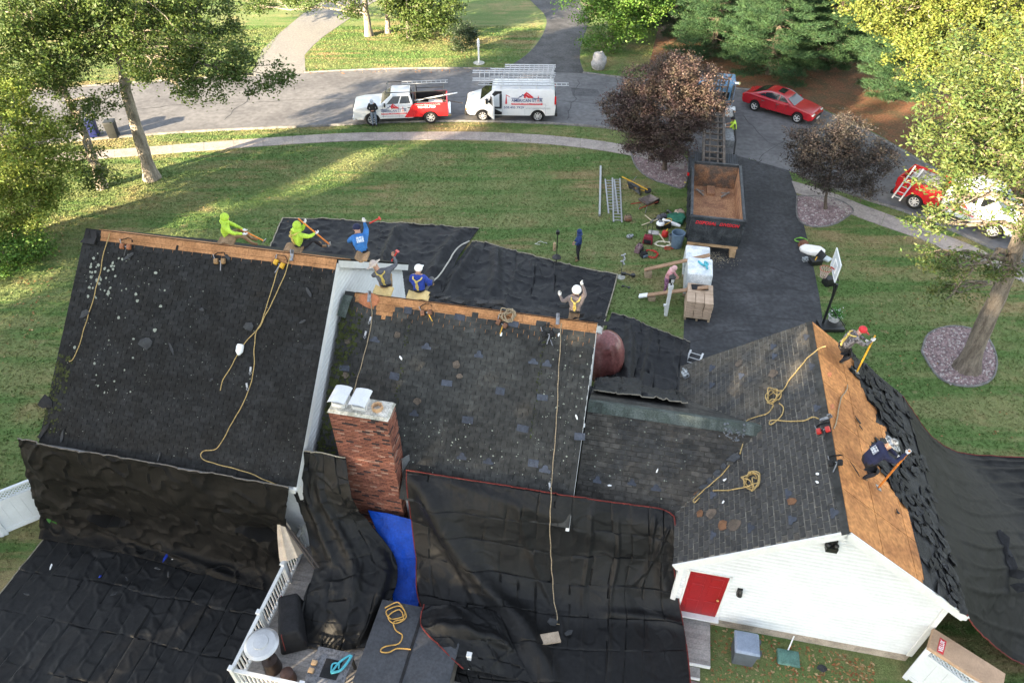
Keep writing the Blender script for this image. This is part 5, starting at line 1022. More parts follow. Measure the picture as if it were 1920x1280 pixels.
# ---- van
def van():
    pf, pr = G(905, 228), G(1010, 229); d = pf-pr; rz = math.atan2(d.y, d.x); n = Vector((-d.y, d.x, 0)).normalized(); c = (pf+pr)/2-n*.9
    T = thing('cargo_van', 'white cargo van with open driver door and ladders on its roof', 'van', (c.x, c.y, .01), rz)
    a1, a2 = 1.78, -1.72
    body = [(-2.8, .45)]+list(reversed(arch(a2, .46, .42)))+list(reversed(arch(a1, .46, .42)))+[(2.62, .45), (2.82, .6), (2.84, 1.0), (2.74, 1.14), (2.05, 1.34), (1.92, 1.38), (1.12, 2.02), (.85, 2.12), (-2.6, 2.12), (-2.74, 2.02), (-2.84, 1.0)]
    def tp(x, z): return (1-.10*max(0, (z-1.25)/.9))*(1-.06*max(0, (x-2.1)/.75)**2)
    shell(body, 2.0, VW, 'body', T, .08, tp)
    y1, y2 = 1.0*tp(0, 1.35), 1.0*tp(0, 1.95)
    pane(T, ((1.92, -.95, 1.39), (1.92, .95, 1.39), (1.14, .90, 2.01), (1.14, -.90, 2.01)), .05, .95, .03, .95, name='windshield')
    for s in (1, -1):
        wheel(T, a1, s*.84, .39, .26, 8); wheel(T, a2, s*.84, .39, .26, 8)
        b = MB(); b.box((-2.8, s*.93, 1.42), (.1, .1, .5)); b.build('tail_lamp', TAILR, T, True); b = MB(); b.box((2.76, s*.78, .98), (.14, .36, .14)); b.build('headlamp', LENS, T, True, bevel=.03); b = MB(); b.box((2.78, s*.86, .82), (.1, .22, .1)); b.build('turn_lamp', AMB, T, True)
    pane(T, ((-2.86, .85, 1.35), (-2.86, -.85, 1.35), (-2.77, -.8, 1.95), (-2.77, .8, 1.95)), .06, .94, .05, .95, name='rear_window')
    pane(T, ((1.0, -1.0, .55), (1.75, -1.0, .55), (1.2, -.94, 1.93), (.9, -.94, 1.93)), .1, .9, .6, .95)
    b = MB(); b.box((2.84, 0, .56), (.16, 1.94, .3)); b.box((2.2, 0, .42), (1.0, 1.9, .1)); b.build('front_bumper', BPL, T, True, bevel=.04); b = MB(); b.box((-2.88, 0, .5), (.16, 1.94, .2)); b.build('rear_bumper', BPL, T, True, bevel=.03); b = MB(); b.box((2.845, 0, .92), (.03, 1.1, .26)); b.build('grille', BPL, T, True)
    for x in (-2.2, -.9, .5): b = MB(); b.box((x, 1.0, .85), (.014, .014, .75)); b.build('panel_seam', PGR, T, True)
    # doorway and swung door
    m = MB(); m.prism([(1.28, .5), (.55, .5), (.55, 1.98), (.98, 1.98), (1.5, 1.42), (1.4, .85)], lambda x, z, q: Vector((x, (1.004)*tp(x, z)+q, z)), .006); m.build('doorway_shade', BPL, T, True)  # flat dark panel on the solid body, standing for the shaded cab interior
    m = MB(); m.box((.8, .93, .95), (.5, .16, .14)); m.box((.62, .92, 1.4), (.16, .18, .8)); m.build('seat', M('seat_cloth', (.05, .05, .055), .9, .2), T, True, bevel=.03)
    hx, an = 1.42, R(62); dv = Vector((-math.cos(an), math.sin(an), 0)); nv = Vector((dv.y, -dv.x, 0)); h0 = Vector((hx, 1.0, 0))
    m = MB(); P = [(0, .5), (.86, .5), (.86, 1.3), (.8, 1.96), (.45, 1.96), (.02, 1.42)]
    m.prism(P, lambda a, z, q: h0+dv*a*1.0+nv*(q-.04)+Vector((0, 0, z))-Vector((0, .08*max(0, z-1.25), 0)), .08); D = m.build('door', VW, T, True, bevel=.015)
    m = MB(); m.prism([(.16, 1.38), (.74, 1.34), (.72, 1.86), (.5, 1.86)], lambda a, z, q: h0+dv*a+nv*(q-.05)+Vector((0, 0, z))-Vector((0, .08*max(0, z-1.25), 0)), .10); link('window', m.mesh('window', GLASS), D, True)
    m = MB(); m.box(h0+dv*.8-nv*.05+Vector((0, 0, 1.15)), (.05, .05, .3)); link('door_handle', m.mesh('door_handle', BPL), D, True)
    m = MB(); m.box((1.5, 1.14, 1.4), (.12, .22, .28)); m.build('side_mirror', BPL, T, True, bevel=.03)
    livery(T, -.05, 1.24, 1.95, 1.012, 1); letter(T, '508.405.7929', .42, .90, 1.25, .15, 1.006, 1, NAVY, bold=.008); letter(T, 'americanstarroof.com', -.95, .88, 1.55, .13, 1.006, 1, PGR)
    m = MB(); m.prism([(.3, 1.2), (.42, 1.2), (.36, 1.75), (.34, 1.75)], lambda x, z, q: Vector((x-.08, 1.0*tp(x, z)+.004+q, z)), .004); m.build('emblem', PRED, T, True); m = MB(); m.prism([(.05, 1.66), (.3, 1.78), (.3, 1.74), (.05, 1.62)], lambda x, z, q: Vector((x, 1.0*tp(x, z)+.004+q, z)), .004); m.build('emblem', PRED, T, True)
    rk = MB()
    for x in (.6, -.6, -1.6, -2.5):
        rk.tube([(x, .86, 2.1), (x, .86, 2.28)], .025, 6); rk.tube([(x, -.86, 2.1), (x, -.86, 2.28)], .025, 6); rk.tube([(x, .92, 2.28), (x, -.92, 2.28)], .025, 6)
    rk.build('roof_rack', WMET, T, True)
    rot = Matrix.Translation((c.x, c.y, .01)) @ Matrix.Rotation(rz, 4, 'Z'); f = lambda x, y, z: rot @ Vector((x, y, z))
    # ladders on the rack: a flat one at the near side and a tall bundle standing on edge
    L = thing('extension_ladder', 'long aluminium ladder on the near edge of the van rack', 'ladder', f(-.6, .72, 2.31), rz); ladder(L, (-3.0, 0, .05), (2.6, 0, .05), .40)
    for i, (x0, x1, z) in enumerate(((-2.1, 3.0, 0.05), (-2.1, 3.0, .2), (-2.15, 1.9, .35), (-2.2, 1.0, .5), (-2.2, 1.0, .65))):
        L = thing('extension_ladder', ['lowest ladder of the bundle on the van rack', 'second ladder up in the bundle on the van rack', 'third ladder up in the bundle on the van rack', 'fourth ladder up in the bundle on the van rack', 'topmost ladder of the bundle on the van rack'][i], 'ladder', f(-.6, .12-.2*i, 2.31), rz, 'ladders bundled on the van'); ladder(L, (x0, 0, .25+z*.35), (x1, 0, .25+z*.35), .46, flat=(0, -.5, .86))
van()
# ---- right hand work truck: white front, red tail, ladder on its side
def work_truck():
    pr, pf = G(1710, 392), G(1853, 446); d = pf-pr; rz = math.atan2(d.y, d.x); nr = Vector((d.y, -d.x, 0)).normalized(); c = (pf+pr)/2-nr*.95
    T = thing('work_truck', 'white truck with red bed half hidden under the right oak', 'truck', (c.x, c.y, .01), rz)
    a1, a2 = 1.95, -1.95
    body = [(-.75, .45)]+list(reversed(arch(a1, .48, .42)))+[(2.85, .45), (3.05, .6), (3.05, 1.0), (2.95, 1.14), (2.25, 1.34), (2.1, 1.38), (1.3, 2.02), (1.0, 2.12), (-.6, 2.12), (-.75, 2.0)]
    def tp(x, z): return (1-.10*max(0, (z-1.25)/.9))
    shell(body, 2.0, VW, 'body', T, .08, tp)
    pane(T, ((2.1, -.95, 1.39), (2.1, .95, 1.39), (1.32, .90, 2.01), (1.32, -.90, 2.01)), .05, .95, .03, .95, name='windshield')
    pane(T, ((.9, -1.005, .55), (1.95, -1.005, .55), (1.42, -.92, 1.95), (.9, -.92, 1.95)), .05, .95, .6, .95); pane(T, ((-.5, -1.005, .55), (.8, -1.005, .55), (.8, -.92, 1.95), (-.5, -.92, 1.95)), .05, .95, .6, .95)
    for s in (1, -1):
        wheel(T, a1, s*.86, .41, .26, 8); wheel(T, a2, s*.86, .41, .26, 8); b = MB(); b.box((2.97, s*.82, .95), (.16, .34, .16)); b.build('headlamp', AMB, T, True, bevel=.03); b = MB(); b.box((-3.1, s*.9, 1.15), (.1, .12, .4)); b.build('tail_lamp', TAILR, T, True)
        m = MB(); m.prism([(-3.1, .5)]+list(reversed(arch(a2, .48, .5)))+[(-.8, .5), (-.8, 1.42), (-3.1, 1.45)], lambda x, z, q: Vector((x, s*(1.0-q), z)), .14); m.build('bed_side', VR, T, True, bevel=.03)
    m = MB(); m.box((-3.08, 0, 1.0), (.08, 1.8, .86)); m.build('tailgate', VR, T, True, bevel=.02); m = MB(); m.box((-1.95, 0, .8), (2.3, 1.8, .08)); m.build('bed_floor', BPL, T, True)
    m = MB(); m.box((-2.0, .1, 1.15), (1.5, 1.2, .62)); m.build('bed_cargo', M('cargo_mixed', (.45, .40, .36), .8, .5, 4, col2=(.08, .07, .065)), T, True, bevel=.12, seg=3)
    b = MB(); b.box((3.04, 0, .56), (.16, 1.94, .3)); b.build('front_bumper', BPL, T, True, bevel=.04); b = MB(); b.box((-3.16, 0, .5), (.16, 1.94, .2)); b.build('rear_bumper', BPL, T, True, bevel=.03)
    livery(T, -.5, .8, 1.4, -1.012, -1)
    rot = Matrix.Translation((c.x, c.y, .01)) @ Matrix.Rotation(rz, 4, 'Z'); f = lambda x, y, z: rot @ Vector((x, y, z))
    L = thing('extension_ladder', 'white ladder leaning on the red bed of the right truck', 'ladder', f(-2.75, -1.3, 0), rz); ladder(L, (0, 0, .35), (.42, .28, 2.25), .42, mat=WMET, flat=(1, -.1, 0))
work_truck()
# ---- red sedan
def sedan():
    pr, pf = G(1413, 208), G(1492, 231); d = pf-pr; rz = math.atan2(d.y, d.x); nr = Vector((d.y, -d.x, 0)).normalized(); c = (pf+pr)/2-nr*.82
    T = thing('sedan', 'glossy red sedan with sunroof parked by the pine bank', 'car', (c.x, c.y, .01), rz)
    a1, a2 = 1.45, -1.45
    body = [(-2.36, .36)]+list(reversed(arch(a2, .37, .3)))+list(reversed(arch(a1, .37, .3)))+[(2.15, .28), (2.38, .36), (2.46, .52), (2.42, .66), (2.28, .77), (1.9, .86), (1.5, .92), (.95, .98), (-1.4, 1.03), (-2.0, 1.04), (-2.32, .98), (-2.46, .84), (-2.47, .6)]
    def tp(x, z): return (1-.17*(abs(x)/2.45)**4)*(1-.07*max(0, (z-.6)/.4))
    shell(body, 1.86, CARR, 'body', T, .12, tp, seg=4, angle=50)
    cab = [(1.08, .93), (.82, 1.08), (.5, 1.24), (.15, 1.37), (-.25, 1.44), (-.65, 1.45), (-1.0, 1.40), (-1.4, 1.26), (-1.75, 1.11), (-2.0, 1.02), (-1.9, .93)]
    def hw(z): return .80*(1-.27*max(0, (z-.95)/.5))
    m = MB(); m.prism(cab, lambda x, z, q: Vector((x, (2*q-1)*hw(z), z)), 1.0); m.build('cabin', CARR, T, True, bevel=.09, seg=4, angle=60)
    def strip(i0, i1, k0, k1, nm):
        P = cab[i0:i1+1]; m = MB(); vs = []
        for x, z in P:
            for s_ in (-1, 1): vs.append(Vector((x+(.008 if i0 < 4 else -.008), s_*hw(z)*.90, z+.014)))
        m.add(vs, [(2*i, 2*i+1, 2*i+3, 2*i+2) for i in range(len(P)-1)]); m.build(nm, GLASS, T, True, smooth=True, angle=60)
    strip(0, 2, 0, 1, 'windshield'); strip(6, 8, 0, 1, 'rear_window')
    for s in (1, -1):
        for P in ([(.62, 1.05), (.02, 1.05), (.02, 1.345), (.2, 1.30), (.45, 1.2)], [(-.04, 1.05), (-.85, 1.06), (-1.0, 1.15), (-.95, 1.30), (-.6, 1.37), (-.04, 1.355)], [(-.92, 1.07), (-1.4, 1.10), (-1.05, 1.25)]):
            m = MB(); m.prism(P, lambda x, z, q: Vector((x, s*(hw(z)+.004+q), z)), .008); m.build('window', GLASS, T, True)
        m = MB(); m.tube([(x, s*(hw(z)+.008), z) for x, z in ((.75, 1.03), (.45, 1.24), (.18, 1.345), (-.25, 1.40), (-.65, 1.405), (-1.0, 1.345), (-1.5, 1.12))], .012, 5); m.build('chrome_strip', CHROME, T, True)
        wheel(T, a1, s*.80, .34, .23, 5); wheel(T, a2, s*.80, .34, .23, 5)
        b = MB(); b.box((2.27, s*.62, .68), (.24, .34, .12)); b.build('headlamp', LENS, T, True, bevel=.04); b = MB(); b.box((-2.40, s*.62, .84), (.12, .36, .12)); b.build('tail_lamp', TAILR, T, True, bevel=.03); b = MB(); b.box((.72, s*.95, 1.02), (.12, .18, .12)); b.build('side_mirror', CARR, T, True, bevel=.03)
        for x in (.05, -.95): b = MB(); b.box((x, s*.915, .85), (.2, .03, .03)); b.build('door_handle', CHROME, T, True)
        for x in (.62, -.02, -1.05): b = MB(); b.box((x, s*.926, .70), (.012, .02, .5)); b.build('door_seam', BPL, T, True)
    m = MB(); m.box((-.12, 0, 1.437), (.42, .72, .02), Matrix.Rotation(.1, 3, 'Y')); m.build('sunroof', GLASS, T, True); m = MB(); m.box((2.42, 0, .5), (.06, .9, .22)); m.build('grille', BPL, T, True); m = MB(); m.box((2.46, 0, .38), (.03, .4, .1)); m.build('number_plate', PWH, T, True)
sedan()
# ---- roll-off truck and its container on the driveway (house axes: x=u, y=v)
DM = M('container_black', (.022, .026, .030), .55, .4, 2.5, .3, 20, col2=(.05, .055, .06), spec=.4); RUSTF = M('container_rust', (.42, .235, .13), .85, .35, 1.6, .4, 18, col2=(.27, .14, .085)); RAILM = M('hoist_steel', (.13, .105, .085), .7, .4, 3, .4, 15, col2=(.07, .06, .055)); OAK = M('oak_block', (.42, .28, .16), .85, .2, 4)
def container():
    T = thing('roll_off_container', 'empty black roll off container with rusty floor on the driveway', 'dumpster', W(3.7, 32.5, 0), -HA)
    w, L, z0, z1, t = 2.36, 5.5, .55, 1.92, .06; y0, y1 = -2.62, 2.88
    m = MB(); m.box((0, (y0+y1)/2, z0+.03), (w, L, .06)); m.build('floor', RUSTF, T, True)
    for s in (-1, 1):
        m = MB(); m.box((s*(w/2), (y0+y1)/2, (z0+z1)/2), (t, L, z1-z0)); m.build('side_wall', DM, T, True)
        m = MB(); m.box((s*(w/2-.035), (y0+y1)/2, (z0+z1)/2-.02), (.006, L-.12, z1-z0-.12)); m.build('inner_lining', RUSTF, T, True)
        for k in range(8): m = MB(); m.box((s*(w/2+.07), y0+.3+k*.7, (z0+z1)/2-.05), (.09, .1, z1-z0-.15)); m.build('rib', DM, T, True)
        m = MB(); m.box((s*(w/2+.02), (y0+y1)/2, z1+.03), (.13, L+.1, .09)); m.build('top_rail', DM, T, True, bevel=.015)
    for y, nm in ((y0, 'rear_door'), (y1, 'front_wall')): m = MB(); m.box((0, y, (z0+z1)/2), (w+.06, t, z1-z0)); o = m.build(nm, DM, T, True); m = MB(); m.box((0, y, z1+.03), (w+.16, .12, .09)); m.build('top_rail', DM, T, True, bevel=.015)
    m = MB(); m.box((0, y1-.05, (z0+z1)/2), (w-.1, .02, z1-z0-.15)); m.build('inner_lining', M('container_dark_brown', (.10, .075, .06), .8, .4, 2, col2=(.25, .13, .07)), T, True)  # front wall lining in a darker mottled brown than the sides
    m = MB(); m.box((-.08, y1-.6, z0+.13), (.42, .8, .18)); m.build('hook_box', RUSTF, T, True, bevel=.02)
    for s in (-1, 1): m = MB(); m.bar((s*.45, y1-1.2, z0+.15), (s*.85, y1-.9, z0+.3), .08, .08); m.bar((s*.45, y1-.75, z0+.15), (s*.9, y1-.8, z0+.2), .05, .05); m.build('bracket', M('worn_steel', (.35, .33, .30), .5, .3, 5, metal=.5), T, True)
    for x, z, hh in ((-.0, z0+.10, .1), (-.0, z1-.3, .08)): m = MB(); m.box((x, y0-.06, z), (w, .06, hh)); m.build('door_bar', DM, T, True)
    for x in (-1.1, -.4, .4, 1.1): m = MB(); m.box((x, y0-.05, (z0+z1)/2), (.08, .05, z1-z0-.1)); m.build('door_post', DM, T, True)
    m = MB(); m.box((1.2, y0-.1, 1.4), (.1, .12, .5)); m.build('latch', DM, T, True)
    for bd, x, ww in (('DISPOSAL', -.98, .95), ('DIVISION', .12, .9)): link('lettering', fit_text(bd, ww, .17, M('print_bright_red', (.75, .03, .04), .5, .05), shear=.25, bold=.0085), T, True, Matrix.Translation((x, y0-.10, z1-.30)) @ Matrix.Rotation(math.pi/2, 4, 'X'))
    m = MB(); m.box((0, y0-.075, z1-.22), (2.2, .03, .26)); m.build('sign_plate', DM, T, True)
    m = MB(); m.box((0, y0+.05, z0-.08), (w, .14, .16)); m.build('sill_beam', OAK, T, True)
    for s in (-.55, .55): m = MB(); m.box((s, (y0+y1)/2, z0-.1), (.15, L, .2)); m.build('skid_rail', RAILM, T, True)
    for s in (-1.0, 1.0):
        for y in (y0+.05, y1-.5): B_ = MB(); B_.box((0, 0, .19), (.26, .5, .38)); o = B_.build('timber_block', OAK, bevel=.01, seg=1); o.matrix_basis = Matrix.Translation(W(3.7+s, 32.5+y, .018)) @ zr4; tag(o, 'timber block under the %s %s corner of the container' % ('left' if s < 0 else 'right', 'rear' if y < 0 else 'front'), 'block', 'blocks under the container')
    spl = MB()
    for _ in range(420): spl.box(W(3.75+random.gauss(0, .45), 29.55+random.gauss(0, .28), .022), (random.uniform(.01, .05), .012, .008), Matrix.Rotation(random.random()*6, 3, 'Z'))
    o = spl.build('wood_chips', M('chips', (.5, .42, .28), .9, .2)); tag(o, 'pale wood chips spilled on the driveway behind the container', None, None, 'stuff')
container()
def rolloff():
    T = thing('roll_off_truck', 'roll off truck with brown hoist rails standing beyond the container', 'truck', W(3.7, 40.5, 0), -HA)
    for s in (-1, 1):
        m = MB(); m.box((s*.42, -.4, .85), (.12, 9.0, .26)); m.build('chassis_rail', BPL, T, True)
        m = MB(); m.bar((s*.55, -4.9, 1.05), (s*.55, 3.1, 1.75), .14, .22); m.build('hoist_rail', RAILM, T, True)
        m = MB(); m.bar((s*.22, -4.4, 1.12), (s*.22, 2.5, 1.72), .08, .10); m.build('inner_rail', RAILM, T, True)
        m = MB(); m.box((s*1.02, -3.3, 1.02), (.62, 2.6, .05)); m.build('fender', M('fender_slate', (.045, .052, .062), .6, .3, 2, stretch=(6, 1, 1)), T, True)
        for k in range(5): m = MB(); m.box((s*1.02+(k-2)*.12, -3.3, 1.055), (.03, 2.6, .025)); m.build('fender_rib', BPL, T, True)
        for y in (-3.9, -2.6): wheel(T, 0, 0, .5, .3, 8) if False else None
        m = MB(); m.box((s*1.3, -4.6, .95), (.12, .16, .14)); m.build('tail_lamp', TAILR, T, True)
        m = MB(); m.box((s*.95, 3.15, 1.35), (.7, .5, .5)); m.build('tank', M('white_tank', (.6, .62, .64), .3, .1), T, True, bevel=.06)
    for k in range(11): y = -4.5+k*.66; z = 1.10+(y+4.9)*.0875; m = MB(); m.box((0, y, z), (1.0, .09, .1)); m.build('cross_member', RAILM, T, True)
    def wh(x, y): 
        r, w = .52, .3; s = 1 if x > 0 else -1; rot = Matrix.Rotation(s*math.pi/2, 3, 'Y'); b = MB(); b.lathe([(r*.55, -w/2), (r*.93, -w/2), (r, -w*.3), (r, w*.3), (r*.93, w/2), (r*.55, w/2)], (x, y, r), 20, rot=rot, cap=False); o = b.build('wheel', TYRE, T, True, smooth=True, angle=35)
        b = MB(); b.lathe([(r*.56, -.02), (r*.56, w*.4), (r*.3, w*.2), (.02, w*.25)], (x, y, r), 16, rot=rot); link('rim', b.mesh('rim', RIM, smooth=True), o, True)
    for x in (-1.02, 1.02):
        for y in (-3.9, -2.6, 5.6): wh(x, y)
    CABM = M('cab_blue', (.10, .22, .36), .3, .1, 1, spec=.6)
    m = MB(); m.prism([(3.5, .9), (6.9, .9), (6.95, 1.7), (5.6, 1.85), (5.1, 2.9), (3.7, 2.95), (3.5, 2.7)], lambda y, z, q: Vector((-1.1+q, y, z)), 2.2); m.build('cab', CABM, T, True, bevel=.08)
    pane(T, ((-.9, 3.5, 1.8), (.9, 3.5, 1.8), (.9, 3.52, 2.75), (-.9, 3.52, 2.75)), .05, .95, .1, .9, name='rear_window')
    m = MB(); m.box((0, 3.3, 1.2), (2.3, .3, .3)); m.build('deck_step', ALU, T, True)
    m = MB(); m.tube([(.95, 3.25, 1.0), (.95, 3.25, 2.9), (1.05, 3.1, 3.1), (1.2, 2.95, 3.15)], .09, 10); m.build('exhaust', CHROME, T, True)
    m = MB(); 
    for x in (-.6, .6): m.tube([(x, 3.2, 1.7), (x, 3.2, 3.3), (x*1.15, 3.1, 3.55)], .05, 6)
    m.tube([(-.6, 3.2, 3.25), (.6, 3.2, 3.25)], .05, 6); m.tube([(-.6, 3.2, 2.8), (.6, 3.2, 2.8)], .05, 6)
    for x in (-.3, -.1, .1, .3): m.tube([(x, 3.2, 1.7), (x, 3.2, 3.25)], .035, 6)
    m.build('headache_rack', RAILM, T, True)
    m = MB(); m.tube([(1.2, 2.9, 1.5), (1.25, 1.2, 1.35), (1.3, -.3, 1.1), (1.25, -1.2, .7)], .05, 6); m.build('hydraulic_hose', BPL, T, True)
    m = MB(); m.box((.95, .2, 1.0), (.5, 1.6, .4)); m.build('toolbox', M('box_grey', (.2, .21, .22), .5, .3), T, True, bevel=.02)
rolloff()
# ================================================================ things on roof, deck and lawn
GRN = M('plastic_green', (.03, .16, .09), .45, .1); REDP = M('plastic_red', (.45, .03, .025), .4, .1); YEL = M('handle_yellow', (.65, .36, .03), .5, .15); ORG = M('handle_orange', (.65, .20, .03), .5, .15); GREY = M('grey_plastic', (.14, .15, .16), .6, .2); STEEL = M('tool_steel', (.25, .25, .26), .4, .2, 8, metal=.7)
LEATHER = M('leather_brown', (.20, .095, .055), .7, .25, 6); BLKF = M('black_fabric', (.018, .018, .02), .85, .25, 6); WHP = M('white_plastic', (.75, .76, .76), .4, .05); TEAL = M('teal_glove', (.08, .42, .50), .6, .15)
ROPE = M('rope_yellow', (.46, .33, .14), .85, .25, 20, .5, 200, bdist=.004); ROPE2 = M('rope_tan', (.34, .27, .18), .85, .25, 20)
def put(o, mtx): o.matrix_basis = mtx; return o
def top(name, b, mat, label, cat, mtx=None, group=None, **k):
    o = b.build(name, mat, None, **k)
    if mtx is not None: o.matrix_basis = mtx
    return tag(o, label, cat, group)
def onto(sl, px, py, w=0., rz=0.): a, c = sl.at(px, py); return sl.mat4(a, c, w, rz)
# ---- ropes
def rope(label, pts, mat=None, r=.013, group='safety ropes on the roof'):
    P = crom(pts, 6); P = [p+Vector((0, 0, 0))+Vector((noise.noise(p*3), noise.noise(p*3+Vector((7, 0, 0))), 0))*.025 for p in P]
    b = MB(); b.tube(P, r, 6); return top('rope', b, mat or ROPE, label, 'rope', None, group, smooth=True)
def rp(sl, pts, w=.035): return [sl.P(*sl.at(x, y), w) for x, y in pts]
def coil(sl, px, py, rad, loops, seed):
    a, c = sl.at(px, py); q = random.Random(seed); out = []; n = loops*7; cx, cy = 0, 0
    for i in range(n):
        t = i/7*6.283; k = rad*(.55+.45*q.random()); out.append(sl.P(a+cx+k*math.cos(t)+q.gauss(0, rad*.18), c+cy+k*.8*math.sin(t)+q.gauss(0, rad*.18), .03+.035*(i % 4)))
    return out
rope('tan rope hanging down the left edge of the left roof', rp(SA, [(207, 438), (195, 480), (186, 525), (172, 575), (158, 622), (147, 655), (138, 674), (131, 678)]))
rope('yellow rope on the left roof passing the white jug', rp(SA, [(546, 480), (535, 515), (515, 560), (497, 595), (484, 618), (462, 640), (447, 665), (428, 700), (418, 715), (413, 732)]))
rope('longest yellow rope winding down to the left eave', rp(SA, [(524, 502), (510, 545), (495, 595), (482, 622), (478, 650), (477, 690), (466, 735), (452, 765), (435, 795), (415, 830), (404, 842), (384, 845), (378, 855), (388, 864), (420, 872), (465, 885), (505, 902), (537, 914)]))
rope('tan rope above the chimney on the middle roof', rp(SBs, [(695, 560), (698, 590), (697, 605), (690, 640), (682, 672), (672, 705), (664, 735)]), ROPE2)
rope('straight tan rope down the right of the middle roof', rp(SBs, [(1053, 606), (1050, 660), (1047, 720), (1043, 790), (1039, 850), (1034, 910)]), ROPE2)
rope('tan rope hanging over the middle black tarp', [G(1034, 912, 4.2), G(1033, 950, 3.85), G(1031, 985, 3.3), G(1033, 1040, 2.32), G(1036, 1085, 1.62), G(1040, 1130, 1.12), G(1046, 1160, .92), G(1040, 1167, .9), G(1050, 1170, .9)], ROPE2)
rope('coiled tan rope heaped at the middle ridge', coil(SBs, 955, 592, .22, 6, 3), ROPE2, .014)
rope('yellow rope running from the garage ridge to its tangle', rp(SGl, [(1550, 650), (1536, 655), (1515, 672), (1495, 697), (1478, 718), (1468, 735)])+coil(SGl, 1452, 745, .27, 4, 5)+rp(SGl, [(1450, 760), (1440, 775), (1418, 783), (1400, 790), (1396, 806), (1395, 830), (1388, 852)]), None, .016)
rope('yellow rope looping from the tangle to the ridge tools', rp(SGl, [(1462, 757), (1470, 765), (1466, 782), (1452, 795), (1444, 798), (1448, 790), (1470, 790), (1505, 790), (1525, 783), (1536, 786)]), None, .016)
rope('yellow rope coiled low on the garage roof', rp(SGl, [(1338, 920), (1360, 920), (1385, 917), (1398, 914)])+coil(SGl, 1410, 902, .30, 5, 9), None, .016)
rope('short yellow rope by the valley scraps', rp(SGl, [(1368, 873), (1352, 893), (1335, 908), (1318, 922), (1302, 938), (1305, 943), (1313, 935)]), None, .016)
rope('grey rope on the bare plywood', rp(SGr, [(1587, 722), (1583, 735), (1574, 748), (1571, 762), (1567, 785), (1562, 805)]), ROPE2, .018)
rope('rope lying on the grey hot tub cover', [G(x, y, 1.60) for x, y in ((722, 1140), (745, 1128), (760, 1150), (735, 1160), (725, 1145), (750, 1135), (762, 1155), (740, 1168), (728, 1155), (748, 1142), (757, 1158), (738, 1165), (742, 1180), (755, 1190), (748, 1205), (720, 1212), (715, 1220), (730, 1222), (745, 1214), (770, 1217))], M('rope_orange', (.50, .29, .08), .8, .2), .018, 'ropes on the deck')
rope('tan rope against the left side of the chimney', [W(-7.12, 11.5, 4.35), W(-7.2, 11.2, 3.9), W(-7.22, 11.0, 3.4), G(632, 925, 3.5), G(650, 938, 3.3), G(668, 950, 2.9)], ROPE2, .014)
rope('pale rope trailing over the front tarp', [G(*p) for p in ((800, 535, 1.2), (820, 520, .6), (838, 495, .5), (858, 465, .35), (880, 452, .25))], M('rope_pale', (.45, .43, .38), .8, .1), .035, 'ropes on the lawn')
# ---- tool belts and hand tools
def toolbelt(label, sl, px, py, rz, pm, hm, seed):
    q = random.Random(seed); T = thing('tool_belt', label, 'tool belt', (0, 0, 0), 0, 'tool belts left on the roof'); T.matrix_basis = onto(sl, px, py, .03, rz) @ Matrix.Scale(.78, 4)
    m = MB(); P = [Vector((.26*math.cos(t)*q.uniform(.8, 1.1), .17*math.sin(t)*q.uniform(.8, 1.1), .03+.03*math.sin(3*t))) for t in [i*.5 for i in range(12)]]
    for a, b in zip(P, P[1:]): m.bar(a, b, .012, .06)
    m.build('belt', BLKF, T, True)
    for x, y in ((-.16, -.16), (.12, -.18)): m = MB(); m.box((x, y, .06), (.17, .22, .1), top=.8); m.build('pouch', pm, T, True, bevel=.025)
    m = MB(); m.bar((.05, -.2, .08), (q.uniform(-.1, .2), -.52, .04), .032, .022); H = m.build('hammer', hm, T, True); m = MB(); m.box((.05, -.18, .08), (.13, .03, .03)); link('hammer_head', m.mesh('hammer_head', STEEL), H, True)
    m = MB(); m.bar((-.2, -.1, .05), (-.25, .1, .08), .025, .02); m.build('bar', STEEL, T, True)
toolbelt('orange brown tool pouch at the left ridge end', SA, 240, 455, .1, M('leather_rust', (.34, .13, .06), .7, .25), BLK, 1)
toolbelt('black tool belt with pouch at the left ridge middle', SA, 415, 482, .2, M('leather_tan', (.32, .19, .09), .7, .2), STEEL, 2)
toolbelt('tool belt with yellow pouch at the two rope heads', SA, 530, 488, -.3, YEL, STEEL, 3)
toolbelt('brown leather tool belt with yellow hammer on the middle roof', SBs, 800, 578, .3, LEATHER, YEL, 4)
toolbelt('tool belt under the coiled rope at the middle ridge', SBs, 946, 600, -.3, LEATHER, YEL, 5)
toolbelt('dark tool belt with strap near the white helmet worker', SBs, 1028, 618, .2, BLKF, STEEL, 6)
toolbelt('red handled tools across the garage ridge', SGl, 1545, 802, 1.6, REDP, BLK, 7)
toolbelt('black tool belt at the garage ridge beside the navy worker', SGl, 1570, 862, 1.4, BLKF, STEEL, 8)
b = MB(); b.tube([SBs.P(*SBs.at(x, y), .03) for x, y in ((1036, 618), (1030, 630), (1016, 638), (1010, 646), (1018, 650), (1030, 640), (1036, 628))], .018, 6); top('strap', b, BLKF, 'black looped strap on the middle roof', 'strap', smooth=True)
b = MB(); b.bar(SBs.P(*SBs.at(1030, 632), .03), SBs.P(*SBs.at(1036, 648), .03), .03, .025); top('pry_bar', b, STEEL, 'short steel bar beside the looped strap', 'pry bar')
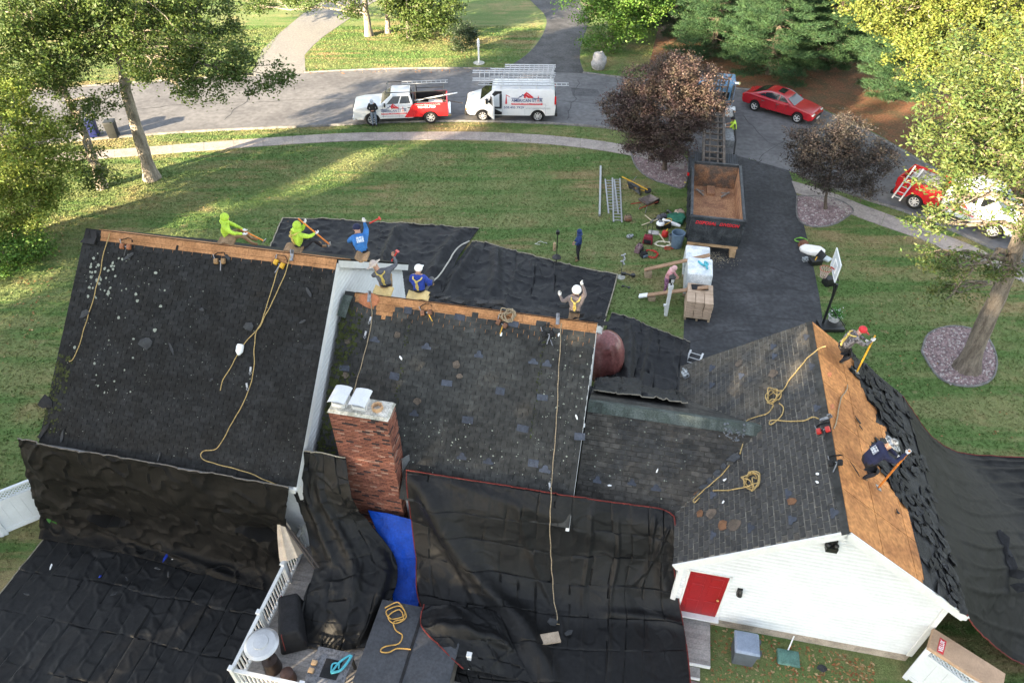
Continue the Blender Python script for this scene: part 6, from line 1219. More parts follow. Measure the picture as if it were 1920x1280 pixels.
for i, (sl, px, py, lb) in enumerate(((SBs, 693, 556, 'metal roof anchor on the bare spot of the middle roof'), (SBs, 1046, 598, 'metal roof anchor at the right of the middle ridge'), (SA, 548, 479, 'metal roof anchor at the left ridge'), (SGl, 1550, 785, 'metal roof anchor on the garage ridge'))):
    b = MB(); b.box((0, 0, .02), (.10, .32, .012)); b.box((0, .1, .07), (.03, .1, .1)); b.box((0, -.12, .03), (.06, .06, .03)); top('roof_anchor', b, STEEL, lb, 'roof anchor', onto(sl, px, py, .012, .1), 'roof anchors')
# white jug, rope grabs
T = thing('plastic_jug', 'white plastic jug on the left roof', 'jug'); T.matrix_basis = onto(SA, 455, 647, .015, .1)
m = MB(); m.lathe([(.09, 0), (.1, .05), (.1, .2), (.05, .27), (.03, .3)], (0, 0, .1), 12, rot=Matrix.Rotation(R(80), 3, 'X')); m.build('bottle', WHP, T, True, smooth=True); m = MB(); m.tube([(-.07, -.05, .17), (-.03, -.15, .24), (0, -.22, .16)], .015, 6); m.build('handle', WHP, T, True); m = MB(); m.lathe([(.035, 0), (.035, .04)], (0, -.3, .1), 8, rot=Matrix.Rotation(R(80), 3, 'X')); m.build('cap', BLK, T, True)
for px, py, sl, lb in ((472, 692, SA, 'rope grab on the left roof'), (465, 722, SA, 'hook at the rope end on the left roof'), (696, 598, SBs, 'rope grab on the middle roof'), (687, 625, SBs, 'hook hanging on the middle roof'), (1031, 908, SBs, 'steel rope bracket at the tarp hem')):
    b = MB(); b.box((0, 0, .03), (.05, .12, .03)); b.tube([(0, -.06, .03), (.035, -.11, .03), (0, -.16, .03), (-.035, -.11, .03), (0, -.06, .03)], .009, 5); top('rope_grab', b, ALU, lb, 'rope grab', onto(sl, px, py, .03, random.uniform(-.4, .4)), 'rope hardware')
# loose scraps
SCG = M('scrap_grey', (.042, .044, .047), .8, .25, 4)
def scrap(label, sl, px, py, w, h, rz, mat=None, grp='loose scraps on the roofs', cat='scrap'):
    q = random.Random(int(px*7+py)); b = scrap_mesh(q, w, h, .03); return top('shingle_scrap', b, mat or SCG, label, cat, onto(sl, px, py, .02, rz), grp)
ORD = 'first second third fourth fifth sixth seventh eighth ninth tenth eleventh'.split()
for k_, (px, py, w, h, rz) in enumerate(sorted(((275, 643, .42, .34, .3), (323, 653, .4, .1, -1), (243, 481, .4, .12, .7), (160, 590, .35, .2, .8), (468, 613, .3, .26, .2), (580, 548, .3, .12, -.9), (568, 603, .3, .08, .6), (380, 581, .16, .1, 0), (178, 712, .2, .06, 0), (398, 712, .14, .07, .8), (428, 483, .25, .12, -.5)), key=lambda t: t[1])): scrap('loose grey shingle scrap on the left roof, %s from the ridge' % ORD[k_], SA, px, py, w, h, rz)
scrap('square dark scrap low at the left roof edge', SA, 88, 755, .45, .4, .4, BLKF); scrap('long dark scrap near the left eave corner', SA, 84, 808, .7, .2, 1.1, BLKF); scrap('grey strip standing at the left eave', SA, 118, 818, .45, .08, 1.5); scrap('grey strip by the long rope at the left eave', SA, 300, 856, .4, .07, 1.5)
for k_, (px, py) in enumerate(((752, 671), (940, 627), (1048, 628), (1081, 782), (1095, 798), (1143, 910), (1232, 882))): scrap('small white scrap on the middle or low roof, %s from the left' % ORD[k_], SBs if px < 1090 else SLk, px, py, .14, .06, random.random()*3, WHP)
for k_, (px, py) in enumerate(((1282, 861), (1328, 867), (1534, 890), (1360, 901), (1533, 905), (1357, 942))): scrap('small white scrap on the garage roof, %s from the ridge end' % ORD[k_], SGl, px, py, .12, .08, random.random()*3, WHP)
for k_, (px, py) in enumerate(((1378, 857), (1368, 862), (1355, 872), (1340, 885), (1345, 890), (1330, 900), (1320, 915))): scrap('dark shingle strip along the garage valley, %s from its top' % ORD[k_], SGl, px, py, random.uniform(.4, .6), .2, random.uniform(.3, 1.2), M('scrap_slate', (.06, .065, .072), .6, .25, 4))
b = MB(); q = random.Random(3)
for _ in range(34): a, c = SLk.at(1370+q.gauss(0, 12), 812+q.gauss(0, 8)); b.box(SLk.P(a, c, .05), (q.uniform(.03, .1), q.uniform(.02, .06), .02), Matrix.Rotation(q.random()*6, 3, 'Z'))
tag(b.build('white_crumbs', GREY), 'white crumbs at the valley top', None, None, 'stuff')
for k_, (px, py, w, h, rz) in enumerate(((1607, 790, .3, .1, .9), (1612, 803, .2, .08, .9), (1600, 880, .4, .06, .8), (1680, 960, .15, .1, .3))): scrap('dark scrap on the bare plywood, %s from its far end' % ORD[k_], SGr, px, py, w, h, rz, BLKF)
for k_, (px, py) in enumerate(((1880, 1010), (1890, 1040), (1900, 1060), (1905, 1075), (1915, 1100))):
    b = scrap_mesh(random.Random(px), .6, .3, .08); top('shingle_scrap', b, SHT, 'torn shingle piece slid onto the right tarp, %s from the top' % ORD[k_], 'scrap', Matrix.Translation(G(px, py, 1.35)) @ Matrix.Rotation(-.55, 4, 'Y') @ Matrix.Rotation(px*.3, 4, 'Z'), 'torn shingles on the right tarp')
b = MB(); b.prism([(0, 0), (.5, -.05), (.55, .4), (.45, .75), (.3, .7), (.38, .3), (.1, .25)], lambda x, y, q: SA.P(x-.05, SA_L-.35+y*.5-.1, .04+q+.1*x), .02); top('bent_flashing', b, BLKF, 'bent dark ridge vent strip at the far left ridge end', 'flashing')
b = MB(); b.prism([(0, 0), (.28, -.05), (.34, .35), (.4, .6), (.1, .62)], lambda x, y, q: SBs.P(x-.08, SB_L-.75+y, .08+q+.2*x), .02); top('bent_flashing', b, RIDGE, 'torn green black ridge piece against the white wall', 'flashing')
b = MB()
q = random.Random(8)
for i in range(26):
    u = q.uniform(-6.4, -.9); w_ = q.uniform(.3, .9); b.bar(W(u, 15.2+q.uniform(0, .5), 7.0-q.uniform(0, .25)), W(u+w_, 15.25+q.uniform(0, .4), 7.02+q.uniform(-.25, .12)), .16, .012)
o = b.build('lifted_shingles', SHT, HO); o['kind'] = 'stuff'
# foam pads under the workers
PAD = M('foam_yellow', (.62, .47, .22), .85, .12, 4); PADB = M('foam_brown', (.26, .17, .10), .85, .25, 4)
def pad(label, P, mat):
    b = MB(); n = 10; a, c = P; md_ = (a+c)/2; a, c = md_+(a-md_)*.72, md_+(c-md_)*.72
    vs = []
    for i in range(n+1):
        t = i/n; p = a.lerp(c, t)+Vector((0, 0, .05*math.sin(t*6.3+a.x))); d = Vector((HS, HC, 0))
        vs += [p-d*.13+Vector((0, 0, -.10)), p-d*.13+Vector((0, 0, -.05)), p+d*.15+Vector((0, 0, .03)), p+d*.15+Vector((0, 0, -.03))]
    fs = [(i*4+j, i*4+(j+1) % 4, i*4+4+(j+1) % 4, i*4+4+j) for i in range(n) for j in range(4)]+[(0, 1, 2, 3), (n*4+3, n*4+2, n*4+1, n*4)]
    vs = [p+Vector((HS*.1, HC*.1, -.08)) for p in vs] if mat == PADB else vs
    b.add(vs, fs); top('foam_pad', b, mat, label, 'pad', None, 'pads the roofers sit on', smooth=True, angle=50)
pad('yellow foam pad under the worker in the tan hat', (G(695, 541, 7.05), G(742, 549, 7.05)), PAD); pad('yellow foam pad under the worker in the white cap', (G(756, 549, 7.05), G(812, 556, 7.05)), PAD)
pad('brown pad under the first lime hooded worker', (G(398, 446, 8.25), G(438, 452, 8.25)), PADB); pad('brown pad under the second lime hooded worker', (G(523, 461, 8.25), G(568, 468, 8.25)), PADB); pad('brown pad under the blue shirted worker', (G(660, 476, 8.25), G(692, 482, 8.25)), PADB); pad('brown pad under the white helmet worker', (G(1062, 590, 7.05), G(1090, 593, 7.05)), PADB)
# ---- deck
zd = .602
T = thing('hot_tub', 'grey hot tub with folding cover on the deck', 'hot tub', W(-4.22, 7.8, zd), -HA)
m = MB(); m.box((0, 0, .42), (2.3, 2.15, .84)); m.build('cabinet', M('tub_cabinet', (.12, .11, .10), .6, .2), T, True, bevel=.05)
COV = M('tub_cover', (.052, .055, .062), .6, .2, 1.5, .3, 20, col2=(.038, .041, .047))
for s in (-1, 1): m = MB(); m.box((s*.6, 0, .90), (1.17, 2.25, .10)); m.build('cover_half', COV, T, True, bevel=.035)
m = MB(); m.bar((0, -1.1, .955), (0, 1.1, .955), 0.07, .014); m.build('hinge_strip', BLKF, T, True)
T = thing('side_table', 'square grey stone top table at the deck front', 'table', W(-6.15, 6.95, zd), -HA+.0)
m = MB(); m.box((0, 0, .72), (1.0, 1.0, .04)); m.build('table_top', M('granite', (.17, .17, .18), .4, .35, 14), T, True, bevel=.008); m = MB(); m.box((.05, .0, .745), (.45, .48, .012)); m.build('inset_plate', BLKF, T, True)
for x in (-.42, .42):
    for y in (-.42, .42): m = MB(); m.box((x, y, .35), (.06, .06, .7)); m.build('leg', BLK, T, True)
f = lambda x, y, z: Matrix.Translation(W(-6.15, 6.95, zd)) @ zr4 @ Matrix.Translation((x, y, z))
b = MB(); b.tube(crom([(.1, -.15, 0), (.2, .12, .02), (.35, .3, .03), (.42, .36, .02)], 5), [.03]*16, 6); b.tube(crom([(.1, -.15, 0), (.32, -.05, .03), (.42, .2, .03), (.45, .36, .02)], 5), .035, 6); b.tube(crom([(.1, -.15, 0), (.05, .05, .02), (.2, .1, .02), (.25, -.02, .02)], 5), .022, 6); top('rubber_glove', b, TEAL, 'pale teal strap lying on the stone top table', 'strap', f(0, .05, .78), smooth=True)
for x, y, lb in ((-.42, .05, 'small tan block on the stone top table'), (-.42, -.15, 'second small tan block nearer the table edge')): b = MB(); b.box((0, 0, .04), (.14, .12, .08)); top('block', b, OAK, lb, 'block', f(x, y, .745), bevel=.015)
T = thing('patio_heater', 'patio heater with round silver reflector at the deck corner', 'heater', W(-7.85, 6.95, zd))
m = MB(); m.lathe([(.23, 0), (.23, .06), (.2, .5), (.05, .55), (.035, .6), (.035, 1.05), (.09, 1.08), (.1, 1.3), (.04, 1.32)], (0, 0, 0), 16); m.build('post', M('heater_bronze', (.05, .035, .03), .4, .2, metal=.4), T, True, smooth=True, angle=30)
m = MB(); m.lathe([(.43, 1.36), (.43, 1.38), (.36, 1.43), (.2, 1.47), (.19, 1.50), (.12, 1.51), (.02, 1.515)], (0, 0, 0), 28); m.build('reflector', M('reflector_silver', (.50, .51, .52), .35, .06, metal=.5), T, True, smooth=True, angle=20)
T = thing('covered_grill', 'black covered grill with red piping beside the railing', 'grill', W(-7.75, 8.05, zd), -HA+.45)
m = MB(); m.box((0, 0, .45), (.75, 1.35, .9), topy=.85, top=.7); m.build('cover', BLKF, T, True, bevel=.09, seg=3); m = MB(); m.tube([(-.2, -.7, .3), (-.18, -.6, .88), (-.18, .6, .88), (-.2, .7, .3)], .012, 5); m.build('piping', HEMR, T, True)
b = MB(); b.lathe([(.02, 0), (.19, .0), (.2, .1), (.17, .42), (.1, .46), (.02, .47)], W(-7.3, 6.75, zd), 14); top('gas_bottle', b, M('bottle_brown', (.09, .05, .04), .4, .2), 'brown gas bottle under the patio heater', 'gas bottle', smooth=True, angle=40)
# umbrella, folded and leaning
T = thing('patio_umbrella', 'closed beige patio umbrella leaning from the deck', 'umbrella', W(-7.55, 9.6, zd))
p0, p1 = G(590, 1064, 1.66), G(524, 968, 2.75); m = MB(); m.tube([p0, p1], .035, 8); m.tube([p0+Vector((.12, .02, 0)), p0.lerp(p1, .75)+Vector((.06, 0, 0))], .03, 8); m.build('pole', M('pole_bronze', (.045, .035, .03), .4, .2), T)
m = MB(); n = 24; q = G(547, 1040, 1.75); ax = (q-p1); L = ax.length; ax.normalize(); x = ax.orthogonal().normalized(); y = ax.cross(x); vs = []
for i in range(9):
    t = i/8
    for j in range(n): r = (.05+.27*t**.8)*(1+.16*math.cos(j*6.283/n*8)); a = 6.283*j/n; vs.append(p1+ax*L*t+(x*math.cos(a)+y*math.sin(a))*r)
m.add(vs, [(i*n+j, i*n+(j+1) % n, i*n+n+(j+1) % n, i*n+n+j) for i in range(8) for j in range(n)]+[tuple(range(n))]); m.build('canopy', M('canvas_beige', (.47, .39, .31), .85, .12, 5), T, smooth=True, angle=80)
m = MB(); m.ball(p1, (.10, .10, .06)); m.build('finial', M('finial_blue', (.08, .10, .16), .5, .1), T, smooth=True)
b = MB(); b.box((0, 0, .06), (.85, .28, .07)); top('foam_board', b, M('cardboard_pale', (.45, .36, .27), .85, .15, 5), 'pale oblong board with printed edge on the middle tarp', 'board', Matrix.Translation(G(1020, 1200, .86)) @ Matrix.Rotation(.22, 4, 'Z') @ Matrix.Rotation(.1, 4, 'Y'))
b = scrap_mesh(random.Random(4), .35, .25, .03); top('shingle_scrap', b, SCG, 'blue grey scrap at the rope end on the middle tarp', 'scrap', Matrix.Translation(G(1036, 1165, 1.0)))
b = scrap_mesh(random.Random(6), .3, .14, .03); top('shingle_scrap', b, SCG, 'grey scrap right of the pale board', 'scrap', Matrix.Translation(G(1066, 1186, .85)) @ Matrix.Rotation(.5, 4, 'Z'))
BLUS = M('blue_scrap', (.01, .035, .30), .5, .1)
for k_, (px, py, w_, rz) in enumerate(((188, 1081, .12, .8), (302, 985, .3, 1.2), (312, 1045, .4, 1.3), (405, 1008, .12, .2), (420, 1060, .14, .3))): b = scrap_mesh(random.Random(px), w_, .09, .05); top('tarp_scrap', b, BLUS, 'scrap of blue tarp on the yard tarp, %s from the left' % ORD[k_], 'scrap', Matrix.Translation(G(px, py, .17)) @ Matrix.Rotation(rz, 4, 'Z'), 'blue scraps on the yard tarp')
for k_, (px, py) in enumerate(((50, 1114), (96, 1062), (214, 1114), (238, 1085), (295, 1066), (316, 1078), (330, 1048), (370, 1047))): b = scrap_mesh(random.Random(px), .22, .07, .03); top('shingle_scrap', b, WHP if px % 3 == 0 else SCG, 'pale crumb of rubbish on the yard tarp, %s from the left' % ORD[k_], 'scrap', Matrix.Translation(G(px, py, .17)) @ Matrix.Rotation(px, 4, 'Z'), 'rubbish on the yard tarp')
# plant by the fence
B = G(108, 985); LG = M('leaf_hosta', (.06, .20, .035), .5, .15, 4, isl=.3, trans=.3)
T = thing('leafy_plant', 'bright green broad leaved plant at the fence end', 'plant', B)
for i in range(26):
    a = i*2.4; r = .06+.27*random.random(); z = .15+.55*random.random(); c = Vector((r*math.cos(a), r*math.sin(a)*.8, z)); d = Vector((math.cos(a), math.sin(a), -.25)).normalized()*.17; w_ = Vector((-d.y, d.x, 0)).normalized()*.085; m = MB()
    m.add([c-d*.6, c+w_-d*.1, c+d*.55+w_*.5, c+d, c+d*.55-w_*.5, c-w_-d*.1, c+Vector((0, 0, .02))], [(0, 1, 6), (1, 2, 6), (2, 3, 6), (3, 4, 6), (4, 5, 6), (5, 0, 6)]); m.build('leaf', LG, T, True)
m = MB()
for i in range(6): a = i; m.tube([(0, 0, 0), (.1*math.cos(a), .1*math.sin(a), .4), (.16*math.cos(a), .16*math.sin(a), .6)], .01, 4)
m.build('stem', LG, T, True)
# ---- bottom right yard
T = thing('storage_box', 'blue grey plastic bin against the garage foundation', 'bin', W(4.42, 10.05, 0), -HA)
BG = M('bin_bluegrey', (.22, .27, .36), .5, .1, 3); BGD = M('bin_dark', (.09, .105, .125), .55, .1, 3)
m = MB(); m.box((0, 0, .36), (.55, .52, .72), top=1.12); m.build('body', BGD, T, True, bevel=.04); m = MB(); m.box((0, .02, .76), (.68, .66, .10), top=.88); m.build('lid', BG, T, True, bevel=.045, seg=3)
for y in (-.15, .15): m = MB(); m.box((.36, y, .56), (.05, .1, .3)); m.build('handle', BGD, T, True)
T = thing('splash_block', 'flat green drain lid with white pipe by the foundation', 'drain lid', W(5.68, 10.25, 0), -HA); m = MB(); m.box((0, 0, .05), (.62, .45, .1), top=.92); m.build('lid', M('drain_green', (.10, .21, .18), .6, .2, 4), T, True, bevel=.03); m = MB(); m.tube([(0, .2, .08), (.12, .5, .35)], .02, 6); m.build('pipe', WHP, T, True)
b = scrap_mesh(random.Random(12), .3, .24, .04); top('shingle_scrap', b, SCG, 'dark square scrap on the back grass', 'scrap', Matrix.Translation(G(1542, 1253, .03)))
# carton on the fence
p, q = G(1760, 1207, 1.95), G(1862, 1272, 1.72); d = (q-p).normalized(); sdv = Vector((-d.y, d.x, 0)).normalized(); upv = d.cross(sdv)*-1; upv = upv if upv.z > 0 else -upv
T = thing('carton', 'long flat cardboard carton with red label on the right fence', 'carton', p); WMt = T.name; mt = Matrix((d, sdv, upv)).transposed().to_4x4()
m = MB(); L = (q-p).length; m.box((0, 0, 0), (L+.45, .62, .12)); o = link('box', m.mesh('box', M('cardboard', (.40, .27, .18), .85, .1, 3), bevel=.01, seg=1), T, True, mt); o.location = d*L/2-upv*.0
CM = Matrix.Translation(d*L/2) @ mt
m = MB(); m.box((-L/2+.05, -.05, .064), (.16, .42, .006)); link('label', m.mesh('label', PRED), T, True, CM)
link('lettering', fit_text('VELUX', .34, .11, PWH, bold=.02), T, True, CM @ Matrix.Translation((-L/2+.1, -.22, .07)) @ Matrix.Rotation(math.pi/2, 4, 'Z'))
# ---- front lawn: ladders, barrows, pile of tools
GZ = .03
def lawn(px, py, rz=0., z=GZ): return Matrix.Translation(G(px, py, 0)+Vector((0, 0, z))) @ Matrix.Rotation(rz, 4, 'Z')
def ladder_on(label, a, c, w):
    A, C = G(*a), G(*c); T = thing('ladder', label, 'ladder', A+Vector((0, 0, .06)), 0, 'ladders on the lawn'); d = (C-A); ladder(T, (0, 0, 0), d, w, .305, flat=Vector((-d.y, d.x, 0)).normalized()); return T
ladder_on('wide ladder lying left on the lawn by the barrows', (1143, 338), (1150, 402), .5); ladder_on('narrow ladder overlapping the wide one on the lawn', (1155, 336), (1158, 418), .42)
b = MB(); b.bar((0, 0, 0), tuple(G(1124, 406)-G(1126, 315)), .1, .14); top('work_plank', b, ALU, 'long aluminium plank on edge on the lawn', 'plank', Matrix.Translation(G(1126, 315)+Vector((0, 0, .08))))
BARROW = M('barrow_tray', (.07, .075, .08), .55, .3, 4)
def barrow(label, mt, tray, hand):
    T = thing('wheelbarrow', label, 'wheelbarrow', (0, 0, 0), 0, 'wheelbarrows on the lawn'); T.matrix_basis = mt
    a = [(-.45, -.33, .62), (.5, -.3, .58), (.5, .3, .58), (-.45, .33, .62)]; c = [(-.25, -.2, .36), (.25, -.16, .34), (.25, .16, .34), (-.25, .2, .36)]; m = MB()
    m.add(a+c+[(x*.94, y*.94, z) for x, y, z in a]+[(x*.94, y*.94, z+.02) for x, y, z in c], [(0, 1, 5, 4), (1, 2, 6, 5), (2, 3, 7, 6), (3, 0, 4, 7), (4, 5, 6, 7), (8, 9, 13, 12), (9, 10, 14, 13), (10, 11, 15, 14), (11, 8, 12, 15), (12, 13, 14, 15), (0, 1, 9, 8), (1, 2, 10, 9), (2, 3, 11, 10), (3, 0, 8, 11)]); m.build('tray', tray, T, True)
    for s in (-1, 1):
        m = MB(); m.bar((.75, s*.08, .2), (-1.0, s*.3, .55), .045, .04); m.build('handle', hand, T, True)
        m = MB(); m.tube([(-.3, s*.22, .4), (-.4, s*.25, .02)], .018, 6); m.build('leg', STEEL, T, True)
    m = MB(); m.lathe([(.08, -.04), (.17, -.045), (.19, 0), (.17, .045), (.08, .04)], (.75, 0, .19), 16, rot=Matrix.Rotation(math.pi/2, 3, 'X')); m.build('wheel', TYRE, T, True, smooth=True, angle=35)
barrow('brown stained wheelbarrow standing upright on the lawn', lawn(1213, 392, R(40), 0), M('tray_brown', (.16, .13, .115), .7, .35, 3), M('handle_red', (.3, .05, .03), .6, .2))
barrow('grey wheelbarrow tipped over with yellow handles', lawn(1196, 358, R(-60), .33) @ Matrix.Rotation(R(112), 4, 'X') @ Matrix.Translation((0, 0, -.25)), BARROW, YEL)
T = thing('trash_can', 'blue grey plastic trash can on the lawn edge', 'trash can', G(1268, 462)); m = MB(); m.lathe([(.25, 0), (.26, .02), (.31, .75), (.33, .76), (.33, .8), (.29, .8), (.24, .05)], (0, 0, 0), 24); m.build('body', M('can_blue', (.12, .18, .25), .55, .12, 3), T, True, smooth=True, angle=30)
for s in (-1, 1): m = MB(); m.tube([(s*.32, -.07, .62), (s*.37, 0, .6), (s*.32, .07, .62)], .014, 5); m.build('handle', MATS['can_blue'], T, True)
T = thing('bucket', 'grey bucket behind the trash can', 'bucket', G(1258, 452)); m = MB(); m.lathe([(.13, 0), (.16, .36), (.14, .36), (.11, .02)], (0, 0, 0), 16); m.build('body', GREY, T, True, smooth=True, angle=30); m = MB(); m.tube([(-.16, 0, .34), (0, .08, .48), (.16, 0, .34)], .008, 5); m.build('handle', STEEL, T, True)
T = thing('gas_can', 'red fuel can in the tool pile', 'fuel can', G(1246, 443)); m = MB(); m.lathe([(.15, 0), (.16, .03), (.16, .24), (.12, .3), (.05, .32)], (0, 0, 0), 16); m.build('body', REDP, T, True, smooth=True, angle=40); m = MB(); m.tube([(.03, 0, .3), (.12, .05, .42)], .02, 6); m.build('spout', YEL, T, True)
def bag(label, px, py, rz, size, mat, mat2, frame=False):
    T = thing('tool_bag', label, 'tool bag', G(px, py), rz, 'tool bags on the lawn'); x, y, z = size; m = MB(); m.box((0, 0, z/2), size, top=.8); m.build('body', mat, T, True, bevel=.05, seg=3)
    m = MB(); m.box((0, -y/2-.01, z*.4), (x*.7, .06, z*.5)); m.build('pocket', mat2, T, True, bevel=.02)
    m = MB(); m.tube([(-x*.25, 0, z), (-x*.2, 0, z+.12), (x*.2, 0, z+.12), (x*.25, 0, z)], .014, 6); m.build('handle', BLKF, T, True)
    if frame: m = MB(); m.tube([(-.12, .12, z*.5), (-.12, .12, z+.5), (.12, .12, z+.5), (.12, .12, z*.5)], .014, 6); m.build('pull_handle', BLK, T, True)
bag('red and black wheeled tool bag with pull handle', 1214, 455, -.3, (.5, .35, .42), M('bag_red', (.22, .02, .035), .7, .2), BLKF, True)
bag('maroon tool bag on the lawn', 1197, 471, 1.0, (.5, .3, .36), M('bag_maroon', (.11, .05, .06), .75, .35, 8, col2=(.24, .17, .18)), BLKF)
bag('black and blue tool bag beside the red hose', 1207, 481, .4, (.36, .28, .26), BLKF, M('bag_blue', (.12, .16, .2), .6, .2))
bag('brown open tool bag near the ladder foot', 1177, 413, .1, (.42, .3, .26), M('bag_brown', (.12, .08, .06), .8, .35, 8, col2=(.22, .14, .09)), LEATHER)
bag('grey duffel at the back of the tool pile', 1240, 412, .5, (.6, .3, .3), M('bag_grey', (.10, .10, .115), .8, .3), BLKF)
def lawncoil(name, label, px, py, r, n, mat, th, el=1.):
    q = random.Random(px); P = [G(px, py)+Vector(((r+q.gauss(0, r*.13))*math.cos(i*.55), (r*el+q.gauss(0, r*.13))*math.sin(i*.55), .04+.01*(i % 5))) for i in range(n)]; b = MB(); b.tube(crom(P, 3), th, 6); top(name, b, mat, label, 'hose' if name == 'hose' else 'cable', smooth=True)
lawncoil('hose', 'coiled red hose on the lawn', 1221, 478, .30, 26, REDP, .022); lawncoil('hose', 'red hose end below the white cable coil', 1254, 468, .22, 10, REDP, .022, .4); lawncoil('cable', 'coiled white cable beside the trash can', 1243, 459, .38, 34, M('cable_cream', (.62, .58, .45), .6, .1), .022, .55)
lawncoil('hose', 'coiled green hose at the right driveway edge', 1501, 452, .28, 24, M('hose_green', (.16, .38, .06), .5, .1), .025, .7)
lawncoil('cable', 'thin pale cord on the grass left of the bird feeder', 1015, 458, .25, 9, M('cord_pale', (.5, .5, .45), .7, .1), .015, .5)
T = thing('shovel', 'flat scoop shovel with pale handle lying on the lawn', 'shovel', G(1232, 446)); a, c = G(1236, 438, .05)-G(1232, 446), G(1247, 455, .06)-G(1232, 446); m = MB(); m.bar(a, c, .05, .05); m.build('handle', M('ash_wood', (.55, .47, .32), .7, .1), T, True); m = MB(); m.box(a+Vector((-.25, .12, 0)), (.55, .36, .05), Matrix.Rotation(-.2, 3, 'Z'), top=.8); m.build('blade', M('scoop_grey', (.42, .40, .38), .5, .2), T, True, bevel=.02)
for i, (a, c, lb) in enumerate((((1203, 424), (1236, 414), 'pale rake handle lying left of the tool pile'), ((1209, 405), (1222, 418), 'short pale handle behind the rake'), ((1226, 412), (1254, 400), 'dark handle crossing the pile'))):
    T = thing('rake', lb, 'rake', G(*a)); m = MB(); m.bar((0, 0, .05), G(*c)-G(*a)+Vector((0, 0, .12)), .04, .04); m.build('handle', M('ash_wood', (.55, .47, .32), .7, .1) if i < 2 else BLK, T, True); d = (G(*c)-G(*a)); m = MB(); m.box(d+Vector((0, 0, .1)), (.35, .1, .06), Matrix.Rotation(i, 3, 'Z')); m.build('head', STEEL, T, True)
T = thing('shop_vacuum', 'white topped vacuum in the tool pile', 'vacuum', G(1237, 428)); m = MB(); m.lathe([(.18, 0), (.2, .05), (.2, .25)], (0, 0, 0), 16); m.build('drum', BLK, T, True, smooth=True); m = MB(); m.lathe([(.21, .25), (.21, .32), (.15, .38), (.02, .39)], (0, 0, 0), 16); m.build('head', WHP, T, True, smooth=True, angle=30); m = MB(); m.box((0, 0, .41), (.2, .05, .05)); m.build('handle', BLK, T, True)
T = thing('leaf_blower', 'white leaf blower with yellow cable on the pile', 'blower', G(1253, 424)); m = MB(); m.tube([(-.3, .15, .2), (0, 0, .22), (.55, -.22, .15)], [.16, .13, .07], 10); m.build('tube', WHP, T, True, smooth=True); m = MB(); m.box((-.1, -.15, .17), (.36, .3, .3)); m.build('motor', BLK, T, True, bevel=.05); m = MB(); m.tube(crom([(-.35, -.3, .2), (-.1, -.35, .4), (.1, -.1, .42), (0, .1, .4), (-.3, 0, .3), (-.35, -.3, .2)], 4), .014, 5); m.build('cable', YEL, T, True)
P = [(.1, .5), (.5, .35), (.55, 0), (.3, -.45), (-.05, -.5), (-.1, -.2), (-.45, .1), (-.4, .4)]; b = MB(); b.prism(P, lambda x, y, q: Vector((x, y, q*(.8+.3*math.sin(x*5)))), .28); top('canvas_sheet', b, M('sheet_green', (.03, .15, .095), .6, .3, 5), 'crumpled dark green sheet on the tool pile', 'sheet', lawn(1265, 415, 0), bevel=.09, seg=3)
bag('open tan cloth bag at the back of the tool pile', 1273, 404, .3, (.5, .42, .3), M('cloth_tan', (.42, .32, .25), .85, .2, 6), BLKF)
b = MB(); b.ball((0, 0, .09), (.17, .13, .1)); b.box((.15, .05, .08), (.12, .1, .1)); top('angle_grinder', b, M('tool_mix', (.35, .38, .4), .4, .5, 12, col2=(.02, .02, .02)), 'small grey power tool alone on the grass', 'power tool', lawn(1180, 447, .3), smooth=True)
b = MB(); b.box((0, 0, .02), (.1, .13, .02)); top('notepad', b, M('note_yellow', (.65, .55, .1), .7, .1), 'small yellow tag at the container corner', 'tag', lawn(1285, 344, .2, .03))
# spot lights and solar ornament, feeder, birdhouse
for px, py, lb, k in ((1177, 518, 'black path light knocked over by the tarp corner', 1.), (1173, 541, 'smaller black path light on the grass', .6)):
    T = thing('garden_light', lb, 'garden light', G(px, py)); m = MB(); m.tube([(-.28*k, .1*k, .1), (.0, 0, .12), (.3*k, -.12*k, .08)], .035*k, 6); m.build('stake', BLK, T, True); m = MB(); m.lathe([(.03, 0), (.12*k, .05), (.1*k, .14*k)], (.22*k, -.1*k, .05), 10); m.build('shade', BLK, T, True); m = MB(); m.box((-.2*k, .08*k, .1), (.22*k, .12*k, .1*k)); m.build('head', BLK, T, True)
T = thing('wind_spinner', 'tall silver garden ornament with round foot', 'ornament', G(1164, 520)); m = MB(); m.tube([(0, 0, 0), (0, 0, 1.3)], .012, 5); m.build('stem', STEEL, T, True); m = MB(); m.lathe([(.2, 0), (.2, .03), (.02, .05)], (0, 0, 0), 16); m.build('foot', M('stone_pale', (.42, .42, .38), .8, .2), T, True)
for i in range(14): z = .75+.045*i; a = i*.9; m = MB(); m.ball((.07*math.cos(a), .07*math.sin(a), z), (.05, .05, .03), 8, 6); m.build('petal', ALU, T, True, smooth=True)
T = thing('bird_feeder', 'bird feeder pole with black baffle and tan tube', 'bird feeder', G(1043, 494)); m = MB(); m.tube([(0, 0, 0), (0, 0, 1.9)], .022, 6); m.build('pole', BLK, T, True); m = MB(); m.lathe([(.22, .35), (.2, .4), (.06, .5), (.02, .52)], (0, 0, 0), 18); m.build('baffle', M('baffle', (.035, .035, .038), .5, .2), T, True, smooth=True); m = MB(); m.box((0, 0, 1.72), (.16, .12, .16)); m.build('feeder', BLK, T, True); m = MB(); m.lathe([(.065, .75), (.07, .8), (.07, 1.15), (.03, 1.2)], (-.12, 0, 0), 10); m.build('seed_tube', M('seed_tan', (.45, .33, .2), .7, .3, 9), T, True, smooth=True)
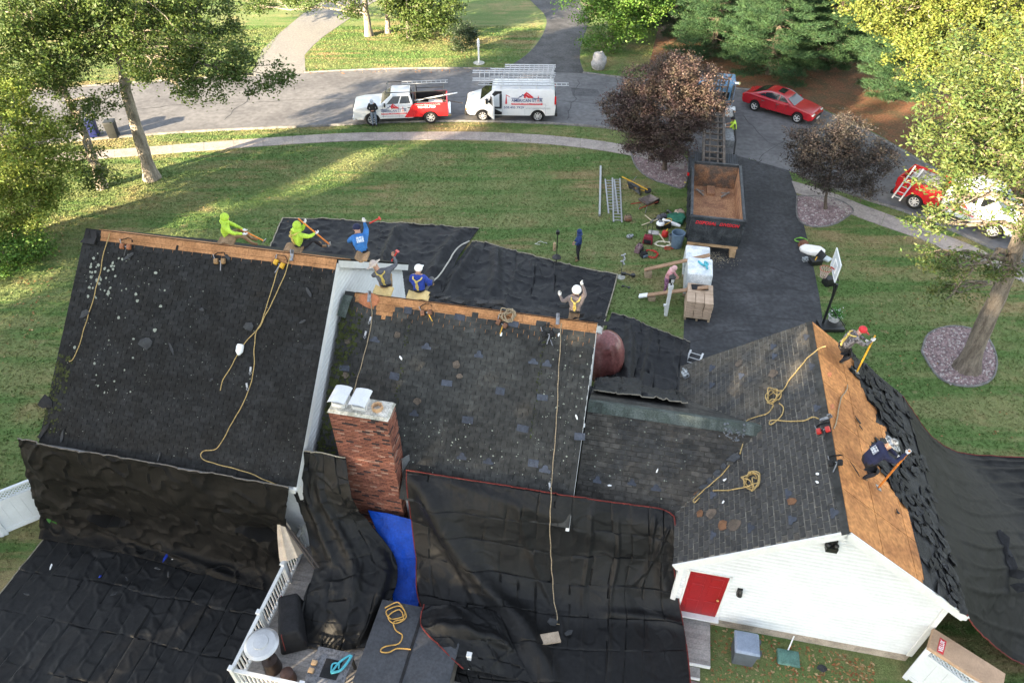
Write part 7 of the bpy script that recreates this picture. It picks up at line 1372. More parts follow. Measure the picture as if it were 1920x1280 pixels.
# lamp posts
def lamppost(label, base, h, lantern=True):
    T = thing('lamp_post', label, 'lamp post', base); m = MB(); m.box((0, 0, h/2), (.13, .13, h)); m.build('post', TRIM, T, True, bevel=.01, seg=1); m = MB(); m.box((0, 0, h-.1), (.19, .19, .2)); m.build('collar', TRIM, T, True, bevel=.015, seg=1)
    if lantern: m = MB(); m.tube([(0, 0, h), (0, 0, h+.1)], .03, 6); m.lathe([(.06, .1), (.12, .16), (.13, .38), (.16, .40), (.05, .52), (.02, .56)], (0, 0, h), 8); m.build('lantern', BLK, T, True); m = MB(); m.box((.0, -.115, h+.27), (.12, .03, .16)); m.build('pane', LENS, T, True); m = MB(); m.box((-.1, 0, .55), (.12, .1, .1)); m.box((-.08, 0, .4), (.05, .05, .3)); m.build('outlet', TRIM, T, True)
    else: m = MB(); m.lathe([(.42, 0), (.42, .05), (.1, .08)], (0, 0, 0), 20); m.build('base', M('stone_pale', (.42, .42, .38), .8, .2), T, True); m = MB(); m.lathe([(.06, h), (.1, h+.1), (.08, h+.3), (.02, h+.42)], (0, 0, 0), 8); m.build('lantern', WHP, T, True)
lamppost('white lamp post with black lantern on the front lawn', G(1248, 591), 1.65); lamppost('white lamp post on a round base across the street', G(898, 119), 1.4, False)
# boulder, bins
b = MB(); b.ball((0, 0, .5), (.55, .4, .75), 14, 10); 
for i, p in enumerate(b.v): q = Vector(p); k = 1+.22*noise.noise(q*2.2)+.1*noise.noise(q*5); b.v[i] = (q.x*k, q.y*k, max(-.05, q.z*k))
top('boulder', b, M('granite_boulder', (.36, .35, .35), .9, .3, 4, .6, 20, col2=(.22, .22, .22)), 'grey boulder at the neighbour driveway mouth', 'boulder', Matrix.Translation(G(1122, 130)), smooth=True, angle=40)
def wbin(label, px, py, mat):
    T = thing('wheelie_bin', label, 'bin', G(px, py), .2, 'bins at the kerb'); m = MB(); m.box((0, 0, .5), (.5, .55, .95), top=1.18); m.build('body', mat, T, True, bevel=.03); m = MB(); m.box((0, 0, 1.02), (.66, .72, .08), top=.85); m.build('lid', mat, T, True, bevel=.02)
    for s in (-1, 1): m = MB(); m.lathe([(.1, -.03), (.1, .03)], (s*.22, .28, .1), 12, rot=Matrix.Rotation(math.pi/2, 3, 'Y')); m.build('wheel', TYRE, T, True)
wbin('blue recycling bin at the kerb behind the leaning oak', 178, 256, M('bin_blue', (.01, .016, .085), .5, .1)); wbin('black bin at the kerb behind the leaning oak', 215, 257, M('bin_black', (.02, .022, .022), .5, .1))
# ---- pallets
KRAFT = M('kraft_bundle', (.46, .34, .25), .8, .12, 4, isl=.08, col2=(.38, .28, .2)); FILM = M('stretch_film', (.70, .73, .75), .28, .18, 2.5, .6, 8, col2=(.45, .5, .53), spec=.6); PALW = M('pallet_wood', (.40, .31, .21), .85, .2, 5)
def pallet(label, u, v, w, d, rows, cols, layers, h, wrap=False):
    T = thing('pallet_stack', label, 'pallet', W(u, v, .016), -HA, 'pallets of roofing on the driveway')
    for x in (-.45, 0, .45): m = MB(); m.box((x*w, 0, .05), (.09, d, .09)); m.build('pallet_stringer', PALW, T, True)
    for y in range(5): m = MB(); m.box((0, (y-2)*d/4.6, .11), (w, .1, .02)); m.build('pallet_slat', PALW, T, True)
    if not wrap:
        me = MB(); me.box((0, 0, 0), (w/cols-.012, d/rows-.012, h-.012)); me = me.mesh('bundle', KRAFT, bevel=.012, seg=1)
        for k in range(layers):
            for i in range(cols):
                for j in range(rows): link('bundle', me, T, True, Matrix.Translation(((i-(cols-1)/2)*w/cols+random.uniform(-.015, .015), (j-(rows-1)/2)*d/rows+random.uniform(-.015, .015), .125+h*(k+.5))) @ Matrix.Rotation(random.gauss(0, .012), 4, 'Z'))
    else:
        m = MB(); m.box((0, 0, .12+h/2), (w, d, h), top=.95); 
        o = m.build('wrapped_load', FILM, T, True, bevel=.09, seg=4)
    return T
pallet('open pallet of tan shingle bundles nearest the house', 3.08, 25.2, 1.1, 1.35, 2, 3, 7, .125)
pallet('film wrapped pallet in the middle of the row', 3.02, 26.85, 1.15, 1.35, 1, 1, 1, 1.15, True); pallet('film wrapped pallet nearest the container', 2.95, 28.2, 1.15, 1.2, 1, 1, 1, .95, True)
b = MB(); b.tube(crom([(-.3, .1, 0), (0, -.05, .02), (.15, .12, .02), (-.05, .2, .03), (.3, -.2, .02)], 5), .045, 6); top('strap', b, TEAL, 'teal strap on the wrapped pallet', 'strap', Matrix.Translation(W(3.15, 26.9, 1.32)) @ Matrix.Rotation(-.7, 4, 'Z'), smooth=True)
b = MB(); b.box((0, 0, .03), (.7, .35, .03)); top('shingle_wrapper', b, BLKF, 'black wrapper on the open pallet', 'wrapper', Matrix.Translation(W(3.05, 25.6, 1.0)) @ Matrix.Rotation(-.1, 4, 'Z'))
for lb, a, c, za, zb in (('brown plank resting on the wrapped pallet over the lawn', (1208, 506), (1331, 478), .35, 1.36), ('brown plank with white end resting on the open pallet', (1214, 553), (1328, 538), .25, 1.18)):
    p, q = G(*a, za), G(*c, zb); T = thing('plank', lb, 'plank', (p.x, p.y, 0)); m = MB(); m.bar(p, q, .22, .05); m.build('board', M('plank_brown', (.33, .205, .125), .75, .15, 3), T)
    if 'white' in lb: m = MB(); m.bar(p, p+(p-q).normalized()*.38, .24, .07); m.build('end_wrap', WHP, T)
    m = MB(); m.box((p.x+.2, p.y, p.z/2-.02), (.3, .3, p.z-.04)); m.build('support', PALW, T)
# ---- right of the driveway
B = G(1541, 611); T = thing('basketball_hoop', 'black basketball hoop with white backboard beside the garage', 'basketball hoop', B)
top_ = AT(1572, 527, B.y-.1); b = MB(); b.tube([(0, 0, .05), top_-B+Vector((0, 0, -.15))], .055, 8); b.build('pole', BLK, T, True)
hz = (top_-B).z; tp = top_-B; Lf = Vector((-1, 0, 0)); b = MB()
for z in (.05, .35): b.tube([tp+Vector((0, 0, z-.35)), tp+Vector((-.22, .12, z+.15))], .03, 6)
b.tube([tp*.6, tp+Vector((-.1, .05, -.1))], .025, 6); b.build('arm', BLK, T, True)
bc = AT(1568, 497, B.y+.05)-B; dx = Vector((.2, .98, 0)).normalized(); zz = Vector((0, 0, 1)); m = MB(); m.bar(bc-dx*.62, bc+dx*.62, .03, .82); bo = m.build('backboard', M('backboard_grey', (.48, .53, .56), .35, .08), T, True)
nn = Vector((-dx.y, dx.x, 0)); m = MB()
for p, q in ((-dx*.62-zz*.41, dx*.62-zz*.41), (dx*.62-zz*.41, dx*.62+zz*.41), (dx*.62+zz*.41, -dx*.62+zz*.41), (-dx*.62+zz*.41, -dx*.62-zz*.41), (-dx*.25-zz*.25, dx*.25-zz*.25), (dx*.25-zz*.25, dx*.25+zz*.12), (dx*.25+zz*.12, -dx*.25+zz*.12), (-dx*.25+zz*.12, -dx*.25-zz*.25)): m.tube([bc+p+nn*.02, bc+q+nn*.02], .018, 5)
link('frame', m.mesh('frame', WHP), bo, True)
rc = bc+nn*.33-zz*.22; m = MB(); m.tube([rc+Vector((.225*math.cos(t*.3), .225*math.sin(t*.3), 0)) for t in range(22)], .012, 5); m.tube([bc-zz*.22, rc+(bc-rc).normalized()*.2], .03, 5); m.build('rim', M('rim_red', (.45, .08, .06), .4, .1), T, True)
m = MB()
for i in range(12):
    a = i*.5236
    for s in (-1, 1): m.tube([rc+Vector((.22*math.cos(a), .22*math.sin(a), 0)), rc+Vector((.15*math.cos(a+s*.35), .15*math.sin(a+s*.35), -.22)), rc+Vector((.11*math.cos(a), .11*math.sin(a), -.42))], .008, 4)
m.build('net', M('net_cord', (.55, .42, .38), .8, .1), T, True)
m = MB(); m.box((.3, -.1, .1), (1.0, .7, .18)); m.build('base', BLK, T, True, bevel=.05); m = MB(); m.tube([(0, 0, 1.1), (.9, -.15, .12)], .025, 6); m.build('brace', BLK, T, True)
T = thing('flower_pot', 'white planter with white flowers beside the hoop', 'planter', G(1560, 606)); m = MB(); m.lathe([(.17, 0), (.25, .42), (.27, .43), (.27, .46), (.22, .46), (.2, .4)], (0, 0, 0), 18); m.build('pot', M('pot_white', (.55, .55, .54), .6, .1), T, True, smooth=True, angle=30)
C = NPR.normal(size=(700, 3))*np.array([.13, .13, .08])+np.array([0, 0, .58]); link('foliage', leaf_mesh('foliage', C, .08, LG), T, True); C = NPR.normal(size=(40, 3))*np.array([.14, .14, .06])+np.array([0, 0, .66]); link('blossom', leaf_mesh('blossom', C, .06, WHP, aspect=.9), T, True)
b = MB(); b.box((0, 0, .2), (.42, .4, .4), top=.9); T = top('storage_crate', b, BLK, 'black crate under the basketball net', 'crate', lawn(1551, 533, .2, 0), bevel=.03)
T = thing('open_toolbox', 'open black toolbox on the grass by the white sheet', 'toolbox', G(1527, 494), .2); m = MB(); m.box((0, 0, .13), (.55, .4, .26)); m.build('box', BLK, T, True, bevel=.02); m = MB(); m.box((.3, .12, .3), (.06, .45, .45), Matrix.Rotation(.5, 3, 'Y')); m.build('lid', BLK, T, True, bevel=.01); m = MB(); m.bar((-.1, -.1, .28), (.1, .1, .3), .04, .03); m.build('tool', YEL, T, True)
P = [(-.55, .25), (-.3, .4), (.4, .2), (.6, -.1), (.5, -.35), (-.2, -.2), (-.5, 0)]; b = MB(); b.prism(P, lambda x, y, q: Vector((x, y, q*(1+.3*math.sin(x*4+y*3)))), .3); top('dust_sheet', b, M('sheet_white', (.80, .78, .74), .8, .06, 4), 'white sheet over a low box at the driveway edge', 'sheet', lawn(1520, 475, -.2, 0), bevel=.1, seg=3)
P = [(-.2, .15), (.2, .2), (.3, -.1), (0, -.2)]; b = MB(); b.prism(P, lambda x, y, q: Vector((x, y, q)), .12); top('paper_bag', b, M('paper_blue', (.62, .68, .70), .7, .1), 'small pale bag right of the open toolbox', 'bag', lawn(1547, 488, .3, 0), bevel=.04)
b = MB(); b.box((0, 0, .09), (.26, .2, .18)); b.ball((.05, -.12, .1), .08); top('power_tool', b, M('tool_mix', (.35, .38, .4), .4, .5, 12, col2=(.02, .02, .02)), 'small black and white tool left of the toolbox', 'power tool', lawn(1509, 489, .3, 0), bevel=.02)
b = MB(); b.box((0, 0, .15), (.45, .32, .3), top=.8); top('hose_box', b, LEATHER, 'brown bag under the green hose', 'bag', lawn(1505, 462, .3, 0), bevel=.05)
# ladder below the garage eave
T = thing('ladder', 'aluminium ladder lying at the garage door beside the tarp', 'ladder', G(1303, 668, .1)); d = G(1290, 700, .12)-G(1309, 655, .12); ladder(T, -d*.2, d*1.0, .5, .3, mat=WMET, flat=Vector((-d.y, d.x, 0)).normalized())
b = MB(); b.box((0, 0, .05), (.35, .2, .1)); b.tube([(-.3, 0, .05), (.1, .05, .1)], .04, 6); top('caulk_gun', b, M('tool_mix', (.35, .38, .4), .4, .5, 12, col2=(.02, .02, .02)), 'tool at the far left corner of the garage roof', 'power tool', onto(SGl, 1287, 703, .02, .3))
# ================================================================ people
SKIN = M('skin', (.42, .24, .17), .55, .1, 5); HAIRB = M('hair_black', (.012, .010, .009), .6, .2); GLOVE = M('glove_white', (.7, .68, .66), .7, .1); BOOT = M('boot_tan', (.23, .14, .075), .8, .2); SHOE = M('shoe_black', (.02, .02, .02), .6, .2)
BONES = ['pelvis', 'spine', 'chest', 'neck', 'head', 'top', 'shL', 'elL', 'wrL', 'shR', 'elR', 'wrR', 'hipL', 'knL', 'anL', 'toL', 'hipR', 'knR', 'anR', 'toR', 'nose']
EDGES = [('pelvis', 'spine', 0), ('spine', 'chest', 0), ('chest', 'neck', 0), ('neck', 'head', 3), ('head', 'top', 3), ('chest', 'shL', 0), ('shL', 'elL', 0), ('elL', 'wrL', 4), ('chest', 'shR', 0), ('shR', 'elR', 0), ('elR', 'wrR', 4), ('pelvis', 'hipL', 1), ('hipL', 'knL', 1), ('knL', 'anL', 1), ('anL', 'toL', 2), ('pelvis', 'hipR', 1), ('hipR', 'knR', 1), ('knR', 'anR', 1), ('anR', 'toR', 2)]
RAD = dict(pelvis=.165, spine=.155, chest=.175, neck=.072, head=.092, top=.070, shL=.092, elL=.066, wrL=.042, hipL=.11, knL=.078, anL=.047, toL=.042)
STAND = dict(pelvis=(0, 0, .95), spine=(0, 0, 1.13), chest=(0, -.01, 1.33), neck=(0, .01, 1.5), head=(0, .03, 1.61), top=(0, .03, 1.71), shL=(-.19, -.01, 1.41), elL=(-.25, -.03, 1.14), wrL=(-.24, .08, .90), shR=(.19, -.01, 1.41), elR=(.25, -.03, 1.14), wrR=(.24, .08, .90), hipL=(-.1, 0, .88), knL=(-.11, .03, .49), anL=(-.11, -.03, .09), toL=(-.13, .14, .045), hipR=(.1, 0, .88), knR=(.11, .03, .49), anR=(.11, -.03, .09), toR=(.13, .14, .045))
SIT = dict(pelvis=(0, 0, .14), spine=(0, -.03, .32), chest=(0, 0, .52), neck=(0, .05, .69), head=(0, .09, .80), top=(0, .10, .90), shL=(-.19, .01, .60), elL=(-.27, .12, .36), wrL=(-.2, .33, .26), shR=(.19, .01, .60), elR=(.27, .12, .36), wrR=(.2, .33, .26), hipL=(-.1, .05, .13), knL=(-.16, .42, .24), anL=(-.13, .66, -.12), toL=(-.14, .82, -.2), hipR=(.1, .05, .13), knR=(.16, .42, .24), anR=(.13, .66, -.12), toR=(.14, .82, -.2))
def hand(bm_v, bm_f, wrist, d, flip):
    """palm and five bent fingers at the wrist, running along d"""
    d = Vector(d).normalized(); x = d.cross(Vector((0, 0, 1))); x = x.normalized() if x.length > .1 else Vector((1, 0, 0)); y = d.cross(x)*-1; b = MB()
    rot = Matrix((x, d, -y)).transposed(); f = lambda p: wrist+rot @ Vector(p)
    vs = [(-.036, 0, -.014), (.036, 0, -.014), (.042, .085, -.012), (-.042, .085, -.012), (-.036, 0, .014), (.036, 0, .014), (.042, .085, .012), (-.042, .085, .012)]
    b.add([f(p) for p in vs], [(0, 3, 2, 1), (4, 5, 6, 7), (0, 1, 5, 4), (1, 2, 6, 5), (2, 3, 7, 6), (3, 0, 4, 7)])
    for k, (fx, L) in enumerate(((-.031, .062), (-.011, .075), (.011, .072), (.031, .055))): b.tube([f((fx, .078, 0)), f((fx*1.05, .078+L*.5, -.012)), f((fx*1.05, .078+L*.8, -.04))], [.0095, .009, .007], 6)
    s = flip; b.tube([f((s*.03, .02, 0)), f((s*.058, .05, -.012)), f((s*.05, .082, -.03))], [.012, .010, .008], 6)
    return b
def person(label, mtx, pose, shirt, pants, shoe=None, glove=None, scale=1., hat=None, hatm=None, hood=None, harness=False, bare_arm=False, extra=None, back=None, hair=None):
    J = dict(pose); me = bpy.data.meshes.new('p'); names = [n for n in BONES if n in J]; ix = {n: i for i, n in enumerate(names)}
    me.from_pydata([Vector(J[n])*scale for n in names], [(ix[a], ix[b]) for a, b, _ in EDGES], [])
    o = bpy.data.objects.new('p', me); COL.objects.link(o); sk = o.modifiers.new('s', 'SKIN'); sk.use_smooth_shade = True; ss = o.modifiers.new('u', 'SUBSURF'); ss.levels = 2; ss.render_levels = 2
    d = me.skin_vertices[0].data
    for n in names: r = RAD[n if n in RAD else n[:-1]+'L']*scale; d[ix[n]].radius = (r, r); d[ix[n]].use_root = n == 'pelvis'
    dg = bpy.context.evaluated_depsgraph_get(); dg.update(); body = bpy.data.meshes.new_from_object(o.evaluated_get(dg)); bpy.data.objects.remove(o)
    mats = [shirt, pants, shoe or BOOT, SKIN, SKIN if bare_arm else shirt, glove or SKIN]; body.materials.clear()
    for m in mats: body.materials.append(m)
    for v in body.vertices:                       # cloth folds
        q = v.co*9; v.co += Vector((noise.noise(q), noise.noise(q+Vector((5, 0, 0))), noise.noise(q*1.7)))*.016*scale
    segs = [(Vector(J[a])*scale, Vector(J[b])*scale, k) for a, b, k in EDGES]
    for p in body.polygons:
        c = p.center; best = 1e9
        for a, b, k in segs:
            ab = b-a; t = max(0, min(1, (c-a).dot(ab)/ab.length_squared)); dd = (c-(a+ab*t)).length
            if dd < best: best = dd; mi = k
        p.material_index = mi
    bm = bmesh.new(); bm.from_mesh(body)
    for w, e, s in (('wrL', 'elL', 1), ('wrR', 'elR', -1)):
        h = hand(None, None, Vector(J[w])*scale, Vector(J[w])-Vector(J[e]), s); vs = [bm.verts.new(p) for p in h.v]
        for f in h.f:
            try: q = bm.faces.new([vs[i] for i in f]); q.material_index = 5; q.smooth = True
            except Exception: pass
    # nose, ears
    hd, tp_, nk = (Vector(J[k])*scale for k in ('head', 'top', 'neck')); up = (tp_-nk).normalized(); fw = Vector((0, 1, 0)); fw = (fw-up*fw.dot(up)).normalized(); sd = fw.cross(up); cen = hd.lerp(tp_, .3)
    for P in ([cen+fw*.125+up*-.03, cen+fw*.09+sd*.018-up*.035, cen+fw*.09-sd*.018-up*.035, cen+fw*.095+up*.015], [cen+sd*.115-up*.0, cen+sd*.09+fw*.02-up*.03, cen+sd*.09-fw*.03-up*.02, cen+sd*.1+up*.03], [cen-sd*.115-up*.0, cen-sd*.09+fw*.02-up*.03, cen-sd*.09-fw*.03-up*.02, cen-sd*.1+up*.03]):
        v = [bm.verts.new(p) for p in P]
        for f in ((0, 1, 3), (0, 3, 2), (0, 2, 1), (1, 2, 3)): q = bm.faces.new([v[i] for i in f]); q.material_index = 3
    bmesh.ops.recalc_face_normals(bm, faces=bm.faces); bm.to_mesh(body); bm.free(); body.name = 'person'
    T = bpy.data.objects.new('person', body); COL.objects.link(T); T.matrix_basis = mtx; tag(T, label, 'person', 'people on the site')
    b = MB()
    for s in (-1, 1): b.ball(cen+fw*.093+sd*s*.034+up*.012, .011, 6, 4)
    b.build('eyes', HAIRB, T, True); b = MB(); b.box(cen+fw*.096-up*.06, (.045, .012, .010)); b.build('mouth', M('lips', (.28, .1, .08), .5, .1), T, True)
    rot = Matrix((sd, fw, up)).transposed()
    if hair: b = MB(); b.ball(cen+up*.025-fw*.02, (.108, .118, .115), 14, 10, rot=rot); b.build('hair', hair, T, True, smooth=True)
    if hood: b = MB(); b.ball(cen-fw*.02, (.115, .125, .135), 14, 10, rot=rot); b.ball(hd-up*.11-fw*.03, (.15, .14, .09), 12, 8, rot=rot); b.build('hood', hood, T, True, smooth=True)
    if hat == 'cap': b = MB(); b.ball(cen+up*.04, (.118, .125, .11), 14, 10, rot=rot); b.box(cen+up*.035+fw*.17, (.17, .14, .015), rot); b.build('cap', hatm, T, True, smooth=True, angle=40)
    if hat == 'helmet': b = MB(); b.ball(cen+up*.035, (.135, .15, .13), 16, 10, rot=rot); b.box(cen+up*.03+fw*.15, (.2, .08, .02), rot); b.build('helmet', hatm, T, True, smooth=True, angle=40)
    if hat == 'brim': b = MB(); b.ball(cen+up*.05, (.115, .125, .11), 14, 10, rot=rot); b.lathe([(.12, 0), (.235, -.03), (.235, -.015), (.11, .02)], cen+up*.05, 18, rot=rot); b.build('hat', hatm, T, True, smooth=True, angle=50)
    if harness:
        b = MB(); ch, pv, sL, sR = (Vector(J[k])*scale for k in ('chest', 'pelvis', 'shL', 'shR')); bk = -fw; mid_ = ch+bk*.19+up*.02
        for s, sh in ((-1, sL), (1, sR)):
            hip = Vector(J['hipL' if s < 0 else 'hipR'])*scale
            b.tube([sh*.75+Vector(J['neck'])*scale*.25+up*.06, sh*.6+mid_*.4+bk*.07+up*.03, mid_, mid_.lerp(pv+bk*.17, .5)+sd*(-s)*.03, hip+bk*.13+sd*(-s)*.06], .021, 6)
        b.ball(mid_+bk*.02, .045, 8, 6); b.build('harness', M('harness_yellow', (.55, .42, .12), .7, .2), T, True, smooth=True)
        b = MB(); b.lathe([(.165*scale, -.02), (.172*scale, 0), (.165*scale, .02)], pv.lerp(Vector(J['spine'])*scale, .45), 16); b.build('belt', BLKF, T, True)
    if back:
        b = MB(); ch = Vector(J['chest'])*scale; q = ch-fw*.168-up*.03; b.box(q, (.2, .012, .16), rot); b.build('back_print', back, T, True)
    if extra: extra(T, J, scale)
    return T
def mod(p, **k): q = dict(p); q.update(k); return q
def face(p, d): d = Vector((d[0], d[1], 0)); return Matrix.Translation(p) @ Matrix.Rotation(math.atan2(-d.x, d.y), 4, 'Z')
def ud(u, v): w = W(u, v, 0); return (w.x, w.y)
def held(label, name, a, b_, mat, headm=None, r=.022, hd=.22):
    d = (b_-a).normalized(); T = thing(name, label, 'tool', a, 0, 'roofing bars in the workers hands'); m = MB(); m.tube([Vector(), b_-a], r, 8); m.build('handle', mat, T, True)
    m = MB(); x = d.cross(Vector((.3, .2, 1))).normalized(); m.bar((b_-a)-x*hd/2, (b_-a)+x*hd/2, .10, .015, up=d); m.build('blade', headm or STEEL, T, True)
LIME = M('lime_hoodie', (.42, .62, .065), .75, .2, 4); BLUSH = M('blue_shirt', (.03, .15, .42), .75, .2, 5); GREYS = M('grey_shirt', (.10, .105, .125), .8, .2, 5); ROY = M('royal_blue_shirt', (.02, .05, .30), .75, .2, 5); TAUPE = M('taupe_shirt', (.20, .16, .155), .8, .25, 6); NAVYS = M('navy_shirt', (.018, .022, .06), .8, .2, 5)
CAMO = M('camo_shirt', (.05, .045, .045), .8, .3, 14, col2=(.24, .22, .22)); CAMOH = M('camo_hat', (.08, .08, .08), .8, .3, 18, col2=(.45, .45, .45)); TANP = M('tan_trousers', (.28, .19, .11), .85, .2, 5); DRK = M('dark_trousers', (.025, .025, .03), .85, .25, 5); GRP = M('grey_trousers', (.10, .10, .105), .85, .2, 5); OLV = M('olive_trousers', (.06, .055, .045), .85, .2, 5); JEAN = M('faded_jeans', (.17, .21, .27), .85, .3, 7)
VEST = M('hi_vis_vest', (.55, .78, .08), .6, .12, 4); PINK = M('pink_hoodie', (.62, .30, .32), .8, .12, 4); LEG = M('purple_leggings', (.16, .06, .14), .8, .35, 12, col2=(.40, .22, .32)); JACK = M('blue_jacket', (.02, .045, .15), .6, .2, 4); BJ = M('black_jacket', (.012, .014, .017), .7, .2, 4)
WHC = M('white_cap', (.8, .8, .79), .6, .05); REDC = M('red_cap', (.55, .03, .04), .6, .1, 9); TANH = M('tan_hat', (.60, .50, .44), .8, .1)
# roof workers on the left ridge
DN = W(0, .2, -.2); P1 = G(420, 447, 8.18)+DN; person('roofer in lime hood at the left of the left ridge', face(P1, ud(.9, .45)), mod(SIT, elR=(.3, .2, .42), wrR=(.22, .48, .30), elL=(-.2, .25, .40), wrL=(0, .5, .33)), LIME, TANP, glove=GLOVE, hood=LIME, hat=None, scale=.93)
held('orange handled bar held by the first lime hooded roofer', 'roof_bar', P1+W(.35, .18, .32), P1+W(1.0, .2, -.02), ORG)
P2 = G(555, 464, 8.18)+DN; person('roofer in lime hood with harness on the left ridge', face(P2, ud(.55, .85)), mod(SIT, elR=(.30, .22, .50), wrR=(.28, .45, .50), elL=(-.05, .25, .6), wrL=(.08, .30, .85)), LIME, DRK, glove=GLOVE, hood=LIME, harness=True, scale=.93)
held('orange handled bar held by the second lime hooded roofer', 'roof_bar', P2+W(.1, .1, .98), P2+W(.75, .35, .05), ORG)
P3 = G(674, 478, 8.18)+DN; person('roofer in blue printed shirt at the right of the left ridge', face(P3, ud(-.5, .85)), mod(SIT, spine=(0, .08, .30), chest=(0, .2, .46), neck=(0, .32, .58), head=(0, .4, .66), top=(0, .46, .74), shL=(-.19, .22, .52), shR=(.19, .22, .52), elR=(.25, .40, .68), wrR=(.22, .35, .9), elL=(-.28, .4, .35), wrL=(-.25, .6, .18)), BLUSH, DRK, glove=GLOVE, hat='cap', hatm=NAVYS, back=M('print_pale', (.6, .62, .6), .7, .4, 20, col2=(.03, .15, .42)))
held('red hammer raised by the blue shirted roofer', 'hammer', P3+W(.15, .45, .85), P3+W(.45, .5, 1.02), REDP, REDP, .02, .1)
# middle ridge
P4 = G(722, 541, 7.05)+DN*.6; person('roofer in grey shirt and tan hat reaching to the white wall', face(P4, ud(-.45, .9)), mod(SIT, spine=(-.02, .0, .32), chest=(-.06, .06, .5), neck=(-.16, .14, .64), head=(-.24, .2, .74), top=(-.28, .24, .83), shL=(-.24, .08, .55), shR=(.12, .06, .62), elR=(.38, .16, .72), wrR=(.34, .25, .95), elL=(-.32, .25, .38), wrL=(-.2, .42, .32)), GREYS, TANP, hat='brim', hatm=TANH, harness=True)
held('red handled hammer swung by the tan hat roofer', 'hammer', P4+W(.12, .35, .78), P4+W(.30, .42, 1.1), REDP, REDP, .02, .12)
P5 = G(785, 551, 7.05)+DN*.5; person('roofer in royal blue with white cap seated back to camera', face(P5, ud(.0, 1)), mod(SIT, elR=(.33, .1, .36), knR=(.28, .42, .34)), ROY, GRP, hat='cap', hatm=WHC, harness=True)
P6 = G(1077, 589, 7.05)+DN*.3; person('roofer in taupe shirt and white helmet with raised glove', face(P6, ud(.0, 1)), mod(SIT, elR=(.25, .1, .78), wrR=(.15, .16, 1.02), elL=(-.38, .02, .42), wrL=(-.48, .1, .58)), TAUPE, DRK, glove=GLOVE, hat='helmet', hatm=WHC, harness=True, scale=.92)
# garage ridge
KNEEL = mod(STAND, pelvis=(0, -.15, .62), spine=(0, -.06, .80), chest=(0, .05, .99), neck=(0, .15, 1.14), head=(0, .22, 1.23), top=(0, .27, 1.32), shL=(-.19, .08, 1.06), shR=(.19, .08, 1.06), elL=(-.26, .32, .88), wrL=(-.1, .55, .78), elR=(.26, .32, .90), wrR=(.1, .60, .92), hipL=(-.1, -.12, .58), knL=(-.13, .22, .42), anL=(-.12, .12, .05), toL=(-.13, .28, -.02), hipR=(.1, -.12, .58), knR=(.13, .15, .40), anR=(.12, -.12, .12), toR=(.13, .03, .08))
a, c = SGr.at(1576, 680); P7 = SGr.P(a, c, .0)+Vector((0, 0, .02)); person('roofer in camouflage shirt and red cap at the far garage ridge', face(P7, ud(.95, .25)), KNEEL, CAMO, DRK, glove=GLOVE, hat='cap', hatm=REDC, harness=True, scale=.98)
held('yellow roofing bar held by the red cap roofer', 'roof_bar', P7+W(.68, .2, 1.0), P7+W(.5, -.1, -.2)+Vector((0, 0, 0)), YEL, None, .026)
a, c = SGr.at(1620, 896); P8 = SGr.P(a, c, .0)+Vector((0, 0, .02)); person('roofer in navy shirt and camouflage hat on the bare plywood', face(P8, ud(.95, .2)), mod(KNEEL, wrR=(.05, .66, .98), wrL=(-.08, .6, .72)), NAVYS, DRK, glove=GLOVE, hat='brim', hatm=CAMOH, harness=False, back=M('print_pale2', (.5, .52, .55), .7, .4, 22, col2=(.02, .03, .08)), scale=1.02)
held('orange roofing bar held by the navy shirted roofer', 'roof_bar', P8+W(.74, .15, 1.05), P8+W(.35, -.15, -.12), ORG, None, .026)
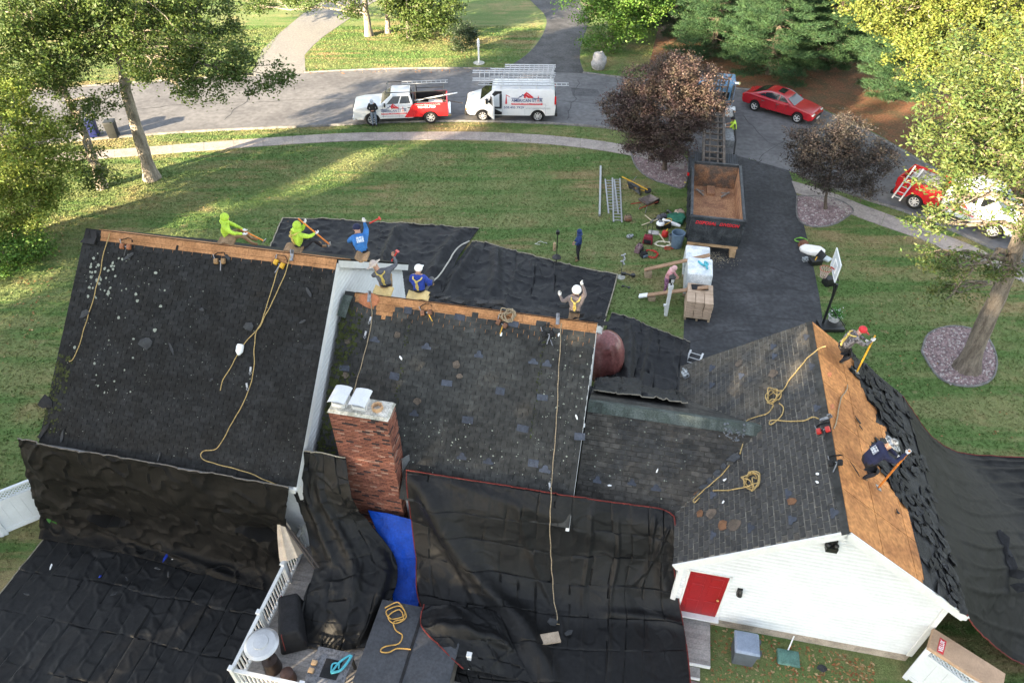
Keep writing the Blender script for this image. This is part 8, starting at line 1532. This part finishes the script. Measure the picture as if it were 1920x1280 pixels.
# on the ground
p = G(1371, 271); person('man in yellow hi vis vest working at the truck side', face(p, (-1, .25)), mod(STAND, spine=(0, .04, 1.12), chest=(0, .1, 1.3), neck=(0, .17, 1.46), head=(0, .22, 1.56), top=(0, .25, 1.66), shL=(-.19, .1, 1.38), shR=(.19, .1, 1.38), elL=(-.24, .28, 1.18), wrL=(-.15, .52, 1.12), elR=(.24, .28, 1.2), wrR=(.14, .52, 1.18), knR=(.12, .2, .5), anR=(.12, .12, .09), toR=(.13, .3, .045)), VEST, OLV, bare_arm=True, hair=HAIRB, shoe=SHOE)
b = MB(); b.lathe([(.09, 0), (.1, .02), (.1, .2), (.04, .28), (.03, .32)], (0, 0, 0), 12); top('plastic_jug', b, WHP, 'white jug held by the man in the hi vis vest', 'jug', Matrix.Translation(p+Vector((-.62, .12, .98))), smooth=True, angle=40)
p = G(1083, 488); person('person in blue hooded jacket standing on the lawn', face(p, (-1, .0)), mod(STAND, elL=(-.27, .03, 1.15), wrL=(-.12, .2, 1.0), elR=(.27, .03, 1.15), wrR=(.12, .2, 1.0)), JACK, DRK, shoe=BOOT, hood=JACK, hat=None, scale=.98)
p = G(1246, 550); person('person in pink hoodie and purple leggings by the pallets', face(p, (.8, -.35)), mod(STAND, spine=(0, .04, 1.12), chest=(0, .1, 1.3), neck=(0, .18, 1.45), head=(0, .25, 1.54), top=(0, .3, 1.63), shL=(-.19, .1, 1.38), shR=(.19, .1, 1.38), elL=(-.24, .25, 1.15), wrL=(-.08, .42, 1.12), elR=(.24, .25, 1.15), wrR=(.1, .42, 1.1)), PINK, LEG, shoe=M('shoe_tan', (.4, .26, .18), .8, .1), hood=M('pink_hood', (.68, .42, .42), .8, .1), scale=.92)
p = G(703, 237); person('person in black jacket and jeans leaning on the pickup', face(p, (.1, -1)), mod(STAND, head=(0, .07, 1.6), top=(0, .10, 1.70), elL=(-.30, .02, 1.16), wrL=(-.08, .2, 1.12), elR=(.30, .02, 1.16), wrR=(.08, .22, 1.12)), BJ, JEAN, shoe=SHOE, hat='cap', hatm=M('cap_grey', (.35, .40, .46), .7, .1))
